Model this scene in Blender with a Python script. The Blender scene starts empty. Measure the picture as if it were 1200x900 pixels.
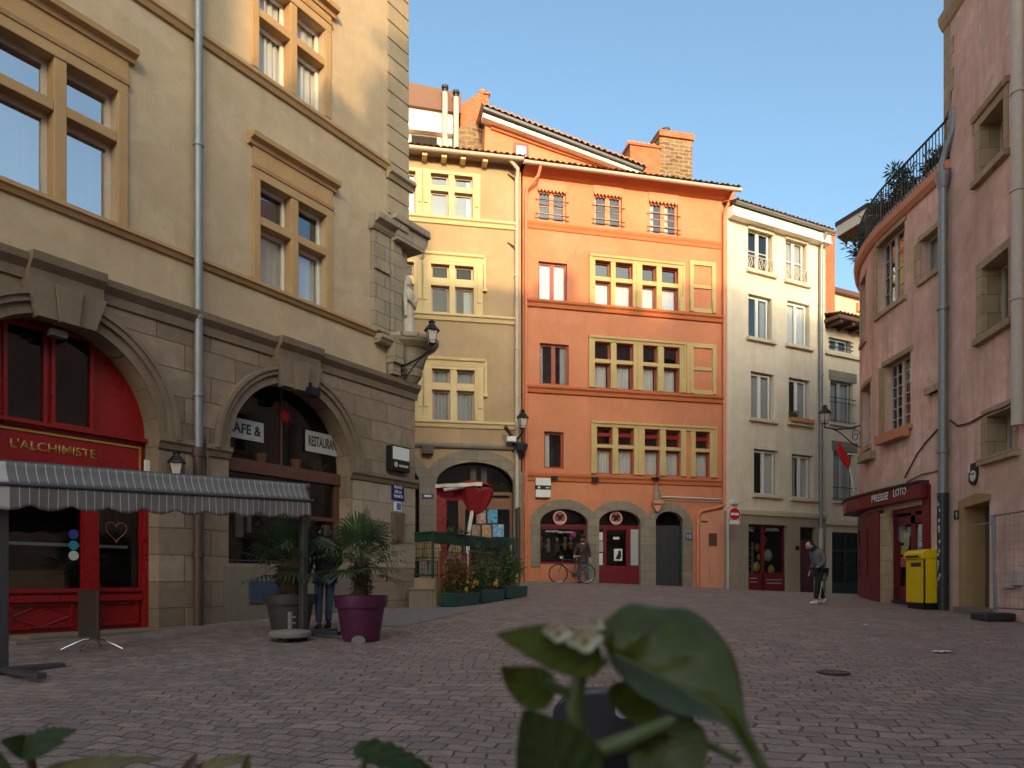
import bpy, bmesh, math, random
import numpy as np
from mathutils import Vector, Matrix
random.seed(7)
R = math.radians
SC = bpy.context.scene
COL = SC.collection
F_, CX, HY, CZ = 850.0, 600.0, 680.0, 1.35     # camera constants of the survey (focal length, centre, horizon, eye height)

def k_(u): return (u-CX)/F_
def at(u, v, Y): return Vector((k_(u)*Y, Y, CZ+(HY-v)/F_*Y))

# ------------------------------------------------------------------ ground survey (thin plate spline)
GP = np.array([(-5.98,12.1,.54),(-2.42,17.45,.69),(-1.9,10.8,.44),(-3.19,11.2,.52),(-5.5,7.85,.33),(-1.74,16.4,.72),(.12,19.9,.88),
 (.4,27,1.33),(4.5,27.9,1.2),(8.56,28.86,1.02),(13.4,31,.75),(6.9,19.3,.73),(10.44,21.9,.9),(9.8,17,.71),(9.46,13.4,.58),(0,4.5,.2),
 (5,5,.2),(-8,3,.13),(0,0,0.02),(9,5,.22),(0,-12,-.4),(9,-10,-.3),(-12,-10,-.4),(0,60,2.4),(40,60,1.6),(-40,60,2.4),(40,0,.2),(-40,0,.2),(3,10,.45)])
def _tps(P):
    n = len(P); d = np.linalg.norm(P[:,None,:2]-P[None,:,:2],axis=2)
    K = np.where(d>0, d*d*np.log(d+1e-12), 0)+np.eye(n)*1.5
    A = np.zeros((n+3,n+3)); A[:n,:n]=K; A[:n,n]=1; A[:n,n+1:]=P[:,:2]; A[n,:n]=1; A[n+1:,:n]=P[:,:2].T
    b = np.zeros(n+3); b[:n]=P[:,2]
    return np.linalg.solve(A,b)
_W = _tps(GP)
def gz(x, y):
    d = np.hypot(GP[:,0]-x, GP[:,1]-y)
    return float((_W[:-3]*np.where(d>0,d*d*np.log(d+1e-12),0)).sum()+_W[-3]+_W[-2]*x+_W[-1]*y)

# ------------------------------------------------------------------ object helpers
def tag(o, label=None, cat=None, group=None, kind=None):
    if label: o['label'] = label
    if cat: o['category'] = cat
    if group: o['group'] = group
    if kind: o['kind'] = kind
    return o
def thing(name, label, cat, loc=(0,0,0), rz=0.0, group=None):
    o = bpy.data.objects.new(name, None); COL.objects.link(o)
    o.location = loc; o.rotation_euler = (0,0,rz); o.empty_display_size = .2
    return tag(o, label, cat, group)
def dup(root, loc=None, rz=None, label=None):
    r = root.copy(); COL.objects.link(r)
    if loc is not None: r.location = loc
    if rz is not None: r.rotation_euler = (0,0,rz)
    if label: r['label'] = label
    for ch in list(root.children):
        c = ch.copy(); COL.objects.link(c); c.parent = r
        for g in list(ch.children):
            d = g.copy(); COL.objects.link(d); d.parent = c
    return r

class MB:
    def __init__(s): s.v=[]; s.f=[]; s.mi=[]; s.m=0
    def quad(s, *p):
        i=len(s.v); s.v += [tuple(q) for q in p]; s.f.append(tuple(range(i,i+len(p)))); s.mi.append(s.m); return s
    def box(s, x0,x1,y0,y1,z0,z1, n=1):
        if x0>x1: x0,x1=x1,x0
        if y0>y1: y0,y1=y1,y0
        if z0>z1: z0,z1=z1,z0
        i=len(s.v)
        for a in range(n+1):
            x=x0+(x1-x0)*a/n
            s.v += [(x,y0,z0),(x,y1,z0),(x,y1,z1),(x,y0,z1)]
        for a in range(n):
            b=i+4*a
            for j in range(4):
                s.f.append((b+j,b+(j+1)%4,b+4+(j+1)%4,b+4+j)); s.mi.append(s.m)
        s.f.append((i,i+3,i+2,i+1)); s.mi.append(s.m)
        b=i+4*n; s.f.append((b,b+1,b+2,b+3)); s.mi.append(s.m)
        return s
    def prism(s, pts, y0, y1):                     # polygon in x,z pushed along y
        n=len(pts); i=len(s.v)
        s.v += [(p[0],y0,p[1]) for p in pts]+[(p[0],y1,p[1]) for p in pts]
        s.f += [tuple(range(i,i+n)), tuple(range(i+2*n-1,i+n-1,-1))]; s.mi += [s.m]*2
        for j in range(n):
            k=(j+1)%n; s.f.append((i+k,i+j,i+n+j,i+n+k)); s.mi.append(s.m)
        return s
    def slab(s, pts, z0, z1):                      # polygon in x,y pushed along z
        n=len(pts); i=len(s.v)
        s.v += [(p[0],p[1],z0) for p in pts]+[(p[0],p[1],z1) for p in pts]
        s.f += [tuple(range(i+n-1,i-1,-1)), tuple(range(i+n,i+2*n))]; s.mi += [s.m]*2
        for j in range(n):
            k=(j+1)%n; s.f.append((i+j,i+k,i+n+k,i+n+j)); s.mi.append(s.m)
        return s
    def moulding(s, prof, x0, x1, n=1):            # profile of (y,z) run along x
        m=len(prof); i=len(s.v)
        for a in range(n+1):
            x=x0+(x1-x0)*a/n; s.v += [(x,p[0],p[1]) for p in prof]
        for a in range(n):
            for j in range(m):
                k=(j+1)%m; b=i+m*a
                s.f.append((b+j,b+k,b+m+k,b+m+j)); s.mi.append(s.m)
        s.f.append(tuple(range(i,i+m))); s.f.append(tuple(range(i+m*n+m-1,i+m*n-1,-1))); s.mi += [s.m]*2
        return s
    def tube(s, pts, r, n=8, r1=None, cap=True):
        P=[Vector(p) for p in pts]; i=len(s.v); m=len(P)
        rr = r if isinstance(r,(list,tuple)) else [r+((r1-r) if r1 is not None else 0)*a/(m-1) for a in range(m)]
        t=(P[1]-P[0]).normalized(); up=Vector((0,0,1)) if abs(t.z)<.9 else Vector((1,0,0))
        a=t.cross(up).normalized()
        for q in range(m):
            t=((P[min(q+1,m-1)]-P[max(q-1,0)])).normalized()
            a=(a-t*a.dot(t)).normalized(); b=t.cross(a)
            for j in range(n):
                th=2*math.pi*j/n; s.v.append(tuple(P[q]+(a*math.cos(th)+b*math.sin(th))*rr[q]))
        for q in range(m-1):
            for j in range(n):
                k=(j+1)%n; o=i+q*n; s.f.append((o+j,o+k,o+n+k,o+n+j)); s.mi.append(s.m)
        if cap:
            s.f.append(tuple(range(i+n-1,i-1,-1))); s.f.append(tuple(range(i+(m-1)*n,i+m*n))); s.mi += [s.m]*2
        return s
    def lathe(s, prof, c=(0,0,0), n=24, sx=1, sy=1, wob=None, caps=True):     # prof of (r,z)
        i=len(s.v); m=len(prof)
        for (r,z) in prof:
            for j in range(n):
                th=2*math.pi*j/n; rr=r*(wob(th,z) if wob else 1)
                s.v.append((c[0]+rr*sx*math.cos(th), c[1]+rr*sy*math.sin(th), c[2]+z))
        for q in range(m-1):
            for j in range(n):
                k=(j+1)%n; o=i+q*n; s.f.append((o+j,o+k,o+n+k,o+n+j)); s.mi.append(s.m)
        if caps: s.f.append(tuple(range(i+n-1,i-1,-1))); s.f.append(tuple(range(i+(m-1)*n,i+m*n))); s.mi += [s.m]*2
        return s
    def sheet(s, fn, nu, nv):                      # fn(a,b) -> point, a,b in 0..1
        i=len(s.v)
        for a in range(nu+1):
            for b in range(nv+1): s.v.append(tuple(fn(a/nu,b/nv)))
        for a in range(nu):
            for b in range(nv):
                o=i+a*(nv+1)+b; s.f.append((o,o+nv+1,o+nv+2,o+1)); s.mi.append(s.m)
        return s
    def leaf(s, p, d, L, w, up=None):              # one small folded leaf
        d=Vector(d).normalized(); up=Vector(up or (random.uniform(-1,1),random.uniform(-1,1),random.uniform(-.2,1)))
        a=d.cross(up)
        if a.length<1e-3: a=d.cross(Vector((1,.3,.2)))
        a.normalize(); nn=a.cross(d); p=Vector(p)
        q=p+d*L*.45-nn*L*.02; e=p+d*L-nn*L*.14
        s.quad(p,q+a*w/2+nn*w*.15,e); s.quad(p,e,q-a*w/2+nn*w*.15); return s
    def build(s, name, mats, parent=None, smooth=False, warp=None, label=None, solid=0, bevel=0):
        me=bpy.data.meshes.new(name)
        V=[warp(*p) for p in s.v] if warp else s.v
        me.from_pydata(V,[],s.f)
        if not isinstance(mats,(list,tuple)): mats=[mats]
        for m in mats: me.materials.append(m)
        me.polygons.foreach_set('material_index', s.mi)
        if smooth: me.polygons.foreach_set('use_smooth',[True]*len(s.f))
        bm=bmesh.new(); bm.from_mesh(me); bmesh.ops.remove_doubles(bm,verts=bm.verts,dist=1e-5) if smooth else None
        bmesh.ops.recalc_face_normals(bm,faces=bm.faces); bm.to_mesh(me); bm.free()
        if smooth:
            try: me.set_sharp_from_angle(angle=R(40))
            except Exception: pass
        me.update()
        o=bpy.data.objects.new(name,me); COL.objects.link(o)
        if parent: o.parent=parent
        if label: o['label']=label
        if solid:
            q=o.modifiers.new('solid','SOLIDIFY'); q.thickness=solid; q.offset=0
        if bevel:
            q=o.modifiers.new('bevel','BEVEL'); q.width=bevel; q.segments=2; q.limit_method='ANGLE'; q.angle_limit=R(40)
        return o

# ------------------------------------------------------------------ materials
def newmat(name):
    m=bpy.data.materials.new(name); m.use_nodes=True; nt=m.node_tree; nt.nodes.clear()
    out=nt.nodes.new('ShaderNodeOutputMaterial'); b=nt.nodes.new('ShaderNodeBsdfPrincipled')
    nt.links.new(b.outputs[0],out.inputs[0]); return m,nt,b,out
def nd(nt,t,**kw):
    n=nt.nodes.new(t)
    for k,v in kw.items():
        if k in n.inputs.keys() if isinstance(k,str) else False: n.inputs[k].default_value=v
        else: setattr(n,k,v)
    return n
def mixc(nt,fac,a,b,mode='MIX'):
    n=nt.nodes.new('ShaderNodeMix'); n.data_type='RGBA'; n.blend_type=mode
    for i,x in ((0,fac),(6,a),(7,b)):
        if hasattr(x,'is_linked'): nt.links.new(x,n.inputs[i])
        elif i==0: n.inputs[0].default_value=x
        else: n.inputs[i].default_value=(*x[:3],1)
    return n.outputs[2]
def ramp(nt,x,a,b,lo=0.0,hi=1.0):
    n=nt.nodes.new('ShaderNodeMapRange'); n.inputs[1].default_value=a; n.inputs[2].default_value=b
    n.inputs[3].default_value=lo; n.inputs[4].default_value=hi; n.clamp=True
    nt.links.new(x,n.inputs[0]); return n.outputs[0]
def coords(nt, scale=(1,1,1)):
    t=nt.nodes.new('ShaderNodeTexCoord'); m=nt.nodes.new('ShaderNodeMapping'); m.inputs['Scale'].default_value=scale
    nt.links.new(t.outputs['Object'],m.inputs[0]); return m.outputs[0]
def noise(nt,vec,scale,detail=4,rough=.6,dist=0):
    n=nt.nodes.new('ShaderNodeTexNoise'); n.inputs['Scale'].default_value=scale; n.inputs['Detail'].default_value=detail
    n.inputs['Roughness'].default_value=rough; n.inputs['Distortion'].default_value=dist
    nt.links.new(vec,n.inputs['Vector']); return n.outputs[0]
def bump(nt,b,h,strength,dist=.02):
    n=nt.nodes.new('ShaderNodeBump'); n.inputs['Strength'].default_value=strength; n.inputs['Distance'].default_value=dist
    nt.links.new(h,n.inputs['Height']); nt.links.new(n.outputs[0],b.inputs['Normal'])
def sc(c,f): return tuple(x*f for x in c)
def plain(name,col,rough=.6,metal=0,var=.12,scale=9,bmp=0,coat=0):
    m,nt,b,_=newmat(name); v=coords(nt)
    n=noise(nt,v,scale,5); c=mixc(nt,n,sc(col,1-var*1.6),sc(col,1+var*1.6)); nt.links.new(c,b.inputs['Base Color'])
    rr=ramp(nt,noise(nt,v,scale*2.3),.3,.7,max(rough-.08,.02),min(rough+.1,1)); nt.links.new(rr,b.inputs['Roughness'])
    b.inputs['Metallic'].default_value=metal
    if coat: b.inputs['Coat Weight'].default_value=coat
    if bmp: bump(nt,b,noise(nt,v,scale*4),bmp,.01)
    return m
def plaster(name,col,stain=(.5,.5,.5),amt=.45,var=.16,rough=.9,bmp=.35,streak=.5,patch=None,st0=.52):
    m,nt,b,_=newmat(name); v=coords(nt)
    big=noise(nt,v,.55,6,.62,.3); mid=noise(nt,v,2.6,6,.65,.4); fine=noise(nt,v,22,4)
    c=mixc(nt,ramp(nt,big,.3,.7),sc(col,1-var),sc(col,1+var*.8))
    c=mixc(nt,ramp(nt,mid,.35,.75,0,.55),c,tuple(col[i]*stain[i]*1.25 for i in range(3)))
    st=noise(nt,coords(nt,(2.4,2.4,.16)),1.0,6,.7)
    c=mixc(nt,ramp(nt,st,st0,st0+.28,0,streak),c,tuple(col[i]*stain[i] for i in range(3)))
    if patch:
        pn=noise(nt,v,.9,5,.6,.8); c=mixc(nt,ramp(nt,pn,.56,.62,0,amt),c,patch)
    c=mixc(nt,ramp(nt,fine,.3,.7,0,.18),c,sc(col,.6)); nt.links.new(c,b.inputs['Base Color'])
    b.inputs['Roughness'].default_value=rough; b.inputs['Specular IOR Level'].default_value=.25
    h=nt.nodes.new('ShaderNodeMath'); h.operation='ADD'; nt.links.new(fine,h.inputs[0]); nt.links.new(mid,h.inputs[1])
    bump(nt,b,h.outputs[0],bmp,.02); return m
def masonry(name,c1,c2,mortar,bw,bh,ms=.015,rough=.9,var=.35,bmp=.8,dist=.03,axes='XZ',soft=.25):
    m,nt,b,_=newmat(name); v=coords(nt)
    sp=nt.nodes.new('ShaderNodeSeparateXYZ'); nt.links.new(v,sp.inputs[0]); cb=nt.nodes.new('ShaderNodeCombineXYZ')
    if axes=='XZ':
        ad=nt.nodes.new('ShaderNodeMath'); ad.operation='ADD'; nt.links.new(sp.outputs[0],ad.inputs[0]); nt.links.new(sp.outputs[1],ad.inputs[1])
        nt.links.new(ad.outputs[0],cb.inputs[0]); nt.links.new(sp.outputs[2],cb.inputs[1])
    else: nt.links.new(sp.outputs[0],cb.inputs[0]); nt.links.new(sp.outputs[1],cb.inputs[1])
    nz=nt.nodes.new('ShaderNodeTexNoise'); nz.inputs['Scale'].default_value=1.7; nt.links.new(v,nz.inputs['Vector'])
    mx=nt.nodes.new('ShaderNodeMix'); mx.data_type='VECTOR'; mx.inputs[0].default_value=dist
    nt.links.new(cb.outputs[0],mx.inputs[4]); nt.links.new(nz.outputs['Color'],mx.inputs[5])
    br=nt.nodes.new('ShaderNodeTexBrick'); br.inputs['Scale'].default_value=1; br.inputs['Brick Width'].default_value=bw
    br.inputs['Row Height'].default_value=bh; br.inputs['Mortar Size'].default_value=ms; br.inputs['Mortar Smooth'].default_value=soft
    br.inputs['Color1'].default_value=(*c1,1); br.inputs['Color2'].default_value=(*c2,1); br.inputs['Mortar'].default_value=(*mortar,1)
    br.offset=.5; br.squash=1; nt.links.new(mx.outputs[1],br.inputs['Vector'])
    n1=noise(nt,v,3.2,7,.68,.5); n2=noise(nt,v,.5,4); n3=noise(nt,v,28,4)
    c=mixc(nt,ramp(nt,n1,.35,.75,0,.6),br.outputs['Color'],sc(c1,.55)); c=mixc(nt,ramp(nt,n2,.35,.7,0,var),c,sc(c2,.6))
    nt.links.new(c,b.inputs['Base Color']); b.inputs['Roughness'].default_value=rough; b.inputs['Specular IOR Level'].default_value=.25
    iv=nt.nodes.new('ShaderNodeMath'); iv.operation='MULTIPLY_ADD'; iv.inputs[1].default_value=-1.4
    nt.links.new(br.outputs['Fac'],iv.inputs[0]); h2=nt.nodes.new('ShaderNodeMath'); h2.operation='ADD'
    nt.links.new(n1,h2.inputs[0]); h3=nt.nodes.new('ShaderNodeMath'); h3.operation='MULTIPLY'; h3.inputs[1].default_value=.3; nt.links.new(n3,h3.inputs[0]); nt.links.new(h3.outputs[0],h2.inputs[1])
    nt.links.new(h2.outputs[0],iv.inputs[2]); bump(nt,b,iv.outputs[0],bmp,.02); return m
def glassmat(name,base=.12,tint=(.9,.95,1),rough=.02,dark=.55):
    m=bpy.data.materials.new(name); m.use_nodes=True; nt=m.node_tree; nt.nodes.clear()
    out=nt.nodes.new('ShaderNodeOutputMaterial'); g=nt.nodes.new('ShaderNodeBsdfGlossy'); g.inputs['Roughness'].default_value=rough
    g.inputs['Color'].default_value=(*tint,1)
    t=nt.nodes.new('ShaderNodeBsdfTransparent'); t.inputs[0].default_value=(dark,dark,dark,1)
    fr=nt.nodes.new('ShaderNodeLayerWeight'); fr.inputs[0].default_value=.5; pw=nt.nodes.new('ShaderNodeMath'); pw.operation='POWER'; pw.inputs[1].default_value=4.5; nt.links.new(fr.outputs['Facing'],pw.inputs[0])
    f=ramp(nt,pw.outputs[0],0,1,base+.04,1); mx=nt.nodes.new('ShaderNodeMixShader'); nt.links.new(f,mx.inputs[0])
    v=coords(nt); bp=nt.nodes.new('ShaderNodeBump'); bp.inputs['Strength'].default_value=.06; bp.inputs['Distance'].default_value=.02
    nt.links.new(noise(nt,v,1.6,2),bp.inputs['Height']); nt.links.new(bp.outputs[0],g.inputs['Normal'])
    nt.links.new(t.outputs[0],mx.inputs[1]); nt.links.new(g.outputs[0],mx.inputs[2]); nt.links.new(mx.outputs[0],out.inputs[0]); return m
def leafmat(name,c1,c2,rough=.45,trans=.25,scale=3,spec=.5):
    m,nt,b,out=newmat(name); v=coords(nt)
    n=noise(nt,v,scale,4); c=mixc(nt,ramp(nt,n,.3,.7),c1,c2); nt.links.new(c,b.inputs['Base Color']); b.inputs['Roughness'].default_value=rough; b.inputs['Specular IOR Level'].default_value=spec
    tr=nt.nodes.new('ShaderNodeBsdfTranslucent'); nt.links.new(c,tr.inputs[0]); mx=nt.nodes.new('ShaderNodeMixShader'); mx.inputs[0].default_value=trans
    nt.links.new(b.outputs[0],mx.inputs[1]); nt.links.new(tr.outputs[0],mx.inputs[2]); nt.links.new(mx.outputs[0],out.inputs[0]); return m

M={}
M['lplaster']=plaster('beige_render',(.50,.375,.245),(.62,.6,.6),patch=(.54,.43,.31),amt=.35,streak=.4)
M['lstone']=masonry('brown_ashlar',(.21,.15,.105),(.38,.285,.205),(.10,.075,.055),.95,.43,.009,var=.6,dist=.05)
M['lstone2']=masonry('pale_ashlar',(.42,.35,.26),(.36,.29,.215),(.2,.16,.12),.9,.43,.008,var=.25,dist=.04)
M['trim']=plaster('grey_brown_dressed_stone',(.23,.17,.12),(.5,.48,.48),bmp=.5,streak=.6)
M['surround']=plaster('ochre_sandstone',(.46,.29,.145),(.7,.64,.6),bmp=.25,streak=.35)
M['quoin']=plaster('quoin_stone',(.40,.31,.21),(.6,.55,.5),bmp=.6)
M['niche']=masonry('niche_stone',(.40,.32,.23),(.33,.27,.2),(.15,.12,.09),.5,.3,.01)
M['statue']=plaster('pale_limestone',(.55,.50,.42),(.55,.5,.45),bmp=.4)
M['yellow']=plaster('yellow_render',(.44,.305,.185),(.66,.62,.58),var=.2,streak=.5,patch=(.40,.29,.195),amt=.5,bmp=.2)
M['ystone']=plaster('cream_window_stone',(.66,.50,.28),(.75,.72,.68),var=.1,streak=.25,bmp=.2)
M['orange']=plaster('orange_render',(.60,.225,.12),(.70,.68,.66),var=.18,streak=.5,patch=(.58,.26,.155),amt=.5,bmp=.2)
M['orange2']=plaster('pink_render',(.66,.30,.19),(.75,.7,.7),var=.1)
M['ostone']=plaster('ochre_window_stone',(.56,.40,.19),(.75,.72,.65),var=.12,streak=.3,bmp=.2)
M['ostring']=plaster('red_string_course',(.52,.15,.06),(.7,.7,.7),var=.1)
M['grey_stone']=masonry('grey_arch_stone',(.32,.265,.205),(.25,.21,.17),(.15,.125,.10),.55,.33,.008,dist=.03,bmp=.5)
M['cream']=plaster('cream_render',(.76,.645,.51),(.66,.62,.57),var=.15,streak=.6,st0=.48,bmp=.2)
M['cream_trim']=plaster('cream_trim',(.66,.56,.42),(.75,.72,.68),var=.1)
M['cgrey']=plaster('stone_dado',(.36,.29,.22),(.7,.68,.66),var=.12)
M['pink']=plaster('worn_pink_render',(.80,.515,.42),(.50,.42,.34),patch=(.56,.40,.26),amt=.9,var=.35,streak=.9,st0=.47)
M['pstone']=masonry('worn_stone',(.54,.39,.24),(.42,.29,.17),(.2,.15,.1),.42,.36,.008,dist=.05)
M['roof']=plain('clay_tile',(.34,.18,.11),.9,0,.45,6,.5); M['roofd']=plain('dark_brown_cladding',(.17,.085,.06),.8)
M['brick']=masonry('red_brick',(.42,.115,.05),(.50,.16,.075),(.40,.22,.14),.22,.07,.008,dist=.01,bmp=.4)
M['rubble']=masonry('rubble_stone',(.27,.18,.11),(.12,.075,.045),(.36,.25,.15),.34,.13,.022,dist=.25,bmp=1.0,soft=.1)
M['pot_clay']=plain('terracotta',(.5,.2,.1),.8)
M['white']=plain('white_paint',(.72,.70,.66),.5,0,.06)
M['cwhite']=plain('off_white_render',(.78,.72,.62),.8,0,.06)
M['woodgrey']=plain('pinkish_timber_frame',(.40,.30,.25),.55)
M['redwin']=plain('dark_red_window_paint',(.30,.035,.025),.45)
M['salmon']=plain('salmon_shutter_paint',(.62,.20,.10),.6)
M['red']=plain('red_shop_paint',(.25,.008,.010),.32,0,.18,3)
M['redd']=plain('deep_red_shop_paint',(.15,.010,.015),.4,0,.15,3)
M['brownwood']=plain('brown_timber',(.10,.045,.028),.5,0,.25,6)
M['gold']=plain('gold_paint',(.42,.23,.05),.4,.3)
M['zinc']=plain('zinc_pipe',(.24,.245,.25),.5,.5,.12)
M['zincw']=plain('pale_pipe_paint',(.52,.43,.36),.6)
M['castiron']=plain('brown_cast_iron',(.07,.035,.025),.55)
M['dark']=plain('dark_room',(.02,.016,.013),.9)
M['black']=plain('black_iron',(.012,.012,.013),.45,.3)
M['darkgrey']=plain('dark_grey_metal',(.045,.045,.05),.45,.5)
M['chrome']=plain('brushed_steel',(.62,.62,.62),.22,1)
M['curtain']=plain('white_curtain',(.55,.54,.52),.9,0,.08)
M['blind']=plain('white_blind',(.80,.79,.77),.9,0,.05)
M['curtaing']=plain('grey_curtain',(.36,.37,.36),.9,0,.1)
M['glass']=glassmat('window_glass',.06,dark=.9); M['glass_low']=glassmat('dim_window_glass',-.028,dark=.9); M['glass_mid']=glassmat('bright_window_glass',.2,dark=.75)
M['glass_sky']=glassmat('sky_reflecting_glass',.55,dark=.75)
M['glass_dark']=glassmat('dark_shop_glass',.02,dark=.55)
M['lampglass']=plain('frosted_lamp_glass',(.52,.44,.40),.25)
M['blue']=plain('enamel_blue',(.012,.02,.16),.25)
M['signw']=plain('sign_white',(.68,.67,.65),.4,0,.05)
M['yellowp']=plain('yellow_post_paint',(.75,.46,.004),.32,0,.08,2)
M['purple']=plain('purple_plastic',(.085,.012,.05),.4,0,.1,3)
M['potgrey']=plain('grey_plastic',(.05,.045,.048),.5)
M['soil']=plain('soil',(.03,.02,.014),1)
M['green']=plain('dark_green_paint',(.012,.045,.028),.5)
M['planter']=plain('green_planter',(.014,.05,.042),.5)
M['trunk']=plain('fibrous_trunk',(.06,.035,.02),.95,0,.4,14,.8)
M['palm']=leafmat('palm_leaf',(.022,.05,.012),(.055,.10,.028),.5,.15)
M['shrub']=leafmat('shrub_leaf',(.03,.065,.012),(.09,.13,.03),.5,.25,5)
M['shrubd']=leafmat('terrace_leaf',(.025,.05,.02),(.06,.09,.045),.5,.2,5)
M['redleaf']=leafmat('autumn_leaf',(.22,.03,.01),(.30,.12,.03),.5,.25,5)
M['yflower']=plain('yellow_petals',(.65,.45,.06),.6)
M['concrete']=plain('concrete',(.20,.185,.165),.9,0,.15,6,.3)
M['step']=plaster('worn_step_stone',(.22,.17,.125),(.6,.6,.6))
M['awnmetal']=plain('awning_grey_metal',(.10,.10,.11),.4,.6)
M['wicker']=plain('wicker',(.45,.28,.14),.7,0,.25,25,.5)
M['umbred']=plain('red_canvas',(.26,.008,.014),.8)
M['vent']=plain('blue_grey_vent',(.04,.07,.11),.5)
M['skin']=plain('skin',(.45,.26,.19),.5,0,.05)
M['hair']=plain('dark_hair',(.02,.014,.01),.6)
M['jeans']=plain('blue_denim',(.06,.09,.16),.85,0,.2)
M['jacketb']=plain('dark_brown_jacket',(.035,.02,.015),.7)
M['coat']=plain('grey_wool_coat',(.13,.125,.13),.9)
M['blackc']=plain('black_cloth',(.012,.012,.014),.85)
M['shoe']=plain('white_shoe',(.7,.68,.66),.6)
M['signred']=plain('traffic_red',(.45,.01,.012),.3)
SKY_K,SUN_K,EXPO=.135,2.0,1.85; SKY_T=(.98,1,.82,1); SUN_C=(.62,.43,.22)
# ------------------------------------------------------------------ ground
def cobblemat():
    m,nt,b,_=newmat('cobbles'); tc=nt.nodes.new('ShaderNodeTexCoord'); mp=nt.nodes.new('ShaderNodeMapping'); mp.inputs['Rotation'].default_value=(0,0,R(9))
    nt.links.new(tc.outputs['Object'],mp.inputs[0]); v=mp.outputs[0]
    def warped(amp,sc_):
        nz=nt.nodes.new('ShaderNodeTexNoise'); nz.inputs['Scale'].default_value=sc_; nz.inputs['Detail'].default_value=2; nt.links.new(v,nz.inputs['Vector'])
        s=nt.nodes.new('ShaderNodeVectorMath'); s.operation='SUBTRACT'; s.inputs[1].default_value=(.5,.5,.5); nt.links.new(nz.outputs['Color'],s.inputs[0])
        k=nt.nodes.new('ShaderNodeVectorMath'); k.operation='SCALE'; k.inputs[3].default_value=amp; nt.links.new(s.outputs[0],k.inputs[0]); return k.outputs[0]
    a=nt.nodes.new('ShaderNodeVectorMath'); a.operation='ADD'; nt.links.new(v,a.inputs[0]); nt.links.new(warped(1.6,.3),a.inputs[1])
    a2=nt.nodes.new('ShaderNodeVectorMath'); a2.operation='ADD'; nt.links.new(a.outputs[0],a2.inputs[0]); nt.links.new(warped(.15,3.2),a2.inputs[1])
    br=nt.nodes.new('ShaderNodeTexBrick'); br.inputs['Scale'].default_value=1; br.inputs['Brick Width'].default_value=.245; br.inputs['Row Height'].default_value=.155
    br.inputs['Mortar Size'].default_value=.010; br.inputs['Mortar Smooth'].default_value=.8; br.offset=.5; br.inputs['Bias'].default_value=-.1
    br.inputs['Color1'].default_value=(.46,.325,.275,1); br.inputs['Color2'].default_value=(.24,.18,.165,1); br.inputs['Mortar'].default_value=(.075,.052,.045,1)
    nt.links.new(a2.outputs[0],br.inputs['Vector'])
    n1=noise(nt,v,.35,5,.6,.4); n2=noise(nt,v,5,4); n3=noise(nt,v,40,3)
    c=mixc(nt,ramp(nt,n1,.35,.7,0,.45),br.outputs['Color'],(.24,.195,.185)); c=mixc(nt,ramp(nt,n2,.4,.75,0,.5),c,(.42,.30,.25))
    c=mixc(nt,ramp(nt,noise(nt,v,2.2,2),.64,.70,0,.5),c,(.50,.29,.19)); c=mixc(nt,ramp(nt,noise(nt,v,1.3,5),.60,.75,0,.5),c,(.12,.10,.10))
    nt.links.new(c,b.inputs['Base Color']); nt.links.new(ramp(nt,n2,.3,.7,.55,.85),b.inputs['Roughness']); b.inputs['Specular IOR Level'].default_value=.35
    vo=nt.nodes.new('ShaderNodeTexVoronoi'); vo.inputs['Scale'].default_value=4.3; nt.links.new(a2.outputs[0],vo.inputs['Vector']); vv=nt.nodes.new('ShaderNodeSeparateColor'); nt.links.new(vo.outputs['Color'],vv.inputs[0]); c=mixc(nt,ramp(nt,vv.outputs[0],.0,1.0,0,.45),c,(.20,.155,.135)); nt.links.new(c,b.inputs['Base Color'])
    h=nt.nodes.new('ShaderNodeMath'); h.operation='MULTIPLY_ADD'; h.inputs[1].default_value=-1.0; nt.links.new(br.outputs['Fac'],h.inputs[0])
    h2=nt.nodes.new('ShaderNodeMath'); h2.operation='MULTIPLY_ADD'; h2.inputs[1].default_value=.9; nt.links.new(n2,h2.inputs[0]); nt.links.new(n3,h2.inputs[2]); nt.links.new(h2.outputs[0],h.inputs[2])
    bump(nt,b,h.outputs[0],1.0,.035); return m
def axis(rng): 
    o=[]; 
    for a,b,st in rng: o+=list(np.arange(a,b,st))
    return o
xs=axis([(-300,-60,60),(-60,-20,8),(-20,20,.8),(20,60,8),(60,301,60)]); ys=axis([(-200,-60,40),(-60,-14,6),(-14,36,.8),(36,80,6),(80,500,70)])
def gzc(x,y):
    q=max(abs(x)/34,1); x=x/q; y=max(min(y,60),-20); return gz(x,y)
g=MB(); nx,ny=len(xs),len(ys)
g.v=[(x,y,gzc(x,y)) for x in xs for y in ys]
g.f=[(i*ny+j,(i+1)*ny+j,(i+1)*ny+j+1,i*ny+j+1) for i in range(nx-1) for j in range(ny-1)]; g.mi=[0]*len(g.f)
tag(g.build('cobbled_square',cobblemat(),smooth=True),kind='structure')

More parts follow.
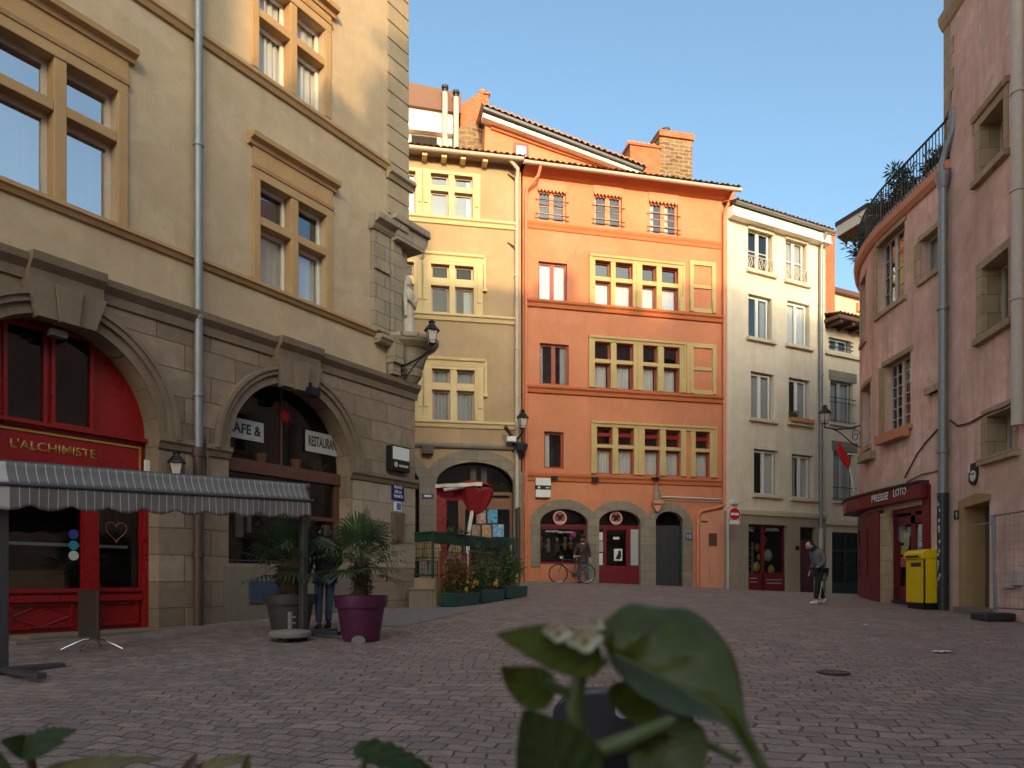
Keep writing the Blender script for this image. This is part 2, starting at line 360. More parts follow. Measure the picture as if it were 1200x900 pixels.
# ------------------------------------------------------------------ facades
class Fac:
    def __init__(s,o,d):
        L=math.hypot(*d); s.o=Vector((*o,0)); s.d=Vector((d[0]/L,d[1]/L,0)); s.n=Vector((s.d.y,-s.d.x,0))      # n looks at the square
        s.rz=math.atan2(s.d.y,s.d.x)
    def _t(s,u,off):
        o=s.o+s.n*off; k=k_(u); q=(k*o.y-o.x)/(s.d.x-k*s.d.y); return q,o.y+q*s.d.y
    def s(s_,u,off=0): return s_._t(u,off)[0]
    def z(s_,u,v,off=0): return CZ+(HY-v)/F_*s_._t(u,off)[1]
    def w(s,a,y,z): return s.o+s.d*a-s.n*y+Vector((0,0,z))
    def root(s,name,label,cat,group=None): return thing(name,label,cat,tuple(s.o),s.rz,group)

def wall(name,root,mat,s0,s1,z0,z1,holes=(),rev=.22,y=0.0,top=True,ends=True,depth=1.2,warp=None,ds=None):
    mb=MB(); S={s0,s1}; Z={z0,z1}
    for h in holes: S|={h[0],h[1]}; Z|={h[2],h[-1]}
    if ds: S|=set(np.arange(s0,s1,ds))
    S=sorted(x for x in S if s0-1e-6<=x<=s1+1e-6); Z=sorted(x for x in Z if z0-1e-6<=x<=z1+1e-6)
    for a,b in zip(S,S[1:]):
        if b-a<1e-6: continue
        for c,d in zip(Z,Z[1:]):
            if d-c<1e-6: continue
            cx,cz=(a+b)/2,(c+d)/2
            if any(h[0]<cx<h[1] and h[2]<cz<h[-1] for h in holes): continue
            mb.quad((a,y,c),(b,y,c),(b,y,d),(a,y,d))
    for h in holes:
        r=y+rev
        if len(h)==4:
            a,b,c,d=h
            n=max(1,int((b-a)/ds)) if ds else 1
            for q in range(n):
                p0=a+(b-a)*q/n; p1=a+(b-a)*(q+1)/n
                mb.quad((p0,y,d),(p1,y,d),(p1,r,d),(p0,r,d)); mb.quad((p0,y,c),(p1,y,c),(p1,r,c),(p0,r,c))
            mb.quad((a,y,c),(a,y,d),(a,r,d),(a,r,c)); mb.quad((b,y,c),(b,y,d),(b,r,d),(b,r,c))
        else:
            a,b,c,zs,d=h; N=28; P=[((a+b)/2-(b-a)/2*math.cos(math.pi*i/N), zs+(d-zs)*math.sin(math.pi*i/N)) for i in range(N+1)]
            for p,q in zip(P,P[1:]):
                mb.quad((p[0],y,p[1]),(q[0],y,q[1]),(q[0],y,d),(p[0],y,d)); mb.quad((p[0],y,p[1]),(q[0],y,q[1]),(q[0],r,q[1]),(p[0],r,p[1]))
            mb.quad((a,y,c),(b,y,c),(b,r,c),(a,r,c)); mb.quad((a,y,c),(a,y,zs),(a,r,zs),(a,r,c)); mb.quad((b,y,c),(b,y,zs),(b,r,zs),(b,r,c))
    if ends:
        mb.quad((s0,y,z0),(s0,y,z1),(s0,y+depth,z1),(s0,y+depth,z0)); mb.quad((s1,y,z0),(s1,y,z1),(s1,y+depth,z1),(s1,y+depth,z0))
    if top: 
        n=max(1,int((s1-s0)/ds)) if ds else 1
        for q in range(n):
            p0=s0+(s1-s0)*q/n; p1=s0+(s1-s0)*(q+1)/n
            mb.quad((p0,y,z1),(p1,y,z1),(p1,y+depth,z1),(p0,y+depth,z1))
    return mb.build(name,mat,root,warp=warp)

def arch_ring(mb,a,b,zs,zt,w,y0,y1,zb=None,N=28):           # ring of width w round an arched opening; zb: run the jambs down to zb
    def pt(i,e):
        th=math.pi*i/N; return ((a+b)/2-((b-a)/2+e)*math.cos(th), zs+(zt-zs+e)*math.sin(th))
    for i in range(N):
        p,q,r,s=pt(i,0),pt(i+1,0),pt(i+1,w),pt(i,w)
        mb.quad((p[0],y0,p[1]),(q[0],y0,q[1]),(r[0],y0,r[1]),(s[0],y0,s[1]))
        mb.quad((s[0],y0,s[1]),(r[0],y0,r[1]),(r[0],y1,r[1]),(s[0],y1,s[1])); mb.quad((p[0],y0,p[1]),(q[0],y0,q[1]),(q[0],y1,q[1]),(p[0],y1,p[1]))
    if zb is not None:
        mb.box(a-w,a,y0,y1,zb,zs); mb.box(b,b+w,y0,y1,zb,zs)
    else:
        for e0,e1 in ((a-w,a),(b,b+w)): mb.quad((e0,y0,zs),(e1,y0,zs),(e1,y1,zs),(e0,y1,zs))
    return mb

def curtain(parent,s0,s1,z0,z1,y,mat,full=1.0,warp=None,side=0):
    mb=MB(); ph=random.uniform(0,6); fr=random.uniform(9,14)
    w=(s1-s0)*full; a0=s0 if side<=0 else s1-w
    mb.sheet(lambda a,b:(a0+a*w, y+.02*math.sin(a*w*fr*4+ph)+.01*math.sin(a*31+b*2), z0+(z1-z0)*b),max(8,int(w*24)),2)
    return mb.build('curtain',mat,parent,smooth=True,warp=warp)
def rectframe(mb,s0,s1,z0,z1,y0,y1,w):
    mb.box(s0,s0+w,y0,y1,z0,z1); mb.box(s1-w,s1,y0,y1,z0,z1); mb.box(s0+w,s1-w,y0,y1,z0,z0+w); mb.box(s0+w,s1-w,y0,y1,z1-w,z1); return mb

def window(root,lights,fmat,gmat,y=.16,fw=.05,cur=None,wall_y=0,sill=None,warp=None,bars=None,mull=None,label=None,name='window',tilt=None):
    """lights: list of (s0,s1,z0,z1); one casement frame each, panes and curtains are sub-parts"""
    mb=MB(); gl=MB()
    for (a,b,c,d) in lights:
        rectframe(mb,a,b,c,d,y-.03,y+.03,fw)
        if mull: 
            for q in range(1,mull): x=a+(b-a)*q/mull; mb.box(x-fw*.7,x+fw*.7,y-.04,y+.03,c+fw,d-fw)
        if bars:
            nc,nr=bars
            for q in range(1,nc): x=a+fw+(b-a-2*fw)*q/nc; mb.box(x-.012,x+.012,y-.02,y+.02,c+fw,d-fw)
            for q in range(1,nr): z=c+fw+(d-c-2*fw)*q/nr; mb.box(a+fw,b-fw,y-.02,y+.02,z-.012,z+.012)
        gl.quad((a+fw*.5,y,c+fw*.5),(b-fw*.5,y,c+fw*.5),(b-fw*.5,y,d-fw*.5),(a+fw*.5,y,d-fw*.5))
    w=mb.build(name,fmat,root,warp=warp,label=label)
    gl.build('pane',gmat,w,warp=warp)
    if cur:
        for i,(a,b,c,d) in enumerate(lights):
            q=cur[i%len(cur)]
            if q: curtain(w,a,b,c,d,y+.07,q[0],q[1],warp,q[2] if len(q)>2 else (i%2)*2-1)
    return w

def text(s,mat,parent,loc,h,width=None,extrude=.004,align='CENTER',name='lettering',bold=0,warp=None,label=None):
    cu=bpy.data.curves.new('t','FONT'); cu.body=s; cu.size=1; cu.extrude=0; cu.align_x=align; cu.offset=bold
    o=bpy.data.objects.new('t',cu); COL.objects.link(o); dg=bpy.context.evaluated_depsgraph_get(); me=bpy.data.meshes.new_from_object(o.evaluated_get(dg))
    bpy.data.objects.remove(o); bpy.data.curves.remove(cu)
    V=np.array([v.co[:] for v in me.vertices]); x0,x1=V[:,0].min(),V[:,0].max(); y0,y1=V[:,1].min(),V[:,1].max()
    ky=h/(y1-y0); kx=width/(x1-x0) if width else ky
    for v in me.vertices:
        x=(v.co.x-(x0+x1)/2)*kx; z=(v.co.y-y0)*ky; p=(loc[0]+x,loc[1]-extrude,loc[2]+z); v.co=warp(*p) if warp else p
    me.name=name; me.materials.clear(); me.materials.append(mat)
    ob=bpy.data.objects.new(name,me); COL.objects.link(ob); ob.parent=parent
    q=ob.modifiers.new('solid','SOLIDIFY'); q.thickness=.006
    return ob

def eave(root,s0,s1,z,over=.45,back=4.0,slope=.33,mat=None,pitch=.23,name='roof',y=0,th=.09):
    """pan tile roof: corrugated sheet with thickness, its first course showing round tile ends"""
    mb=MB(); n=max(4,int((s1-s0)/pitch)*8)
    def prof(x): return .065*abs(math.sin(math.pi*(x-s0)/pitch))+.0
    rows=[(-over,z-over*slope),(back,z+back*slope)]
    mb.sheet(lambda a,b:(s0+(s1-s0)*a, y+rows[0][0]+(rows[1][0]-rows[0][0])*b, rows[0][1]+(rows[1][1]-rows[0][1])*b+prof(s0+(s1-s0)*a)+.012*math.sin(a*97)),n,6)
    mb.quad((s0,y-over,z-over*slope-.03),(s1,y-over,z-over*slope-.03),(s1,y+back,z+back*slope-.03),(s0,y+back,z+back*slope-.03))
    return mb.build(name,mat or M['roof'],root)
def gutter(root,s0,s1,z,y,mat,r=.09,name='gutter'):
    mb=MB(); P=[]
    for i in range(9):
        th=math.pi*i/8; P.append((y-r*math.cos(th), z-r*math.sin(th)))
    P+= [(y+r*.86*math.cos(math.pi*i/8), z-r*.86*math.sin(math.pi*i/8)) for i in range(9)]
    return mb.moulding(P,s0,s1).build(name,mat,root,smooth=True)
def pipe_run(root,pts,r,mat,name='downpipe',collars=(),warp=None):
    mb=MB(); mb.tube(pts,r,10)
    for (p,q) in collars: mb.tube([p,q],r*1.25,10)
    return mb.build(name,mat,root,smooth=True,warp=warp)
# ================================================================== the beige corner house on the left
L=Fac((-14.0,0),(.6635,1.0))
rl=L.root('corner_house','beige rendered corner house with two arched restaurant fronts and a statue niche','house')
sc0,sc1=4.0,L.s(479)                      # run of the wall; the corner
zc=6.02                                    # top of the ground floor cornice
sA,sB=L.s(71),L.s(343)                     # centres of the two arches
rA=1.50
archA=(sA-rA,sA+rA,-.4,3.72,5.28); archB=(sB-rA,sB+rA,1.66,3.72,5.24)
sq=L.s(453)                                # rusticated corner starts
# windows of the upper storeys
def lzs(u0,u1,v,off=0): return L.z((u0+u1)/2,v,off)
A_c2=(L.s(77.5),L.s(137)); A_m=L.s(77.5)-L.s(62.5); A_c1=(A_c2[0]-A_m-(A_c2[1]-A_c2[0]),A_c2[0]-A_m)
A_rows=((7.0,8.34),(8.50,9.15))
B_c1=(L.s(303.5),L.s(340.5)); B_c2=(L.s(349),L.s(381.5)); B_rows=((7.0,8.14),(8.30,8.98))
C_c1=(L.s(302),L.s(339.5)); C_c2=(L.s(347.5),L.s(380)); C_rows=((11.06,12.1),(12.26,12.86))
WIN=[(A_c1,A_c2,A_rows),(B_c1,B_c2,B_rows),(C_c1,C_c2,C_rows)]
holes=[(w[0][0],w[1][1],w[2][0][0],w[2][1][1]) for w in WIN]
wall('plaster_wall',rl,M['lplaster'],sc0,sq,5.9,17.2,holes,.26,depth=8)
wall('ashlar_wall',rl,M['lstone'],sc0,L.s(484),-.6,5.95,[archA,archB],.42,y=-.06,depth=8)
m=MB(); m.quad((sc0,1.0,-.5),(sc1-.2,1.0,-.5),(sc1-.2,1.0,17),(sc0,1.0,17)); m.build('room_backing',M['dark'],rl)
# paler, patched stone near the corner
# cornice, sill course, string course
prof=lambda z,p,h:[(0.002,z-h),(-p*.35,z-h),(-p*.45,z-h*.6),(-p*.8,z-h*.45),(-p,z-h*.3),(-p,z),(0.002,z+.02)]
m=MB(); m.moulding([(-.055,zc-.34),(-.10,zc-.34),(-.12,zc-.2),(-.22,zc-.1),(-.24,zc),(0.004,zc+.03)],sc0,L.s(485.5))
m.build('cornice',M['trim'],rl)
for (cs) in (sA,sB):                        # the cornice breaks forward over each keystone
    m=MB(); m.moulding([(-.06,zc-.36),(-.22,zc-.36),(-.24,zc-.2),(-.34,zc-.1),(-.36,zc+.02),(0.0,zc+.06)],cs-.52,cs+.52); m.build('cornice_break',M['trim'],rl)
for cs,zt in ((sA,5.28),(sB,5.24)):
    z1=zc-.36; z0=zt-.12; m=MB()
    for i in (-1,0,1):
        w0,w1=.135,.19; a0=(i*2-1)*w0; a1=(i*2+1)*w0; b0=(i*2-1)*w1; b1=(i*2+1)*w1
        y=-.30 if i==0 else -.24
        m.slab([(0,0)]*3,0,0) if 0 else None
        g=.006; P=[(cs+a0+g,z0-(0.02 if i==0 else 0)),(cs+a1-g,z0-(.02 if i==0 else 0)),(cs+b1-g,z1),(cs+b0+g,z1)]
        m.prism(P,y,-.05)
    m.build('keystone',M['trim'],rl)
for cs,ar in ((sA,archA),(sB,archB)):
    m=MB(); arch_ring(m,ar[0],ar[1],ar[3],ar[4],.16,-.10,-.05); arch_ring(m,ar[0]-.16,ar[1]+.16,ar[3],ar[4]+.16,.09,-.16,-.05); arch_ring(m,ar[0]-.25,ar[1]+.25,ar[3],ar[4]+.25,.07,-.20,-.05)
    m.build('archivolt',M['trim'],rl)
for a,b in ((sA+rA-.03,L.s(225)),(L.s(236),sB-rA+.02),(sB+rA-.02,L.s(486))):
    m=MB(); m.moulding([(-.058,3.55),(-.10,3.56),(-.13,3.64),(-.17,3.68),(-.17,3.76),(-.058,3.78)],a,b); m.build('impost',M['trim'],rl)
m=MB(); m.moulding([(.002,6.86),(-.05,6.86),(-.09,6.92),(-.13,6.94),(-.13,7.0),(.002,7.02)],sc0,L.s(437)); m.build('sill_course',M['surround'],rl)
m=MB(); m.moulding([(.002,10.80),(-.05,10.80),(-.09,10.87),(-.13,10.9),(-.13,10.97),(.002,11.0)],sc0,sq); m.build('string_course',M['surround'],rl)
# cross windows
def cross(root,c1,c2,rows,st,fm,gm,bw=.13,y=.2,cur=None,proud=.05,fw=.05,orn=False):
    s=MB(); a,b=c1[0],c2[1]; z0,z1=rows[0][0],rows[1][1]
    s.box(a-bw,a+.004,-proud,.003,z0,z1); s.box(b-.004,b+bw,-proud,.003,z0,z1); s.box(a-bw,b+bw,-proud,.003,z1-.004,z1+bw*1.1)
    s.box(c1[1],c2[0],-proud*.6,y-.02,z0,z1-.002); s.box(a+.002,c1[1]-.002,-proud*.5,y-.02,rows[0][1],rows[1][0]); s.box(c2[0]+.002,b-.002,-proud*.5,y-.02,rows[0][1],rows[1][0])
    w=window(root,[(*c1,*rows[1]),(*c2,*rows[1]),(*c1,*rows[0]),(*c2,*rows[0])],fm,gm,y=y,fw=fw,cur=cur)
    s.build('stone_surround',st,w,bevel=.012); return w,s
W_=M['curtain'];G_=M['curtaing']
woodp=plain('pale_timber_frame',(.55,.45,.36),.5)
cross(rl,*WIN[0],M['surround'],woodp,M['glass_sky'],.16,.22,[None,None,(G_,1),(G_,1)],fw=.075)
cross(rl,*WIN[1],M['surround'],M['white'],M['glass_mid'],.16,.22,[None,None,(M['blind'],1),(M['blind'],1)],fw=.06)
cross(rl,*WIN[2],M['surround'],M['white'],M['glass'],.16,.22,[(W_,1),(W_,1),(W_,1),(W_,1)],fw=.06)
# hoods: fascia and projecting cornice over each cross window
for (c1,c2,rows),hz in zip(WIN,(.32,.34,.12)):
    m=MB(); a,b=c1[0]-.16,c2[1]+.16; z=rows[1][1]+.17
    m.moulding([(.002,z),(-.07,z),(-.09,z+.06),(.002,z+.07)],a-.02,b+.02)
    z2=z+.07+hz; m.box(a,b,-.045,.003,z+.06,z2)
    m.moulding([(.002,z2-.01),(-.08,z2),(-.1,z2+.07),(-.2,z2+.1),(-.22,z2+.18),(.002,z2+.22)],a-.1,b+.1)
    m.build('window_hood',M['surround'],rl)
# window-sill trinkets
# rusticated quoin strip
m=MB(); z=7.0
while z<17:
    h=.405
    if not (7.2<z+.2<9.5): m.box(sq,sc1-.035,-.045,.03,z,z+h-.03)
    z+=h
m.box(sq+.004,sc1-.06,-.02,1.0,6.0,17.1)
m.build('corner_quoins',M['quoin'],rl,bevel=.015)
m=MB(); zs=10.62; m.moulding([(-.02,zs),(-.09,zs),(-.13,zs+.08),(-.2,zs+.12),(-.2,zs+.2),(0,zs+.24)],sq-.04,sc1+.06); m.build('quoin_band',M['quoin'],rl)
# niche at the corner: two piers, hood, round corbel
m=MB()
a0,a1=L.s(434),L.s(462); 
m.box(a0,a1-.25,-.10,.02,7.0,9.25); m.box(a1-.22,a1+.12,-.14,.3,7.0,9.25); m.box(a1+.12,sc1-.1,.12,.8,6.9,9.3); m.box(a0+.02,a1-.3,-.15,.0,8.35,8.5)
m.build('niche_pier',M['niche'],rl,bevel=.015)
m=MB(); za,zb=9.25,9.55
m.moulding([(.1,za-.02),(-.14,za-.02),(-.2,za+.1),(-.34,za+.16),(-.36,za+.28),(.1,za+.34)],L.s(432),L.s(466))
m.prism([(L.s(448),9.56),(sc1+.38,9.56),(sc1+.34,9.72),(L.s(448)+.1,9.72)],-.38,.9); m.prism([(L.s(455),9.18),(sc1+.2,9.18),(sc1+.34,9.4),(sc1+.36,9.56),(L.s(455),9.56)],-.30,.9)
m.build('niche_hood',M['niche'],rl,bevel=.01)
cc=(sc1-.02,-.02)
m=MB(); m.lathe([(.06,5.72),(.2,5.8),(.3,5.95),(.33,6.08),(.3,6.12),(.36,6.2),(.42,6.42),(.46,6.5),(.5,6.55),(.66,6.66),(.72,6.74),(.72,6.82),(.02,6.84)],(cc[0],cc[1],.24),28)
m.box(L.s(452),L.s(463),-.28,0,6.35,6.85); m.box(L.s(453),L.s(462),-.2,0,6.1,6.36); m.box(sq,sc1-.1,-.05,.2,6.0,6.9)
m.moulding([(.2,6.72),(-.18,6.72),(-.26,6.82),(-.26,6.9),(.2,6.93)],L.s(438),sc1+.1)
m.build('niche_corbel',M['niche'],rl,smooth=False)
# downpipes
y=-.14; su=L.s(232.5,.14)
pipe_run(rl,[(su,y,3.55),(su,y,17)],.075,M['zinc'],collars=[((su,y,z),(su,y,z+.06)) for z in (4.55,5.9,8.9,12)])
pipe_run(rl,[(su,y,.45),(su,y,3.6)],.085,M['castiron'],name='cast_iron_shoe',collars=[((su,y,3.5),(su,y,3.66)),((su,y,1.75),(su,y,1.83))])
pipe_run(rl,[(L.s(243,.1),-.1,2.6),(L.s(243,.1),-.1,3.9)],.03,M['trim'],name='conduit')
# ------- red restaurant front in arch A
zt=5.24; yb=.36
m=MB(); P=[(sA-rA,.4),(sA+rA,.4),(sA+rA,3.72)]+[(sA+rA*math.cos(math.pi*i/24),3.72+1.56*math.sin(math.pi*i/24)) for i in range(25)]
S_=lambda u:L.s(u,-.3)
Z_=lambda u,v:L.z(u,v,-.3)
# backing panels pieced round the glass: lunette panes, shop window, door glass
pA=[(S_(9),S_(52),Z_(30,495),Z_(30,382)),(S_(65),S_(107),Z_(86,498),Z_(86,394))]
shop=(S_(-40),S_(97),Z_(60,690),Z_(60,578)); door=(S_(116),S_(165),Z_(140,689),Z_(140,580))
m=MB(); hz=pA+[shop,door]
xs_=sorted({sA-rA,sA+rA,*[h[0] for h in hz],*[h[1] for h in hz]}|{sA-rA+2*rA*i/30 for i in range(31)}); zs_=sorted({.3,3.72,*[h[2] for h in hz],*[h[3] for h in hz]}|{3.72+1.6*i/24 for i in range(25)})
for a,b in zip(xs_,xs_[1:]):
    for c,d in zip(zs_,zs_[1:]):
        x=(a+b)/2; z=(c+d)/2
        if any(h[0]<x<h[1] and h[2]<z<h[3] for h in hz): continue
        if z>3.72 and ((x-sA)/1.62)**2+((z-3.72)/1.70)**2>1: continue
        m.quad((a,yb,c),(b,yb,c),(b,yb,d),(a,yb,d))
sf=m.build('red_shopfront',M['red'],rl)
m=MB()
for h in pA: rectframe(m,h[0]-.05,h[1]+.05,h[2]-.05,h[3]+.05,yb-.05,yb+.03,.055)
for h in (shop,door): rectframe(m,h[0]-.06,h[1]+.06,h[2]-.06,h[3]+.06,yb-.06,yb+.03,.065)
m.box(S_(99),S_(114),yb-.12,yb,.55,Z_(106,560)); m.box(S_(167),S_(178),yb-.12,yb,.5,Z_(172,560))
m.box(sA-rA,S_(182),yb-.1,yb,Z_(90,503)-.04,Z_(90,503)+.02)
m.box(sA-rA,S_(114),yb-.09,yb,1.02,1.12); m.box(S_(116),S_(166),yb-.09,yb,1.02,1.12)
for a,b in ((S_(12),S_(86)),(S_(118),S_(163))): rectframe(m,a,b,.62,1.0,yb-.04,yb,.035)
m.build('red_moulding',M['red'],sf)
for (a,b,c,d) in hz: m=MB(); m.quad((a,yb,c),(b,yb,c),(b,yb,d),(a,yb,d)); m.build('pane',M['glass_dark'],sf)
a,b=S_(-30),S_(165); c,d=Z_(60,549),Z_(60,508)
m=MB(); m.box(a,b,yb-.05,yb-.002,c,d); m.build('name_board',M['red'],sf)
m=MB(); rectframe(m,a,b,c,d,yb-.07,yb-.045,.03); m.build('gold_beading',M['gold'],sf)
text("L'ALCHIMISTE",M['gold'],sf,((S_(12)+S_(113))/2,yb-.055,Z_(62,531)),.145,S_(113)-S_(12),bold=.02)
m=MB()                                      # diamond beading on the lower panel
for p,q in (((S_(14),.80),(S_(50),.97)),((S_(50),.97),(S_(86),.80)),((S_(14),.80),(S_(50),.64)),((S_(50),.64),(S_(86),.80))): m.tube([(p[0],yb-.01,p[1]),(q[0],yb-.01,q[1])],.012,5)
m.build('diamond_beading',M['red'],sf)
for v,col in ((626,(.03,.05,.25)),(639,(.02,.22,.30)),(651,(.5,.5,.48))):
    m=MB(); u=88; r=.075; m.lathe([(0.001,0),(r,0),(r,.004),(.001,.004)],(0,0,0),20); o=m.build('sticker',plain('sticker%d'%v,col,.4,0,.02),sf)
    o.rotation_euler=(R(90),0,0); o.location=(S_(u),yb-.012,Z_(u,v))
m=MB(); hp=[]                                # chalk heart on the door glass
for i in range(41):
    t=2*math.pi*i/40; hp.append((S_(138)+.17*math.sin(t)**3,yb-.012,Z_(138,622)+.0115*(13*math.cos(t)-5*math.cos(2*t)-2*math.cos(3*t)-math.cos(4*t))))
m.tube(hp,.006,5,cap=False); m.build('chalk_heart',plain('chalk_pink',(.35,.13,.10),.8),sf)
# dim things inside: counter and chair backs
m=MB(); m.box(S_(40)-.2,S_(90),.7,.95,.6,1.5); m.build('counter',plain('ochre_wood',(.22,.12,.04),.6),sf)
m=MB(); m.box(sA-rA,sA+rA,.9,.93,1.9,1.95); m.build('shelf',M['signw'],sf)
m=MB(); m.box(L.s(2),L.s(203),-.42,.3,-.3,.50); m.box(L.s(20),L.s(200),-.36,.3,.45,.555); m.build('door_step',M['step'],rl,bevel=.02)
m=MB(); m.box(S_(167),S_(178),yb-.16,yb-.1,Z_(172,556),Z_(172,540)); m.build('paper_notice',M['signw'],sf)
m=MB(); x=L.s(68); m.box(x-.1,x+.13,-.02,.12,5.0,5.1); m.build('spotlight',M['zinc'],rl)
# ------- cafe front in arch B
yb=.34; S_=lambda u:L.s(u,-.28); Z_=lambda u,v:L.z(u,v,-.28)
zb0,zb1=3.42,3.66
cf=MB(); cf.box(sB-rA-.02,sB+rA+.02,yb-.10,yb+.12,zb0,zb1)
cf.box(sB-rA-.02,sB-rA+.07,yb-.04,yb+.06,1.6,zb0); cf.box(sB+rA-.13,sB+rA+.02,yb-.06,yb+.06,1.6,zb0); 
cf.box(S_(360),S_(364),yb-.04,yb+.04,1.66,zb0); cf.box(sB-rA,sB+rA,yb-.04,yb+.04,2.62,2.7); cf.box(sB-.02,sB+.02,yb,yb+.03,zb1,5.25)
cafe=cf.build('cafe_front',M['brownwood'],rl)
m=MB(); m.box(sB-rA-.02,sB+rA+.02,yb-.12,yb+.02,1.63,1.68); m.box(sB-rA-.02,sB+rA+.02,yb-.06,yb+.02,1.72,1.745); m.build('sill_bar',M['awnmetal'],cafe)
m=MB(); m.quad((sB-rA-.05,yb,1.6),(sB+rA+.05,yb,1.6),(sB+rA+.05,yb,zb0),(sB-rA-.05,yb,zb0)); m.build('pane',M['glass_dark'],cafe); m=MB()
P=[(sB+(rA+.05)*math.cos(math.pi*i/24),yb+.02,zb1+1.62*math.sin(math.pi*i/24)) for i in range(25)]; m.quad(*P); m.build('pane',M['glass_dark'],cafe)
faint=plain('carved_letters',(.14,.055,.035),.6)
for t_,dx_,w_ in (('RESTAURANT',-.85,.95),('CAFE',0,.42),('RESTAURANT',.85,.95)): text(t_,faint,cafe,(sB+dx_,yb-.102,3.48),.12,w_)
for u0,u1,v0,v1,t in ((262,310,491,514.5,'CAFE &'),(359.5,401,508,532,'RESTAURANT')):
    um=(u0+u1)/2; a,b=S_(u0),S_(u1); c,d=Z_(um,v1),Z_(um,v0)
    m=MB(); m.box(a,b,yb-.035,yb-.01,c,d); bo=m.build('cafe_signboard',M['curtaing'],cafe)
    text(t,M['black'],bo,((a+b)/2,yb-.036,c+(d-c)*.28),(d-c)*.5,(b-a)*.86,bold=.015)
m=MB(); c=(S_(336),Z_(336,487))             # red sunburst on the lunette glass
for i in range(16):
    th=2*math.pi*i/16; r0,r1=.07,.25 if i%2 else .20; w=.035
    m.prism([(c[0]+r0*math.cos(th-w*5),c[1]+r0*math.sin(th-w*5)),(c[0]+r1*math.cos(th),c[1]+r1*math.sin(th)),(c[0]+r0*math.cos(th+w*5),c[1]+r0*math.sin(th+w*5))],yb-.02,yb-.012)
m.prism([(c[0]+.1*math.cos(i*math.pi/10),c[1]+.1*math.sin(i*math.pi/10)) for i in range(20)],yb-.02,yb-.011)
m.build('red_sunburst',plain('dim_red',(.28,.01,.02),.5),cafe)
for u,s in ((316,.28),(357,.24)):            # terracotta pots and leaves on the beam, behind glass
    m=MB(); m.lathe([(.08,0),(.12,.2),(.125,.22),(.1,.22)],(S_(u),yb+.22,zb1),12); m.build('flower_pot',M['pot_clay'],cafe)
m=MB()
for u in (274,386,378,268):
    for i in range(26):
        th=random.uniform(0,6.3); m.leaf((S_(u),yb+.22,zb1+.05),(math.cos(th)*.8,-.2*random.random(),.6+random.random()),.32,.035)
m.build('leafy_plant',M['shrub'],cafe)
lm=M['cwhite']
m=MB(); m.box(S_(290),S_(299),yb+.3,yb+.34,2.2,3.3); m.box(S_(304),S_(308),yb+.3,yb+.34,2.3,3.2); m.build('curtain',G_,cafe)
m=MB(); a,b=L.s(294,.1),L.s(331,.1); c,d=L.z(312,705,.1),L.z(312,682,.1); 
for i in range(9): z=c+(d-c)*i/9; m.prism([(a,z),(b,z),(b,z+(d-c)/9*.85),(a,z+(d-c)/9*.85)],-.10-.0*i,-.05)
rectframe(m,a-.02,b+.02,c-.02,d+.02,-.11,-.055,.025); m.build('vent_grille',M['vent'],rl)
m=MB(); m.box(sB-rA-.1,L.s(431),-.075,-.05,-.3,1.6); m.build('grey_render_dado',plaster('grey_dado_render',(.20,.165,.13),(.6,.6,.55)),rl)
m=MB(); m.box(L.s(411),L.s(484),-.072,-.05,1.65,3.54); m.build('pale_ashlar_patch',M['lstone2'],rl)
m=MB(); a=L.s(352); m.box(a-.12,a+.12,-.46,-.26,5.02,5.18); m.box(a-.02,a+.03,-.32,-.24,5.15,5.3); m.build('spotlight',M['black'],rl)
# signs at the corner
o_=.12
m=MB(); a,b=L.s(454,o_),L.s(475,o_); c,d=L.z(465,553,o_),L.z(465,524,o_); m.box(a,b,-.26,-.075,c,d); sb=m.build('light_box_sign',M['black'],rl,bevel=.01)
m=MB(); m.box(a+.03,b-.03,-.27,-.25,c+(d-c)*.45,d-.03); m.build('white_panel',M['signw'],sb)
m=MB(); m.lathe([(.001,0),(.06,0),(.06,.01),(.001,.01)],(0,0,0),16); o=m.build('round_mark',M['zincw'],sb); o.rotation_euler=(R(90),0,0); o.location=(a+.13,-.262,c+.14)
m=MB(); m.box(a+.24,b-.06,-.265,-.255,c+.1,c+.15); m.build('small_line',M['zincw'],sb)
a,b=L.s(459,.09),L.s(473.5,.09); c,d=L.z(466,586,.09),L.z(466,567.5,.09)
m=MB(); m.box(a,b,-.10,-.075,c,d); sp=m.build('street_sign',M['blue'],rl)
for i,t in enumerate(('PLACE','DE LA','TRINITE')): text(t,M['signw'],sp,((a+b)/2,-.101,d-(i+1)*(d-c)*.29),(d-c)*.18,(b-a)*(.6,.55,.75)[i],bold=.02)
a,b=L.s(462,.09),L.s(470.5,.09); c,d=L.z(466,599,.09),L.z(466,588,.09)
m=MB(); m.box(a,b,-.09,-.075,c,d); sp=m.build('small_notice',M['signw'],rl); m=MB(); m.box(a+.08,b-.02,-.094,-.085,c+.03,d-.03); m.build('blue_print',plain('print_blue',(.05,.12,.4),.5),sp)
a,b=L.s(458.5,.1),L.s(471.5,.1); c,d=L.z(465,634,.1),L.z(465,601,.1)
m=MB(); m.prism([(a+.04,c),(b-.06,c),(b,d),(a,d)],-.2,-.07); m.build('menu_board',plain('brown_board',(.13,.085,.05),.7),rl,bevel=.008)
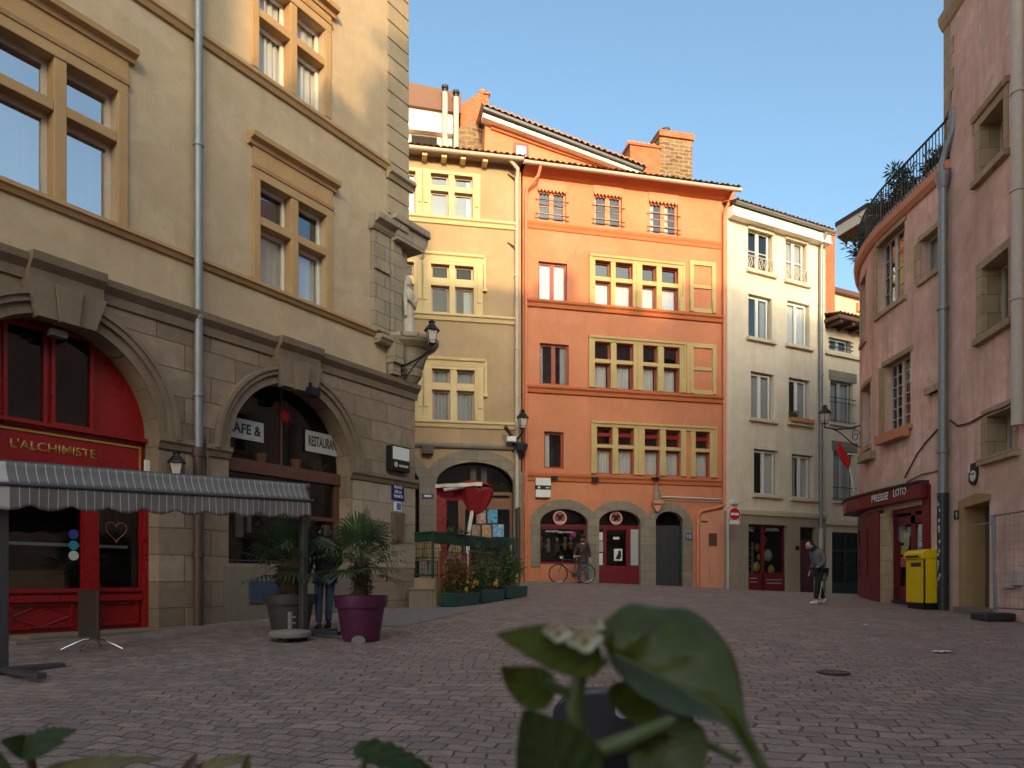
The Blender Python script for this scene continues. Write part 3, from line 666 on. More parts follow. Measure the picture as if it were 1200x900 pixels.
# statue on the corner corbel
st=thing('statue','pale stone statue of a robed woman with folded hands on the corner corbel','statue',tuple(L.w(cc[0]-.02,cc[1]+.02,7.07)),L.rz+.75)
st.scale=(.74,.74,.74)
def fold(th,z): return 1+.09*math.sin(th*7+z*2)*max(0,1-z/1.5)+.05*math.sin(th*3+1.2)
m=MB(); m.lathe([(.36,0),(.37,.05),(.30,.1),(.28,.3),(.25,.7),(.22,1.0),(.24,1.2),(.27,1.4),(.25,1.55),(.12,1.66),(.07,1.72),(.06,1.76)],(0,0,0),36,1,.8,fold)
m.lathe([(.03,1.72),(.09,1.78),(.115,1.88),(.105,1.98),(.06,2.06),(.01,2.08)],(0,-.03,0),18,.85,1)
m.tube([(-.25,0,1.48),(-.27,-.05,1.25),(-.16,-.22,1.12),(-.02,-.27,1.3)],[.09,.085,.07,.04],10); m.tube([(.25,0,1.48),(.27,-.05,1.25),(.16,-.22,1.12),(.02,-.27,1.3)],[.09,.085,.07,.04],10)
m.tube([(-.02,-.28,1.28),(-.01,-.30,1.38),(0,-.29,1.45)],[.035,.03,.012],8); m.tube([(.02,-.28,1.28),(.015,-.305,1.38),(.005,-.295,1.45)],[.035,.03,.012],8)
m.build('robed_figure',M['statue'],st,smooth=True)
m=MB(); m.lathe([(.13,1.78),(.15,1.9),(.14,2.0),(.08,2.1),(.01,2.13)],(0,.03,0),18,.95,1); m.tube([(-.13,.06,1.95),(-.17,.08,1.6),(-.26,.08,1.2),(-.3,.06,.7)],[.04,.07,.08,.05],8); m.tube([(.13,.06,1.95),(.17,.08,1.6),(.26,.08,1.2),(.3,.06,.7)],[.04,.07,.08,.05],8)
m.build('veil',M['statue'],st,smooth=True)
m=MB(); m.lathe([(.42,-.02),(.44,.0),(.43,.06),(.36,.09),(.01,.09)],(0,0,0),28); m.build('plinth',M['statue'],st,smooth=True)
# ================================================================== yellow house
Y_=Fac((.38,27.0),(5.47,1.0))
ry=Y_.root('yellow_house','yellow rendered house with stone cross windows and a shop arch behind the terrace','house')
y0,y1=Y_.s(440),Y_.s(610.5)
def R4(F,u0,u1,v0,v1,off=0):
    um=(u0+u1)/2; return (F.s(u0,off),F.s(u1,off),F.z(um,v1,off),F.z(um,v0,off))
YW=[((504.5,525.5),(532.5,554),(204,217.5),(224,256.5),(492.5,564)),((505,526.5),(533,555),(310,326),(335,369.5),(492,567)),((506,527.5),(535,556),(432.5,449),(457,494),(493,568))]
yh=[]; ydat=[]
for c1,c2,up,lo,outer in YW:
    for sh in (0,1):
        a=R4(Y_,c1[0],c1[1],*up); b=R4(Y_,c1[0],c1[1],*lo); q=R4(Y_,c2[0],c2[1],*lo)
        d=-sh*(Y_.s(outer[1])-Y_.s(outer[0]))*.93 if sh else 0
        k1=(a[0]+d,a[1]+d); k2=(q[0]+d,q[1]+d); zl,zh=b[2],a[3]; zm0,zm1=b[3],a[2]
        yh.append((k1[0],k2[1],zl,zh)); ydat.append((k1,k2,((zl,zm0),(zm1,zh)),Y_.s(outer[0])+d,Y_.s(outer[1])+d))
zs=Y_.z(556,567); zt=Y_.z(556,541.7); ya=(Y_.s(511.5),Y_.s(601.5),.6,zs,zt)
yb_=(Y_.s(511.5)-.62-2.8,Y_.s(511.5)-.62,.6,zs,zt)
ztop=Y_.z(560,189)
wall('yellow_wall',ry,M['yellow'],y0,y1,.3,ztop,yh+[ya,yb_],.24,depth=7)
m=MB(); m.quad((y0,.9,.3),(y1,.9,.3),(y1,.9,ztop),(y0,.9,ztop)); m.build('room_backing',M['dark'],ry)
for i,(c1,c2,rows,oa,ob) in enumerate(ydat):
    w,s=cross(ry,c1,c2,rows,M['ystone'],M['woodgrey'],M['glass_low'] if i in(2,3) else M['glass'],bw=.1,y=.16,cur=([(G_,1)] if i>3 else [None,(W_,.3,1),None,(W_,.3,1)] if i<2 else [None,None,None,(G_,.5,1)]),fw=.07,proud=.06)
    z0,z1=rows[0][0],rows[1][1]
    for x in (oa+.05,ob-.33): 
        m=MB(); m.box(x,x+.28,-.09,.003,z0,z1+.1); m.box(x+.07,x+.21,-.13,-.085,z0+.5,z1); m.box(x+.03,x+.25,-.14,-.085,z0,z0+.14); m.build('pilaster',M['ystone'],w,bevel=.01)
    if i>1:
        m=MB(); m.moulding([(.002,z1+.1),(-.07,z1+.1),(-.10,z1+.28),(-.16,z1+.32),(-.17,z1+.4),(.002,z1+.44)],oa,ob)
        m.box(ob-.02,ob+.07,-.08,.003,z0+1.0,z1+.36); m.box(ob-.08,ob+.1,-.12,.003,z0+.95,z0+1.08); m.build('hood_mould',M['ystone'],w,bevel=.01)
for v in (261,373,497.5):
    m=MB(); z=Y_.z(550,v); m.moulding([(.002,z-.16),(-.06,z-.14),(-.10,z-.02),(-.16,z+.02),(-.16,z+.10),(.002,z+.13)],y0,y1-.2); m.build('sill_course',M['ystone'],ry)
m=MB(); z=Y_.z(545,523); m.moulding([(.002,z-.1),(-.1,z-.08),(-.14,z),(-.1,z+.09),(.002,z+.1)],Y_.s(486),Y_.s(603)); m.build('stone_band',M['grey_stone'],ry)
m=MB(); arch_ring(m,ya[0],ya[1],zs,zt,.46,-.03,.2); arch_ring(m,yb_[0],yb_[1],zs,zt,.46,-.031,.2); m.box(ya[1],ya[1]+.33,-.034,.2,.6,zs+.1); m.box(yb_[1],ya[0],-.034,.2,.6,zs+.1)
m.build('arch_stones',M['grey_stone'],ry)
m=MB(); z=Y_.z(500,527)
for u in (501,): m.box(Y_.s(u)-.2,Y_.s(u)+.2,-.3,0,Y_.z(501,533),Y_.z(501,524))
m.build('lamp_box',M['castiron'],ry)
# eaves with rafter ends, gutter
eave(ry,y0,y1+.1,ztop+.22,.57,5,.3)
for u in (497,519.5,541.5,567): m=MB(); s=Y_.s(u); m.box(s-.09,s+.09,-.42,.1,ztop-.22,ztop-.02); m.build('rafter_end',M['ystone'],ry)
gutter(ry,y0,y1,ztop-.02,-.52,M['zincw'],.1)
m=MB(); m.box(y0,y1,-.5,0,ztop-.02,ztop+.0); m.build('soffit',M['woodgrey'],ry)
# shop inside the arch
yb=.28; a,b=ya[0],ya[1]; zr=Y_.z(556,579)
m=MB(); m.box(a,b,yb-.05,yb+.05,zr,zr+.12); m.box(Y_.s(543),Y_.s(546),yb-.05,yb+.05,1.2,zr); m.box(b-.09,b,yb-.04,yb+.05,1.2,zr); m.box(Y_.s(538),Y_.s(543),yb-.02,yb+.05,1.2,zr); m.box(Y_.s(546),b,yb-.06,yb+.05,1.2,1.9)
m.box(Y_.s(546),Y_.s(599),yb-.08,yb-.0,Y_.z(572,596),Y_.z(572,583)); sf=m.build('shop_front',plain('brown_shop_wood',(.20,.085,.045),.5),ry)
m=MB(); m.box(Y_.s(511.5),Y_.s(523.5),yb-.2,yb-.14,1.3,zr); m.build('red_door',M['red'],ry)
m=MB(); m.quad((a,yb,1.2),(b,yb,1.2),(b,yb,zr),(a,yb,zr)); m.quad(*[((a+b)/2+(b-a)/2*math.cos(math.pi*i/20),yb+.01,zs+(zt-zs)*math.sin(math.pi*i/20)) for i in range(21)]); m.quad((a,yb+.01,zr),(b,yb+.01,zr),(b,yb+.01,zs),(a,yb+.01,zs)); m.build('pane',M['glass_dark'],sf)
for i,(u0,u1,v0,v1,col,c2) in enumerate(((558.5,569.5,598,613.5,(.30,.16,.15),(.5,.35,.25)),(571.5,583,597,613,(.03,.12,.32),(.1,.4,.6)),(553,563,615,630.5,(.32,.24,.16),(.2,.14,.1)),(565,576,615,630.5,(.35,.19,.08),(.5,.33,.2)),(577.5,590.5,614.5,629,(.05,.25,.5),(.35,.5,.6)))):
    r=R4(Y_,u0,u1,v0,v1,-.2); mm,nt,bb,_=newmat('poster_print%d'%i); nt.links.new(mixc(nt,ramp(nt,noise(nt,coords(nt),4.5,4,.6,1.5),.42,.6),col,c2),bb.inputs['Base Color']); bb.inputs['Roughness'].default_value=.4
    m=MB(); m.box(r[0],r[1],yb-.05,yb-.03,r[2],r[3]); p=m.build('poster',mm,sf); m=MB(); rectframe(m,r[0]-.03,r[1]+.03,r[2]-.03,r[3]+.03,yb-.055,yb-.028,.025); m.build('poster_frame',M['black'],p)
r=R4(Y_,494.5,508,578.5,584,.05); m=MB(); m.box(r[0],r[1],-.07,-.03,r[2],r[3]); p=m.build('small_blue_sign',plain('sign_blue',(.02,.07,.16),.4),ry); m=MB(); m.box(r[0]+.08,r[1]-.08,-.074,-.06,r[2]+.05,r[3]-.05); m.build('sign_line',M['signw'],p)
curtain(sf,Y_.s(553),Y_.s(560),zs-.3,zt-.1,yb+.2,M['curtaing']); curtain(sf,Y_.s(566),Y_.s(573),zs-.3,zt-.1,yb+.2,M['curtaing'])
m=MB()
for i in range(60): th=random.uniform(0,6.3); m.leaf((Y_.s(586),yb+.15,zr+.1),(math.cos(th),-.3,.8*random.random()+.2),.45,.06)
m.build('house_plant',M['shrub'],sf)
# downpipe between the yellow and the orange house
s=Y_.s(605.5,.1)
pipe_run(ry,[(s-.35,-.45,ztop-.05),(s,-.3,ztop-.3),(s,-.12,ztop-.6),(s,-.12,4.0)],.075,M['zincw'],collars=[((s,-.12,z),(s,-.12,z+.07)) for z in (4.6,7.2,9.9,12.6)])
pipe_run(ry,[(s+.05,-.12,1.2),(s+.05,-.12,4.05)],.085,M['castiron'],name='cast_iron_shoe')
for v in (212,292): m=MB(); z=Y_.z(602,v); m.tube([(s-.32,-.02,z+.22),(s-.02,-.1,z)],.025,6); m.build('pipe_hook',M['castiron'],ry)
# set back attic floor with flues
m=MB(); yA=1.6
def zz(u,v): return Y_.z(u,v,-yA)
a,b=y0,Y_.s(530,-yA); m.box(a,b,yA,yA+5,zz(500,176),zz(500,150)); m.box(a,b,yA-.25,yA+5,zz(500,158),zz(500,129)); m.build('attic_wall',M['cwhite'],ry)
m=MB(); m.prism([(a,zz(480,129)),(b+.3,zz(530,139)),(b+.3,zz(530,116)),(a,zz(470,100))],yA-.4,yA+5); m.build('attic_roof',M['roofd'],ry)
m=MB(); m.box(Y_.s(482,-yA),Y_.s(512,-yA),yA-.03,yA+.1,zz(495,174),zz(495,160)); m.build('attic_window',M['dark'],ry)
for u,vt,vb,r,g in ((521.5,101,176,.105,'a'),(534.5,107,178,.105,'b')):
    m=MB(); s=Y_.s(u,-.9); za,zb2=Y_.z(u,vb,-.9),Y_.z(u,vt,-.9); m.tube([(s,.9,za),(s,.9,zb2-.25)],r,12); m.build('metal_flue',M['zincw'],ry,smooth=True)
    m=MB(); m.tube([(s,.9,zb2-.3),(s,.9,zb2-.12)],r*.9,12); m.tube([(s,.9,zb2-.1),(s,.9,zb2)],r*1.25,12); m.build('flue_cap',M['darkgrey'],ry)

# ================================================================== orange house
O=Fac((.38,27.0),(4.39,1.0))
ro=O.root('orange_house','tall orange rendered house with red windows and three stone shop arches','house')
o0,o1=O.s(612.5),O.s(850.5)
zt0=O.z(735,215.5)
OS=[(630,663.5,214,259.5),(696,729,219,266),(760.5,794.5,228,275)]
h1=[R4(O,*x) for x in OS]
sing=[R4(O,631,664.5,307.5,353),R4(O,632.5,666.5,403,451),R4(O,637.5,660.5,506,549)]
def grp(cols,up,lo,uc): # up/lo given at column centre uc
    zt_,zm1=O.z(uc,up[0]),O.z(uc,up[1]); zm0,zl=O.z(uc,lo[0]),O.z(uc,lo[1]); return [(O.s(a),O.s(b)) for a,b in cols],((zl,zm0),(zm1,zt_))
G2=grp([(697,715.5),(721,741),(752,769),(775,794.5)],(306,324.5),(329.5,357.5),706)
G3=grp([(696.5,715.5),(722,742),(753,770.5),(777.5,796)],(401,421),(425.5,455),706)
G4=grp([(699,717.5),(724,742.5),(755,773),(780,797.5),(814.5,831.5)],(500.5,521),(525,555.5),708)
bl2=(O.s(812),O.s(833),O.z(822,366.5),O.z(822,312)); bl3=(O.s(812),O.s(833.5),O.z(822,462),O.z(822,408.5))
def gh(G): 
    c,r=G; return [(c[0][0],c[1][1],r[0][0],r[1][1]),(c[2][0],c[3][1],r[0][0],r[1][1])]+([(c[4][0],c[4][1],r[0][0],r[1][1])] if len(c)>4 else [])
z1s=O.z(660,613.5)
A1=(O.s(632.5),O.s(688.5),O.z(660,661),z1s,O.z(660,596.5)); A2=(O.s(701.5),O.s(750.5),.3,O.z(726,613.5),O.z(726,598)); A3=(O.s(768),O.s(800),.3,O.z(784,612),O.z(784,599.5))
wall('orange_wall',ro,M['orange'],o0,o1,0,zt0,h1+sing+gh(G2)+gh(G3)+gh(G4)+[A1,A2,A3],.24,depth=9)
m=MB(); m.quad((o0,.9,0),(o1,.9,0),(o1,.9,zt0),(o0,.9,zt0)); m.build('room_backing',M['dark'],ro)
for i,h in enumerate(h1):
    c=[(W_,.25,-1)] if i==1 else [(W_,.45,0),] if i==2 else None
    z2=h[3]-.30
    w=window(ro,[(h[0],(h[0]+h[1])/2,h[2],z2),((h[0]+h[1])/2,h[1],h[2],z2)],M['salmon'],M['glass'],y=.14,fw=.085,cur=c,bars=(1,4))
    m=MB(); m.box(h[0]-.02,h[1]+.02,-.03,.08,z2+.0,h[3]+.04); n=8
    for q in range(n): x=h[0]+(h[1]-h[0])*(q+.5)/n; m.prism([(x-.06,z2),(x+.06,z2),(x,z2-.09)],-.028,.07)
    m.build('fretted_blind_box',M['salmon'],w)
    m=MB()
    for z in (h[2]+.06,h[2]+.22,h[2]+.75): m.tube([(h[0]-.1,-.05,z),(h[1]+.1,-.05,z)],.014,6)
    m.build('window_rail',M['darkgrey'],w)
for i,h in enumerate(sing):
    mid=(h[0]+h[1])/2
    lights=[(h[0],h[1],h[2],h[3])] if i==2 else [(h[0],mid,h[2],h[3]),(mid,h[1],h[2],h[3])]
    window(ro,lights,M['redwin'],M['glass'],y=.15,fw=.075,cur=[[(W_,1)],[(G_,.3,0),(G_,.5)],[(W_,.35,-1)]][i])
def group(G,cur,gm,blind=None,top_red=False):
    c,r=G; z0,z1=r[0][0],r[1][1]; lights=[]
    for x in c: lights+=[(*x,*r[1]),(*x,*r[0])]
    A,B=c[0][0],c[3][1]
    pair=[(c[0],c[1]),(c[2],c[3])]
    w=None
    for p in pair+([(c[4],)] if len(c)>4 else []):
        li=[]
        for x in p: li+=[(*x,*r[1]),(*x,*r[0])]
        q=window(ro,li,M['redwin'],gm,y=.17,fw=.06,cur=cur); w=w or q
    s=MB()
    for p,q in pair:
        s.box(p[1]-.003,q[0]+.003,-.05,.13,z0,z1-.002)
        for x in (p,q): s.box(x[0]-.0,x[1]+.0,-.035,.13,r[0][1],r[1][0])
        s.box((p[1]+q[0])/2-.06,(p[1]+q[0])/2+.06,-.09,-.04,z0,z0+.55)
    e=[(A-.2,A+.004),(c[1][1]-.004,c[2][0]+.004),(B-.004,B+.22)]
    if len(c)>4: e+=[(c[4][0]-.2,c[4][0]+.004),(c[4][1]-.004,c[4][1]+.24)]; s.box(c[4][0],c[4][1],-.035,.13,r[0][1],r[1][0])
    for a,b in e: s.box(a,b,-.06,.003,z0,z1+.002); s.box((a+b)/2-.07,(a+b)/2+.07,-.11,-.05,z0,z0+.55); s.box((a+b)/2-.05,(a+b)/2+.05,-.085,-.05,z0+.6,z1)
    m0,m1=A-.24,(c[4][1]+.28 if len(c)>4 else B+.26)
    s.moulding([(.003,z1-.003),(-.06,z1-.003),(-.08,z1+.1),(-.12,z1+.12),(-.13,z1+.2),(.003,z1+.23)],m0,m1)
    s.box(m0,m0+.09,-.1,.003,z0,z1+.2); s.box(m1-.09,m1,-.1,.003,z0,z1+.2)
    s.build('stone_surround',M['ostone'],w,bevel=.01)
    return w
group(G2,[None,(W_,1)],M['glass']); group(G3,[None,(W_,.85,-1)],M['glass']); group(G4,[None,(W_,1,0)],M['glass'])
for x in G4[0]: w=MB(); w.box(x[0]+.03,x[1]-.03,.1,.14,G4[1][1][1]-.34,G4[1][1][1]-.2); w.build('red_roller_blind',M['red'],ro)
for b,base in ((bl2,0),(bl3,1)):                # blind stone frames
    m=MB(); rectframe(m,b[0]-.16,b[1]+.2,b[2]-.02,b[3]+.18,-.06,.003,.17); zc_=b[2]+(b[3]-b[2])*.55; m.box(b[0],b[1],-.05,.003,zc_-.07,zc_+.07)
    for x in (b[0]-.08,b[1]+.1): m.box(x-.07,x+.07,-.11,-.05,b[2],b[2]+.45)
    if base: m.box(O.s(804.5),O.s(811),-.04,.003,b[2],b[3]+.18)
    m.build('blind_window_frame',M['ostone'],ro,bevel=.01)
for (u,v,p) in ((735,274.5,.07),(735,363.5,.16),(735,461,.16),(735,561,.12)):
    m=MB(); z=O.z(u,v); m.moulding([(.002,z-.2),(-p*.5,z-.18),(-p*.6,z-.06),(-p,z),(-p,z+.08),(.002,z+.12)],o0+.1,o1-.08); m.build('string_course',M['ostring'],ro)
eave(ro,o0-.1,o1+.35,zt0+.29,.62,6,.3)
gutter(ro,o0-.1,o1+.35,zt0+.03,-.56,M['zincw'],.1)
m=MB(); m.moulding([(.002,zt0-.22),(-.12,zt0-.18),(-.2,zt0-.12),(-.48,zt0-.03),(-.5,zt0+.02),(.002,zt0+.05)],o0,o1+.1); m.build('eaves_moulding',M['ostring'],ro)
pipe_run(ro,[(o0+.55,-.55,zt0-.05),(o0+.5,-.4,zt0-.35),(o0+.12,-.18,zt0-.75),(o0+.10,-.1,zt0-1.1),(o0+.10,-.1,1.3)],.06,M['salmon'])
pipe_run(ro,[(o1+.1,-.5,zt0),(o1+.0,-.4,zt0-.3),(o1-.12,-.14,zt0-.7),(o1-.12,-.1,zt0-1.1),(o1-.12,-.1,O.z(850,592)),(O.s(842,.1),-.1,O.z(842,595)),(O.s(822,.1),-.1,O.z(822,599)),(O.s(818,.1),-.1,O.z(818,604)),(O.s(818,.1),-.1,.9)],.07,M['salmon'])
# arch stones
m=MB(); arch_ring(m,A1[0],A1[1],A1[3],A1[4],.36,-.04,.2); arch_ring(m,A2[0],A2[1],A2[3],A2[4],.36,-.041,.2); arch_ring(m,A3[0],A3[1],A3[3],A3[4],.34,-.042,.2)
m.box(A1[0]-.34,A1[0]+.003,-.043,.2,A1[2]-.1,A1[3]+.05); m.box(A1[1]-.003,A2[0]+.003,-.045,.2,.3,A1[3]+.3); m.box(A2[1]-.003,A3[0]+.003,-.044,.2,.3,A2[3]+.3); m.box(A3[1]-.003,A3[1]+.42,-.043,.2,.3,A3[3]+.05)
m.build('arch_stones',M['grey_stone'],ro)
def archfront(A,y,mat,name,glass=True,zr=None):
    mb=MB(); a,b,c,zs_,zt_=A; zr=zr or zs_-.05
    rectframe(mb,a,b,c,zr,y-.05,y+.05,.09); mb.box(a,b,y-.07,y+.05,zr-.02,zr+.09)
    o=mb.build(name,mat,ro); g=MB(); g.quad((a,y,c),(b,y,c),(b,y,zs_),(a,y,zs_)); g.build('pane',M['glass_dark'],o); g=MB(); g.quad(*[((a+b)/2+(b-a)/2*math.cos(math.pi*i/18),y+.004,zs_+(zt_-zs_)*math.sin(math.pi*i/18)) for i in range(19)])
    if glass: g.build('pane',M['glass_dark'],o)
    return o
f1=archfront(A1,.2,M['redd'],'shop_window',zr=O.z(660,617)); f2=archfront(A2,.2,M['redd'],'shop_door',zr=O.z(726,618))
def roundsign(par,u,v,r):
    m=MB(); m.lathe([(.001,0),(r,0),(r,.03),(.001,.03)],(0,0,0),28); o=m.build('round_sign',plain('sign_pink_red',(.40,.07,.07),.5,0,.05),par); o.rotation_euler=(R(90),0,0); o.location=(O.s(u),.13,O.z(u,v))
    m=MB(); m.lathe([(r*.86,.034),(r*.95,.034),(r*.95,.036),(r*.86,.036)],(0,0,0),28,caps=False); q=m.build('sign_ring',M['signw'],par); q.rotation_euler=(R(90),0,0); q.location=(O.s(u),.13,O.z(u,v))
    m=MB(); x,z=O.s(u),O.z(u,v)
    for dx,dz,rr in ((0,.02,.07),(-.1,.08,.05),(.1,.08,.05),(-.05,-.06,.045),(.06,-.03,.04)): m.prism([(x+dx+rr*math.cos(i*.628),z+dz+rr*1.3*math.sin(i*.628)) for i in range(10)],.085,.10)
    m.build('dark_emblem',M['black'],par); m=MB(); m.prism([(x-.17,z-.14),(x+.17,z-.14),(x+.12,z-.2),(x-.12,z-.2)],.084,.10); m.build('white_band',M['zincw'],par)
roundsign(f1,657,606.5,.27); roundsign(f2,723,607,.26)
M['doll']=plain('doll_cloth',(.42,.34,.27),.8,0,.3)
# little puppet-like white figures hanging in the shop window (generic dolls), white lettering arc
for i,u in enumerate((636,645,655.5,665,672)):
    m=MB(); x,z=O.s(u),O.z(u,631+(i*7)%4)
    m.lathe([(.01,.1),(.06,.06),(.06,0),(.03,-.06)],(x,.32,z),10); m.tube([(x-.13,.3,z-.22),(x,.3,z-.1),(x+.13-.05*(i%2),.3,z-.22+.16*((i*3)%2))],.026,6); m.lathe([(.04,-.07),(.07+.02*(i%3),-.2),(.075+.02*((i+1)%2),-.34-.05*(i%3)),(.02,-.42)],(x,.32,z),8); m.m=0
    dl=m.build('display_doll',plain('doll_cloth_%s'%'abcde'[i],((.10,.11,.16),(.34,.26,.2),(.08,.07,.07),(.3,.22,.05),(.22,.07,.05))[i],.8,0,.3),f1)
    m=MB(); m.lathe([(.01,.12),(.065,.07),(.062,.0),(.02,-.07)],(x,.315,z),10); m.build('doll_head',M['doll'],dl)
for i,(t,du,w) in enumerate((('MARIONNETTES',648,.5),('DE',657.5,.12),('LYON',666,.42))):
    text(t,M['signw'],f1,(O.s(du),.13,O.z(du,624.5 if i else 623.5)),.075,w)
m=MB(); m.lathe([(.01,.14),(.13,.1),(.14,0),(.08,-.12),(.01,-.14)],(O.s(674),.3,O.z(674,626.5)),12); m.build('pink_toy',plain('pink_cloth',(.35,.04,.16),.8),f1)
m=MB(); m.box(A1[0],A1[1],.4,.6,A1[2],A1[2]+.55); m.build('display_shelf',M['black'],f1)
m=MB(); zr=O.z(726,618); m.box(O.s(708),O.s(712),.13,.24,.9,zr); m.box(O.s(735.5),O.s(740),.13,.24,.9,zr); m.box(A2[0],A2[1],.14,.24,.3,O.z(726,663)); m.build('door_post',M['redd'],f2)
for u0,u1,v0,v1,c in ((702,707.5,623.5,633,'signw'),(702,708,634,646.5,'curtaing'),(702,707.5,648,662,'signw'),(740.5,749.5,620,662.5,'curtaing'),(720,727,629,631.8,'signw'),(721,730.5,643,657,'signw')):
    r=R4(O,u0,u1,v0,v1); m=MB(); m.box(r[0],r[1],.12,.135,r[2],r[3]); m.build('paper_notice',M[c],f2)
m=MB(); r=R4(O,722.5,729.5,645,656.5); m.prism([(r[0],r[2]+.05),(r[0]+.12,r[2]+.3),(r[0]+.1,r[3]-.02),(r[1]-.02,r[3]),(r[1],r[2]+.15),(r[0]+.18,r[2]+.03)],.112,.121); m.build('dark_print',M['black'],f2)
# dark plank door in the third arch
m=MB(); zl=O.z(784,615.5); m.box(A3[0],A3[1]-.06,.16,.24,.3,zl)
for q in range(4): x=A3[0]+(A3[1]-A3[0])*q/4+.05; m.box(x,x+.22,.145,.17,.5+.0,1.5); m.box(x,x+.22,.145,.17,1.62,zl-.12)
dd=m.build('street_door',plain('slate_door_paint',(.035,.037,.043),.5),ro)
m=MB()
for q in range(8): x=A3[0]+.06+(A3[1]-A3[0]-.1)*q/7; m.tube([(x,.15,zl),(x,.15,A3[4]-.02-abs(q-3.5)*.08)],.012,5)
m.build('iron_grille',M['black'],dd)
m=MB(); m.box(A3[1]-.06,A3[1],.1,.24,.3,zl+.05); m.build('door_jamb',M['darkgrey'],dd)
r=R4(O,804,811,624.5,632.5,.05); m=MB(); m.box(r[0],r[1],-.07,-.045,r[2],r[3]); p=m.build('house_number',plain('number_blue',(.06,.08,.17),.4),ro); text('13',M['signw'],p,((r[0]+r[1])/2,-.071,r[2]+.06),.14)
# illuminated sign box
r=R4(O,627.5,645,560.5,583,.1); m=MB(); m.box(r[0],r[1],-.16,-.02,r[2],r[3]); sb=m.build('light_box_sign',M['signw'],ro,bevel=.01); q=(r[3]-r[2])
m=MB(); m.box(r[0]-.002,r[1]+.002,-.165,-.05,r[2]+q*.40,r[2]+q*.62); m.build('black_band',M['black'],sb); m=MB(); m.box(r[0]+.08,r[0]+.16,-.17,-.1,r[2]+q*.46,r[2]+q*.56); m.box(r[1]-.2,r[1]-.05,-.17,-.1,r[2]+q*.48,r[2]+q*.53); m.build('white_mark',M['signw'],sb)
m=MB(); m.box(O.s(645),O.s(652),-.2,0,O.z(648,562),O.z(648,558.5)); m.build('black_spotlight',M['black'],ro); m=MB(); x=O.s(696); m.box(x-.12,x+.12,-.22,0,O.z(696,565),O.z(696,560)); m.build('black_spotlight',M['black'],ro)
# wall shrine
x=O.s(768); zb=O.z(768,591)
m=MB(); m.box(x-.2,x+.22,-.3,0,zb,zb+.13); m.prism([(x-.2,zb),(x+.22,zb),(x+.05,zb-.3),(x-.05,zb-.3)],-.22,0); sh=m.build('shrine_bracket',M['orange2'],ro)
m=MB(); m.lathe([(.11,.13),(.13,.3),(.09,.5),(.10,.6),(.05,.68),(.06,.74),(.01,.8)],(x-.02,-.14,zb),14); m.lathe([(.07,.13),(.08,.3),(.05,.42),(.01,.5)],(x+.13,-.12,zb),10); m.build('shrine_figures',M['niche'],sh)
m=MB(); m.slab([(x-.3,-.02),(x+.2,-.02),(x-.05,-.36)],zb+.95,zb+1.03); m.build('shrine_canopy',M['black'],sh)
m=MB(); zc=O.z(810,584); m.tube([(O.s(775),-.05,zc+.02),(O.s(848),-.05,zc-.02)],.045,6); m.tube([(O.s(775),-.06,zc-.08),(O.s(848),-.06,zc-.12)],.018,6); m.build('cable_run',M['zincw'],ro)
# meter panel
m=MB(); a,b=O.s(819,.05),O.s(852); m.box(a,b,-.06,.002,.8,O.z(835,598)); mp=m.build('meter_panel',M['orange2'],ro)
for u0,u1,v0,v1,mt in ((829.5,841,624,641,'brownwood'),(820.5,830,609.5,613,'dark'),(831,846.5,652.5,680,'orange2')):
    r=R4(O,u0,u1,v0,v1,.06); m=MB(); rectframe(m,r[0],r[1],r[2],r[3],-.075,-.058,.03); m.build('hatch_frame',M['orange2'],mp); m=MB(); m.quad((r[0],-.063,r[2]),(r[1],-.063,r[2]),(r[1],-.063,r[3]),(r[0],-.063,r[3])); m.build('hatch_door',M[mt],mp)
# higher roof at the back: gable with its own eaves
yG=.7
def zg(u,v,o=-yG): return O.z(u,v,o)
def sg(u,o=-yG): return O.s(u,o)
m=MB(); m.prism([(sg(566),zt0-.2),(sg(745),zt0-.2),(sg(722),zg(722,199)),(sg(569),zg(569,143))],yG,yG+.6); m.build('rear_gable',M['orange'],ro)
P0=(sg(567),zg(567,133)); P1=(sg(748),zg(748,203))
m=MB(); n=88
def rf(a,b):
    x=P0[0]-.15+(P1[0]-P0[0]+.3)*a; z=P0[1]+(P1[1]-P0[1])*a
    return (x,yG-.5+3.5*b,z+.10*abs(math.sin(math.pi*x/.23))+.05*b)
m.sheet(rf,n,3); m.build('rear_roof',M['roof'],ro,solid=.05)
m=MB(); m.prism([(P0[0]-.1,P0[1]-.36),(P1[0],P1[1]-.26),(P1[0],P1[1]-.14),(P0[0]-.1,P0[1]-.20)],yG-.35,yG+.0); m.build('barge_board',M['cwhite'],ro)
m=MB(); m.prism([(P0[0]-.1,P0[1]-.13),(P1[0],P1[1]-.12),(P1[0],P1[1]-.04),(P0[0]-.1,P0[1]-.04)],yG-.48,yG-.1); m.build('rear_gutter',M['awnmetal'],ro)
m=MB(); m.prism([(sg(575),zg(575,148.5)),(sg(648),zg(648,174)),(sg(712),zg(712,196)),(sg(712),zg(712,199)),(sg(648),zg(648,178)),(sg(575),zg(575,152))],yG-.08,yG+.02); m.build('red_frieze',M['ostring'],ro)
m=MB(); m.box(sg(602),sg(619),yG-.06,yG+.1,zg(610,187),zg(610,169)); gw=m.build('gable_window_frame',M['redwin'],ro); m=MB(); m.box(sg(604.5),sg(616),yG-.07,yG+.0,zg(610,186),zg(610,172)); m.build('pane',M['glass_sky'],gw)
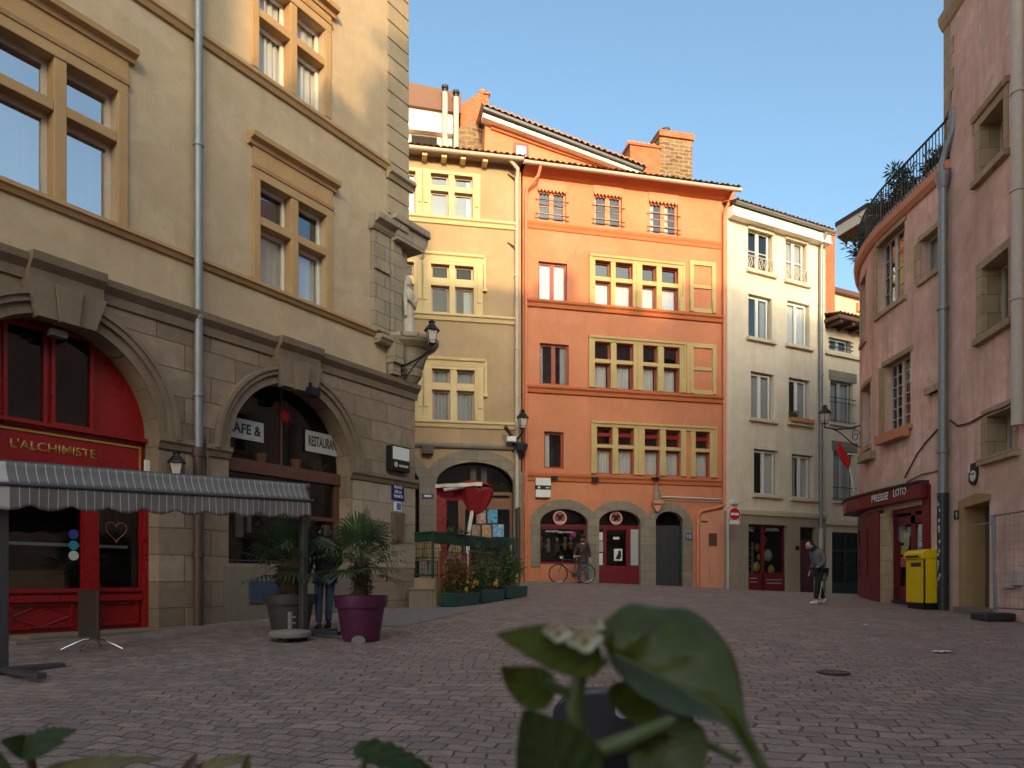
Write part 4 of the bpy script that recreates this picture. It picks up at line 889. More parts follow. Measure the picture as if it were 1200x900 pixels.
# chimney stacks
def stack(root,x0,x1,y0,y1,z0,z1,mat,pots,along='x',name='chimney'):
    m=MB(); m.box(x0,x1,y0,y1,z0,z1); m.box(x0-.06,x1+.06,y0-.06,y1+.06,z1,z1+.1); c=m.build(name,mat,root); m=MB()
    for i in range(pots):
        q=(i+.5)/pots; x=(x0+(x1-x0)*q) if along=='x' else (x0+x1)/2; y=(y0+y1)/2 if along=='x' else y0+(y1-y0)*q
        m.lathe([(.12,z1+.1),(.105,z1+.42),(.09,z1+.42)],(x,y,0),12)
    m.build('chimney_pots',M['pot_clay'],c) if pots else None
    return c
oc=-1.6
xL,xR=O.s(538.5,oc),O.s(572,oc)
m=MB(); c=MB(); ztl,ztr=O.z(572,108,oc),O.z(572,108,oc)
stack(ro,O.s(563,oc),O.s(572.5,oc),1.6,4.9,zt0,O.z(568,110.5,oc),M['brick'],4,'y')
m=MB(); m.prism([(O.s(538.5,-1.55),zt0-.5),(O.s(566,-1.55),zt0-.5),(O.s(566,-1.55),O.z(566,106,-1.55)),(O.s(540,-1.55),O.z(540,122,-1.55))],1.55,2.4); m.build('chimney_wall',M['brick'],ro)
m=MB(); m.prism([(O.s(538,-1.5),zt0-.5),(O.s(570,-1.5),zt0-.5),(O.s(568,-1.5),O.z(568,140,-1.5)),(O.s(538,-1.5),O.z(538,150,-1.5))],1.5,1.56); m.build('rough_stone_base',M['rubble'],ro)
o2=-3.0
stack(ro,O.s(738.5,o2),O.s(773.5,o2),3.0,3.9,zt0,O.z(756,172,o2),M['brick'],6)
stack(ro,O.s(774,o2),O.s(812.5,o2),3.1,4.1,zt0,O.z(794,157,o2),M['rubble'],0)
m=MB(); m.box(O.s(773,o2),O.s(814,o2),3.0,4.2,O.z(794,161,o2),O.z(794,154,o2)); m.build('brick_coping',M['brick'],ro)
m=MB(); m.lathe([(.13,0),(.13,.25),(.19,.27),(.19,.45),(.02,.5)],(O.s(787,o2),3.6,O.z(787,154,o2)),14); m.build('chimney_cowl',M['darkgrey'],ro)

# ================================================================== cream house
Cc=Fac((8.55,28.62),(1.988,1.0))
rc=Cc.root('cream_house','narrow cream house with two windows per floor and a dark red shop front','house')
c0,c1=Cc.s(852.5),Cc.s(967)
CW=[(876.5,905.5,268,319),(920.5,945.5,279.5,331),(877,904.5,347,397.5),(922.5,949,354.5,405.5),(880,907,437,491.5),(924.5,949,444,496),(883.5,912,527,580),(928,952.5,533,584)]
ch=[R4(Cc,*x) for x in CW]
shp=R4(Cc,876.5,922,615,691); dr=R4(Cc,937,956,618,697); shp=(shp[0],shp[1],.5,shp[3]); dr=(dr[0],dr[1],.4,dr[3])
ztc=Cc.z(910,263); zd=Cc.z(917,602)
wall('cream_wall',rc,M['cream'],c0,c1,zd,ztc,ch,.22,depth=8); wall('stone_dado',rc,M['cgrey'],c0,c1,0,zd,[shp,dr],.2,y=-.03,depth=8)
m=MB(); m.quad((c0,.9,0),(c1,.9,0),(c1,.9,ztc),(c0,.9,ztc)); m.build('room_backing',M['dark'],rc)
curs=[None,[(G_,1)],[None,(G_,.6,1)],[(W_,1)],[(G_,1)],[(G_,.45,-1),(G_,.8,1)],[None,(W_,.9)],[(G_,.8),(W_,.9)]]
for i,h in enumerate(ch):
    a=h[0]; b=h[1]-.12; z2=h[3]-(.12 if i<2 else .05)
    w=window(rc,[(a+.03,(a+b)/2,h[2],z2),((a+b)/2,b,h[2],z2)],M['white'],M['glass'],y=.16,fw=.075,cur=curs[i],bars=(1,2) if i<2 else None)
    m=MB(); m.box(h[0]-.12,h[1]+.16,-.14,.14,h[2]-.13,h[2]-.0); m.build('sill',M['cream_trim'],w,bevel=.01)
    if i<2:
        m=MB()
        for z in (h[2]+.05,h[2]+.55): m.tube([(h[0]-.05,-.04,z),(h[1]+.05,-.04,z)],.02,6)
        for q in range(5):
            x=h[0]+.1+(h[1]-h[0]-.2)*q/4; m.tube([(x+.1*math.cos(t/8*6.28),-.04,h[2]+.3+.2*math.sin(t/8*6.28)) for t in range(9)],.016,5); m.tube([(x-.08,-.04,h[2]+.08),(x+.08,-.04,h[2]+.5)],.012,5)
        m.build('iron_balconet',M['zincw'],w)
        m=MB(); z3=h[3]+.02; m.box(h[0]-.03,h[1]+.03,-.06,.1,h[3]-.14,h[3]+.22)
        for q in range(9): x=h[0]+(h[1]-h[0])*q/8; m.prism([(x-.07,h[3]+.22),(x+.07,h[3]+.22),(x,h[3]+.36)],-.055,-.0)
        m.build('lambrequin',M['cream_trim'],w)
m=MB()                                        # flower box on a sill
h=ch[5]; m.box(h[0]-.05,h[1]+.05,-.22,-.02,h[2]+.0,h[2]+.16); fb=m.build('window_box',M['pot_clay'],rc); m=MB()
for i in range(70): m.leaf((random.uniform(h[0]+.02,h[0]+.35),-.12,h[2]+.1),(random.uniform(-.5,.5),random.uniform(-.4,.3),1),random.uniform(.1,.45),.05)
m.build('herbs',M['shrub'],fb)
m=MB()
for a,b in ((c0,Cc.s(875)),(Cc.s(909),Cc.s(920)),(Cc.s(953),c1)): pass
z=Cc.z(917,601); m.moulding([(-.02,z-.18),(-.1,z-.15),(-.14,z),(-.14,z+.06),(.0,z+.1)],c0+.2,c1); m.build('string_course',M['cream_trim'],rc)
m=MB(); m.box(c0,c1,-.3,0,ztc-.3,ztc+.05); m.box(c0,c1,-.36,0,ztc-.36,ztc-.3); m.build('white_eaves_board',M['cwhite'],rc)
eave(rc,c0-.05,c1+.1,ztc+.32,.52,5,.28); gutter(rc,c0,c1+.1,ztc+.14,-.42,M['zinc'],.09)
s=Cc.s(961.5,.1); pipe_run(rc,[(s,-.4,ztc+.05),(s,-.2,ztc-.3),(s,-.12,ztc-.6),(s,-.12,3.5)],.085,M['zinc'],collars=[((s,-.12,z),(s,-.12,z+.08)) for z in (4,7,10,13)]); pipe_run(rc,[(s,-.12,.5),(s,-.12,3.55)],.1,M['zincw'],name='pale_pipe_shoe')
# shop front and door
yb=.17; z1,z2=shp[2],shp[3]; zk=Cc.z(899,671); um=Cc.s(896.5)
m=MB(); m.box(shp[0],shp[1],yb-.06,yb+.04,z1,zk); m.box(um-.08,um+.08,yb-.06,yb+.04,z1,z2); rectframe(m,shp[0],shp[1],z1,z2,yb-.05,yb+.05,.07); sf=m.build('shop_front',M['redd'],rc)
m=MB(); m.quad((shp[0],yb,zk),(shp[1],yb,zk),(shp[1],yb,z2),(shp[0],yb,z2)); m.build('pane',M['glass_dark'],sf)
text('AU',M['curtaing'],sf,(Cc.s(882),yb-.06,Cc.z(882,623)),.2,.32,bold=.02); text('JARDIN',M['curtaing'],sf,(Cc.s(907),yb-.06,Cc.z(907,623.5)),.17,.75,bold=.015)
for u0,u1,v,t in ((881,889,678,''),(881,889,682,''),(899.5,918.5,679.5,'a'),(901,918,683.5,'b')):
    m=MB(); m.box(Cc.s(u0),Cc.s(u1),yb-.075,yb-.055,Cc.z(u0,v)-.012,Cc.z(u0,v)+.018); m.build('small_lettering',M['curtaing'],sf)
m=MB(); 
for z in np.arange(1.4,2.7,.25): m.box(Cc.s(884),Cc.s(890),yb+.2,yb+.3,z,z+.03)
m.box(Cc.s(890),Cc.s(891),yb+.2,yb+.3,1,2.9); m.build('display_rack',M['curtaing'],sf)
for u,v,r,c in ((899,641,.16,(.7,.2,.04)),(911,650,.24,(.6,.65,.6)),(901,652,.12,(.8,.6,.2)),(898,664,.2,(.8,.65,.04)),(915,667,.18,(.7,.5,.1)),(906,632,.2,(.3,.2,.1))):
    m=MB(); m.lathe([(r*.5,-r),(r,-r*.3),(r*.8,r*.5),(r*.3,r),(.01,r*1.05)],(Cc.s(u),yb+.35,Cc.z(u,v)),12,1,.5); m.build('shop_display',plain('display_%d'%u,c,.7,0,.3),sf)
m=MB(); zl=Cc.z(946,635); m.box(dr[0],dr[1],yb-.02,yb+.05,dr[2],zl); rectframe(m,dr[0],dr[1],dr[2],zl,yb-.06,yb,.1); m.box(dr[0],dr[1],yb-.05,yb,zl,zl+.08); m.box((dr[0]+dr[1])/2-.03,(dr[0]+dr[1])/2+.03,yb-.05,yb,dr[2],zl); d=m.build('house_door',plain('plum_door_paint',(.10,.025,.035),.45),rc)
m=MB(); m.quad((dr[0],yb,zl),(dr[1],yb,zl),(dr[1],yb,dr[3]),(dr[0],yb,dr[3])); m.build('pane',M['glass_dark'],d)
r=R4(Cc,931.5,935.5,640,645); m=MB(); m.box(r[0],r[1],-.06,-.03,r[2],r[3]); m.build('door_plate',M['black'],rc)
r=R4(Cc,858.5,864,585,590.5,.1); m=MB(); m.box(r[0],r[1],-.2,-.01,r[2],r[3]); m.build('white_lamp_box',M['signw'],rc)
# brick chimney up the flank
cs0=Cc.s(966,-.5); m=MB(); m.box(Cc.s(961,-.35),Cc.s(978.5,-.35),.35,1.3,Cc.z(970,379),Cc.z(970,271,-.35)); m.box(Cc.s(960.5,-.35),Cc.s(979,-.35),.3,1.35,Cc.z(970,274,-.35),Cc.z(970,270.5,-.35)); m.build('brick_chimney',M['brick'],rc)

# ================================================================== low wing in the alley
D2=Fac(tuple((Cc.o+Cc.d*c1-Cc.n*.12)[:2]),(1.988,1.0))
rd=D2.root('alley_house','low pale house in the alley corner with overhanging eaves and dark shop window','house')
d0,d1=0.02,D2.s(1030)
DW=[(972,997,397.5,413),(973,1000,447,497),(976.5,1001,529,588)]
dh=[R4(D2,*x) for x in DW]; ds=(D2.s(975),D2.s(1009.5),.3,D2.z(992,624)); ztd=D2.z(985,386)
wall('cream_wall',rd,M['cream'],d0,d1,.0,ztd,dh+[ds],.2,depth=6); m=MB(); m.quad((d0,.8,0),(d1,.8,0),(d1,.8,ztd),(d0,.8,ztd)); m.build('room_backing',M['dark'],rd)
for i,h in enumerate(dh):
    b=h[1]-.15; w=window(rd,[(h[0],(h[0]+b)/2,h[2],h[3]),((h[0]+b)/2,b,h[2],h[3])],M['curtaing'],M['glass'],y=.15,fw=.09,cur=None if i==0 else [(G_,.9)])
    m=MB(); m.box(h[0]-.1,h[1]+.1,-.1,.1,h[2]-.1,h[2]); m.build('sill',M['cream_trim'],w)
    if i: m=MB(); m.box(h[0]-.1,h[1]+.2,-.02,.003,h[3],h[3]+.42); m.build('grey_lintel',M['grey_stone'],w)
    m=MB()
    for z in ((h[2]+.15,h[2]+.35,h[2]+.5) if i==0 else (h[2]+.1,h[2]+.9,h[2]+1.1) if i==1 else (h[2]+.1,h[2]+.6)): m.tube([(h[0]-.1,-.05,z),(h[1]+.1,-.05,z)],.018,6)
    m.build('window_rail',M['darkgrey'],w)
for v,p,q in ((416,.12,.05),(613,.14,.12)): m=MB(); z=D2.z(985,v); m.box(d0,d1,-p,0,z-.1,z+q); m.build('string_course',M['cream_trim'],rd)
m=MB(); m.prism([(d0-.1,ztd+.05),(d1,ztd+.05),(d1,ztd+.2),(d0-.1,ztd+.2)],-.9,1.2); 
for q in range(5): x=d0+.1+q*.75; m.box(x,x+.12,-.8,.5,ztd-.1,ztd+.05)
m.build('overhanging_eaves',M['brownwood'],rd); eave(rd,d0-.1,d1,ztd+.5,.9,2.5,.25)
m=MB(); rectframe(m,ds[0],ds[1],ds[2],ds[3],.1,.18,.1); m.box(ds[0],ds[1],.1,.18,.4,1.25); m.box((ds[0]+ds[1])/2-.05,(ds[0]+ds[1])/2+.05,.1,.18,.4,ds[3]); m.box(ds[0],ds[1],.1,.18,2.6,2.7); f=m.build('shop_front',M['darkgrey'],rd)
m=MB(); m.quad((ds[0],.15,1.2),(ds[1],.15,1.2),(ds[1],.15,ds[3]),(ds[0],.15,ds[3])); m.build('pane',M['glass_dark'],f)
m=MB()
for i in range(60): m.leaf((D2.s(998)+random.uniform(-.3,.3),.4,1.4+random.random()*.9),(random.uniform(-1,1),-.3,random.uniform(-.3,1)),.3,.1)
m.build('shop_plant',M['shrub'],f)
# pink house rising behind
D3=Fac(tuple((Cc.o+Cc.d*(c1+.0)-Cc.n*3.2)[:2]),(1.988,1.0))
r3=D3.root('far_house','pale pink gable wall seen above the alley eaves beside the brick chimney','house')
a,b=D3.s(966),D3.s(1030); zt3=D3.z(990,347)
wall('pale_wall',r3,plaster('pale_pink_render',(.66,.46,.34)),a,b,2,zt3,[],depth=6); m=MB(); m.box(a-.1,b+.2,-.25,3,zt3,zt3+.2); m.build('roof_edge',M['brownwood'],r3)
r=(D3.s(1003),D3.s(1010),D3.z(1006,366),D3.z(1006,356)); m=MB(); m.box(*r[:2],-.12,.0,*r[2:]); m.build('wall_box',M['salmon'],r3)
# ================================================================== curved pink house on the right (B) and the taller one nearer (A)
BX,BY0,BY1,BR=9.80,16.30,18.85,7.1
def Bmap(s,y,z):
    q=-s
    if q<=BY1-BY0: return (BX+y,BY0+q,z)
    ph=(q-(BY1-BY0))/BR; r=BR-y
    return (BX+BR-r*math.cos(ph),BY1+r*math.sin(ph),z)
def bs(u,off=0):
    lo,hi=-6.6,.6
    lim=-( (BY1-BY0)+BR*R(25.5))
    lo=lim
    for _ in range(50):
        mid=(lo+hi)/2; p=Bmap(mid,-off,0); (lo,hi)=(mid,hi) if p[0]/p[1]<k_(u) else (lo,mid)
    return (lo+hi)/2
def bz(u,v,off=0): return CZ+(HY-v)/F_*Bmap(bs(u,off),-off,0)[1]
rb=thing('curved_house','low pink house with a curved wall, planted roof terrace and red newsagent shop','house',(0,0,0))
bend=-9.2; btop=10.55
def RB(u0,u1,v0a,v0b,v1a,v1b): return (bs(u0),bs(u1),(bz(u0,v1a)+bz(u1,v1b))/2,(bz(u0,v0a)+bz(u1,v0b))/2)
b1=RB(1028,1060,289,260,369,348); b2=RB(1079,1099,280,269,328,315); b3=RB(1036,1067,429,412,508,498); b4=RB(1087,1103,465,452,505,498)
b0=(bs(1009.5),bs(1014.5),bz(1012,400),bz(1012,327)); b5=(bs(1010),bs(1020),bz(1015,524),bz(1015,452))
shopB=(bs(1044),bs(1085),.5,bz(1066,594))
wall('pink_wall',rb,M['pink'],bend,0.25,0,btop,[b1,b2,b3,b4,b0,b5,shopB],.25,warp=Bmap,ds=.3,depth=2.5)
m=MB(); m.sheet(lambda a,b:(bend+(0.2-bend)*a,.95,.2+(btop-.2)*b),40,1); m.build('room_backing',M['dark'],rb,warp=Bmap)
m=MB(); m.sheet(lambda a,b:(bend+(0.2-bend)*a,-.1+7.5*b,btop-.05),40,4); m.build('terrace_floor',M['concrete'],rb,warp=lambda s,y,z:(Bmap(s,min(y,5.5),z)))
fm=plain('weathered_white_frame',(.52,.44,.38),.6)
for h,bars,c,gm in ((b1,(2,4),None,'glass'),(b2,None,[(G_,1)],'glass'),(b3,(2,6),None,'glass'),(b0,None,None,'glass'),(b5,None,[(G_,1)],'glass')):
    mid=(h[0]+h[1])/2; li=[(h[0],mid,h[2],h[3]),(mid,h[1],h[2],h[3])] if bars else [h]
    w=window(rb,li,fm,M[gm],y=.2,fw=.06,cur=c,warp=Bmap,bars=bars)
    s=MB(); n=4
    s.box(h[0]-.28,h[0]+.004,-.012,.01,h[2],h[3]); s.box(h[0]-.1,h[1]+.1,-.07,.22,h[2]-.12,h[2]-.0,n); s.box(h[0]-.1,h[1]+.1,-.03,.2,h[3]-.003,h[3]+.12,n)
    s.build('stone_surround',M['pstone'],w,warp=Bmap)
m=MB(); m.box(b4[0],b4[1],.1,.14,b4[2],b4[3],2); m.build('blocked_opening',M['pink'],rb,warp=Bmap); m=MB(); m.box(b4[0]-.12,b4[1]+.05,-.03,.1,b4[3],b4[3]+.16,2); m.build('stone_lintel',M['pstone'],rb,warp=Bmap)
m=MB(); m.box(b3[0]-.0,b3[1]+.05,-.26,-.06,b3[2]-.30,b3[2]-.06,3); m.build('window_box',M['pot_clay'],rb,warp=Bmap)
m=MB(); m.box(bs(1006,.2)-.1,bs(1026),-.22,0,bz(1020,540),bz(1020,531),3); m.build('stone_ledge',M['pstone'],rb,warp=Bmap)
m=MB(); m.moulding([(.0,btop-.12),(-.06,btop-.1),(-.14,btop),(-.16,btop+.16),(.12,btop+.2),(.12,btop-.1)],bend,.15,44); m.build('rim_moulding',M['orange2'],rb,warp=Bmap)
m=MB(); m.sheet(lambda a,b:(bend+(0.1-bend)*a,.0+.14*0,btop+.15+.25*b),40,1); m.sheet(lambda a,b:(bend+(0.1-bend)*a,.12,btop+.15+.25*b),40,1); m.build('low_parapet',M['pink'],rb,warp=Bmap)
m=MB(); zr0,zr1=btop+.15,btop+1.15                       # railing
m.tube([(bend+(.1-bend)*i/40,-.03,zr1) for i in range(41)],.028,6); m.tube([(bend+(.1-bend)*i/40,-.03,zr0+.12) for i in range(41)],.018,6)
for i in range(72): x=bend+(.1-bend)*i/71; m.tube([(x,-.03,zr0),(x,-.03,zr1)],.012 if i%8 else .025,5)
m.build('terrace_railing',M['black'],rb,warp=Bmap)
m=MB(); m.tube([(-.1+.0,-.03,zr1)]+[(.12+.1*math.sin(i/6*1.6),-.03,zr1+i*.18) for i in range(1,6)],.022,6); m.tube([(.1,-.03,zr1+.2),(.3,.02,zr1+.35)],.015,5); m.build('curled_rail_end',M['black'],rb,warp=Bmap)
# zinc downpipe and upper swan neck
s=bs(1108.5,.15)
pipe_run(rb,[(s+.10,-.04,btop+1.2),(s+.10,-.05,btop+.75),(s-.06,-.10,btop+.45),(s-.16,-.14,btop+.15),(s-.16,-.15,btop-.05)],.075,M['zinc'],name='swan_neck',warp=Bmap)
m=MB(); m.lathe([(.10,-.34),(.16,-.10),(.17,-.0),(.02,.0)],(s-.1,-.16,btop-.1),14); m.build('hopper',M['zinc'],rb,warp=Bmap,smooth=True)
pipe_run(rb,[(s-.1,-.16,btop-.3),(s-.1,-.16,3.2)],.095,M['zinc'],collars=[((s-.1,-.16,z),(s-.1,-.16,z+.08)) for z in (4.2,7.4)],warp=Bmap)
m=MB(); m.tube([(s-.1,-.16,.6),(s-.1,-.16,3.3)],.115,12); dp=m.build('pipe_shoe',M['darkgrey'],rb,warp=Bmap,smooth=True)
m=MB(); rnd=random.Random(3)
for i in range(26):
    z=1.2+i*.075+rnd.random()*.03; th=rnd.uniform(-.9,.5); w_=rnd.uniform(.2,.5); m.tube([(s-.1,-.16,z),(s-.1,-.16,z+rnd.uniform(.03,.08))],.1165,12) if 0 else m.sheet(lambda a,b:(s-.1+.1175*math.sin(th+w_*(a-.5)),-.16-.1175*math.cos(th+w_*(a-.5)),z+.07*b),3,1)
m.build('stickers',plain('faded_stickers',(.42,.42,.44),.6,0,.5,14),rb,warp=Bmap)
# newsagent shop
red=M['redd']
m=MB(); m.box(shopB[0],shopB[1],.12,.2,.5,1.2,3); rectframe(m,shopB[0],shopB[1],.5,shopB[3],.06,.2,.13); x=(shopB[0]+shopB[1])/2+.1; m.box(x-.1,x+.1,.08,.2,.5,shopB[3]); m.box(shopB[0],shopB[1],.08,.2,2.75,2.95,3)
m.box(bs(1083),bs(1091),-.05,.1,.5,3.6); m.box(bs(1020,.1),bs(1031,.1),-.12,.02,.5,3.2); m.box(bs(1007)+.0,bs(1021,.1),-.05,.0,.5,3.2,4); m.box(bs(1031),bs(1046),-.03,.0,.5,.85,3)
sf=m.build('shop_front',red,rb,warp=Bmap)
m=MB(); m.quad((shopB[0],.16,1.1),(shopB[1],.16,1.1),(shopB[1],.16,shopB[3]),(shopB[0],.16,shopB[3])); m.build('pane',M['glass_dark'],sf,warp=Bmap)
m=MB(); m.quad((bs(1009),-.055,1.5),(bs(1017,.05),-.055,1.5),(bs(1017,.05),-.055,2.8),(bs(1009),-.055,2.8)); m.build('side_pane',M['glass_dark'],sf,warp=Bmap)
m=MB(); m.box(bs(1031.5,.1),bs(1041,.1),-.10,.0,.5,3.1,2); m.build('stone_pilaster',M['pstone'],rb,warp=Bmap)
rnd=random.Random(5)
cols=[(.4,.4,.4),(.08,.2,.35),(.35,.3,.1),(.5,.5,.5),(.3,.08,.06),(.12,.3,.2)]
for i in range(16):
    u=rnd.choice((1053,1057,1061,1064,1074,1077)); v=rnd.uniform(616,660); z=bz(u,v,-.1); x=bs(u,-.1); w,hh=rnd.uniform(.06,.13),rnd.uniform(.1,.2)
    m=MB(); m.box(x-w,x+w,.14-.001*i,.15-.001*i,z-hh,z+hh); m.build('magazine_poster',plain('print%d'%i,cols[i%6],.5,0,.5,6),sf,warp=Bmap)
m=MB(); m.box(bs(1049),bs(1068),-.06,.06,.62,.85); m.build('door_mat_box',M['darkgrey'],rb,warp=Bmap)
zc0,zc1=bz(1060,586.5,.25),bz(1056,570,.25)
P=[Bmap(bs(1089),.1,0)[:2],Bmap(bs(1089),-.22,0)[:2],(9.52,18.9),(9.55,19.9),(9.62,20.9),(10.0,21.9),Bmap(-6.5,.1,0)[:2],Bmap(-5,.1,0)[:2],Bmap(-3,.1,0)[:2]]
m=MB(); m.slab(P,zc0,zc1); cn=m.build('shop_canopy',red,rb,bevel=.01)
m=MB(); Q=[(p[0]-.05,p[1]) for p in P]; m.slab(Q,zc1,zc1+.05); m.build('canopy_flashing',M['darkgrey'],cn)
fx=lambda s,y,z:(P[1][0]+(P[2][0]-P[1][0])*(s/(P[1][1]-P[2][1])) if 0 else 0,0,0)
p1=Vector((*P[1],0)); p2=Vector((*P[2],0)); dd=(p1-p2).normalized(); nn=Vector((-abs(dd.y),dd.x if dd.y<0 else -dd.x,0)); nn=Vector((dd.y,-dd.x,0)); nn=nn if nn.x<0 else -nn
def cw(s,y,z): q=p2+dd*s-nn*y; return (q.x,q.y,z)
LL=(p1-p2).length
def fs(u): # along fascia
    k=k_(u); return (k*p2.y-p2.x)/(dd.x-k*dd.y)
for t,u0,u1 in (('PRESSE',1021.5,1041.5),('LOTO',1047,1062.5)):
    a,b=fs(u0),fs(u1); zm=CZ+(HY-(584 if t=='PRESSE' else 577.5))/F_*(p2+dd*((a+b)/2)).y; text(t,M['signw'],cn,((a+b)/2,-.01,zm-.075),.19,(b-a)*.97,warp=cw,bold=.015)
# cables
def cab(pts,r=.018):
    m=MB(); m.tube([Bmap(bs(u,.03) if u<1112 else .3,-.03,bz(u,v,.03)) for u,v in pts],r,5); return m.build('wall_cable',M['darkgrey'],rb)
cab([(1060,560),(1074,533),(1085,518),(1096,506),(1107,494)]); cab([(1062,585-20),(1080,556),(1095,553),(1107,549)],.014)
# alley-side roof overhanging behind the terrace
m=MB(); e0,e1=Vector((10.0,22.2)),Vector((11.9,23.0))
ez=bz(1008,262); 
Pq=[(10.35,23.0),(11.0,21.0),(13.5,22.0),(13.0,25.5),(10.5,25.0)]
m.slab([(9.82,22.05),(10.22,20.88),(12.5,21.0),(12.5,23),(10.4,22.6)],12.1,12.22); m.build('overhanging_roof',M['darkgrey'],rb)
m=MB(); m.slab([(9.86,22.03),(10.24,20.9),(10.29,20.92),(9.91,22.05)],11.78,12.1); m.slab([(9.88,22.06),(10.4,22.56),(10.42,22.52),(9.92,22.05)],11.78,12.1); m.build('white_fascia',M['cwhite'],rb)
m=MB(); m.slab([(9.92,22.04),(10.3,20.93),(12.4,21.05),(12.4,22.9),(10.42,22.5)],11.86,11.9); m.build('red_soffit',M['orange2'],rb)
m=MB(); m.box(11.2,13,20.9,22.4,10.3,11.86); m.build('roof_room',M['pink'],rb)
wd=Fac((12.65,24.57),(.85,.53)); m=MB(); p,q=wd.w(0,0,0),wd.w(18,0,0); m.slab([(p.x,p.y),(q.x,q.y),(q.x+4,q.y-6),(p.x+3,p.y-5)],-.2,13); m.build('alley_wall',M['cgrey'],rb)
# red lozenge sign on a bracket
tsn=thing('tobacco_sign','red lozenge sign on a white arm over the red newsagent canopy','sign',(0,0,0))
ty=21.2; 
m=MB(); c=at(988.5,534,ty); pr=[]
for u,v in ((981.5,517.5),(992,533),(996,541),(994,550),(984,536),(981,526)): p=at(u,v,ty); pr.append((p.x,p.z))
m.prism(pr,ty-.06,ty+.06); m.build('lozenge',M['signred'],tsn,bevel=.01)
m=MB(); p=at(994,532,ty); q=Bmap(bs(1008),0,bz(1008,531)); m.tube([tuple(p),(10.35,21.5,p.z)],.03,8); p=at(995,545,ty); m.tube([tuple(p),tuple(at(1001,575,ty))],.02,6); m.build('arm',M['signw'],tsn)

# ------------------------------------------------------------------ A
A_=Fac((9.80,16.42),(-.1235,-1.0))
ra=A_.root('tall_pink_house','tall worn pink house at the right edge with small deep stone windows and a doorway','house')
def RA(u0,u1,v0a,v0b,v1a,v1b): return (A_.s(u0),A_.s(u1),(A_.z(u0,v1a)+A_.z(u1,v1b))/2,(A_.z(u0,v0a)+A_.z(u1,v0b))/2)
a1=RA(1149,1177,148,112,206,182); a2=RA(1151,1183,310,294,392,378); a3=RA(1157,1188,490,474,536,528); ad=(A_.s(1131),A_.s(1159.5),.3,A_.z(1148,588))
AT=16.0
wall('pink_wall',ra,M['pink'],-.02,4.6,-.6,AT,[a1,a2,a3,ad],.45,depth=7); wall('lower_wing_wall',ra,M['pink'],4.6,27,-.6,12.0,[],depth=6)
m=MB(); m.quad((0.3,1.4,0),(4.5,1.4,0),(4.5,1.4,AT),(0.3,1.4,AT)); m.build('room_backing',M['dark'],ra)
for h,o in ((a1,1),(a2,0),(a3,0)):
    x=h[1]-.35*(h[1]-h[0]); w=window(ra,[(h[0],(h[0]+h[1])/2,h[2],h[3]),((h[0]+h[1])/2,h[1],h[2],h[3])],fm,M['glass'],y=.4,fw=.07)
    s=MB(); s.box(h[0]-.2,h[0]+.004,-.02,.44,h[2],h[3]) if 0 else None
    s.box(h[0]-.22,h[0]+.01,-.025,.43,h[2]-.0,h[3]-.002); s.box(h[1]-.01,h[1]+.16,-.024,.43,h[2]-.0,h[3]-.002); s.box(h[0]-.22,h[1]+.16,-.026,.43,h[3]-.01,h[3]+.16); s.box(h[0]-.2,h[1]+.2,-.12,.4,h[2]-.14,h[2]-.001)
    if o: s.prism([(h[0]-.3,h[3]+.16),(h[0]-.22,h[3]-.1),(h[0]-.22,h[3]+.16)],-.05,0); s.moulding([(0,h[3]+.16),(-.07,h[3]+.17),(-.1,h[3]+.27),(0,h[3]+.3)],h[0]-.26,h[1]+.2)
    s.build('stone_surround',M['pstone'],w,bevel=.01)
m=MB(); m.box(ad[0],ad[1],.40,.46,.3,ad[3]); d=m.build('recessed_door',plain('grimy_grey_door',(.10,.085,.075),.8),ra)
m=MB(); m.box(ad[0]-.22,ad[0]+.004,-.03,.42,.3,ad[3]-.05); m.prism([(ad[0]-.25,ad[3]-.08),(ad[1]+.05,ad[3]-.02),(ad[1]+.05,ad[3]+.12),((ad[0]+ad[1])/2,ad[3]+.2),(ad[0]-.25,ad[3]+.1)],-.035,.4); m.build('door_surround',plaster('ochre_door_stone',(.42,.26,.13),(.6,.55,.5)),ra,bevel=.015)
m=MB(); m.box(ad[0]-.1,ad[1]+.2,-.2,.4,-.3,A_.z(1145,713)+.02); m.build('door_step',M['step'],ra)
m=MB(); s=A_.s(1192.5,.12); m.tube([(s,-.12,4.2),(s,-.12,AT)],.105,12)
for z in (6.5,8.5,10.3,12.2): m.tube([(s,-.12,z),(s,-.12,z+.05)],.125,12)
m.build('white_downpipe',M['zincw'],ra,smooth=True)
m=MB(); m.tube([tuple((A_.s(u,.03),-.03,A_.z(u,v,.03))) for u,v in ((1113,492),(1122,499),(1135,496),(1150,488),(1160,483),(1175,478),(1197,466))],.02,5); m.build('wall_cable',M['darkgrey'],ra)
m=MB(); z=A_.z(1124,603); s=A_.s(1121.5,.02); m.box(s-.13,s+.13,-.03,-.002,z-.09,z+.1); p=m.build('house_number',M['darkgrey'],ra); text('5',M['signw'],p,(s,-.031,z-.06),.12)
m=MB(); r=(A_.s(1174,.1),A_.s(1184,.1),A_.z(1179,689,.1),A_.z(1179,674,.1)); m.box(r[0],r[1],-.1,0,r[2],r[3]); r=(A_.s(1183,.1),A_.s(1193,.1),A_.z(1188,686,.1),A_.z(1188,668,.1)); m.box(r[0],r[1],-.1,0,r[2],r[3]); m.build('meter_box',M['zincw'],ra,bevel=.01)
m=MB(); s=A_.s(1140,.02); z=A_.z(1140,556)                     # small painted relief on the wall
m.prism([(s+.20*math.cos(i*.628)+.02*((i*7)%3),z+.24*math.sin(i*.628)) for i in range(10)],-.03,-.001); p=m.build('wall_relief',M['black'],ra)
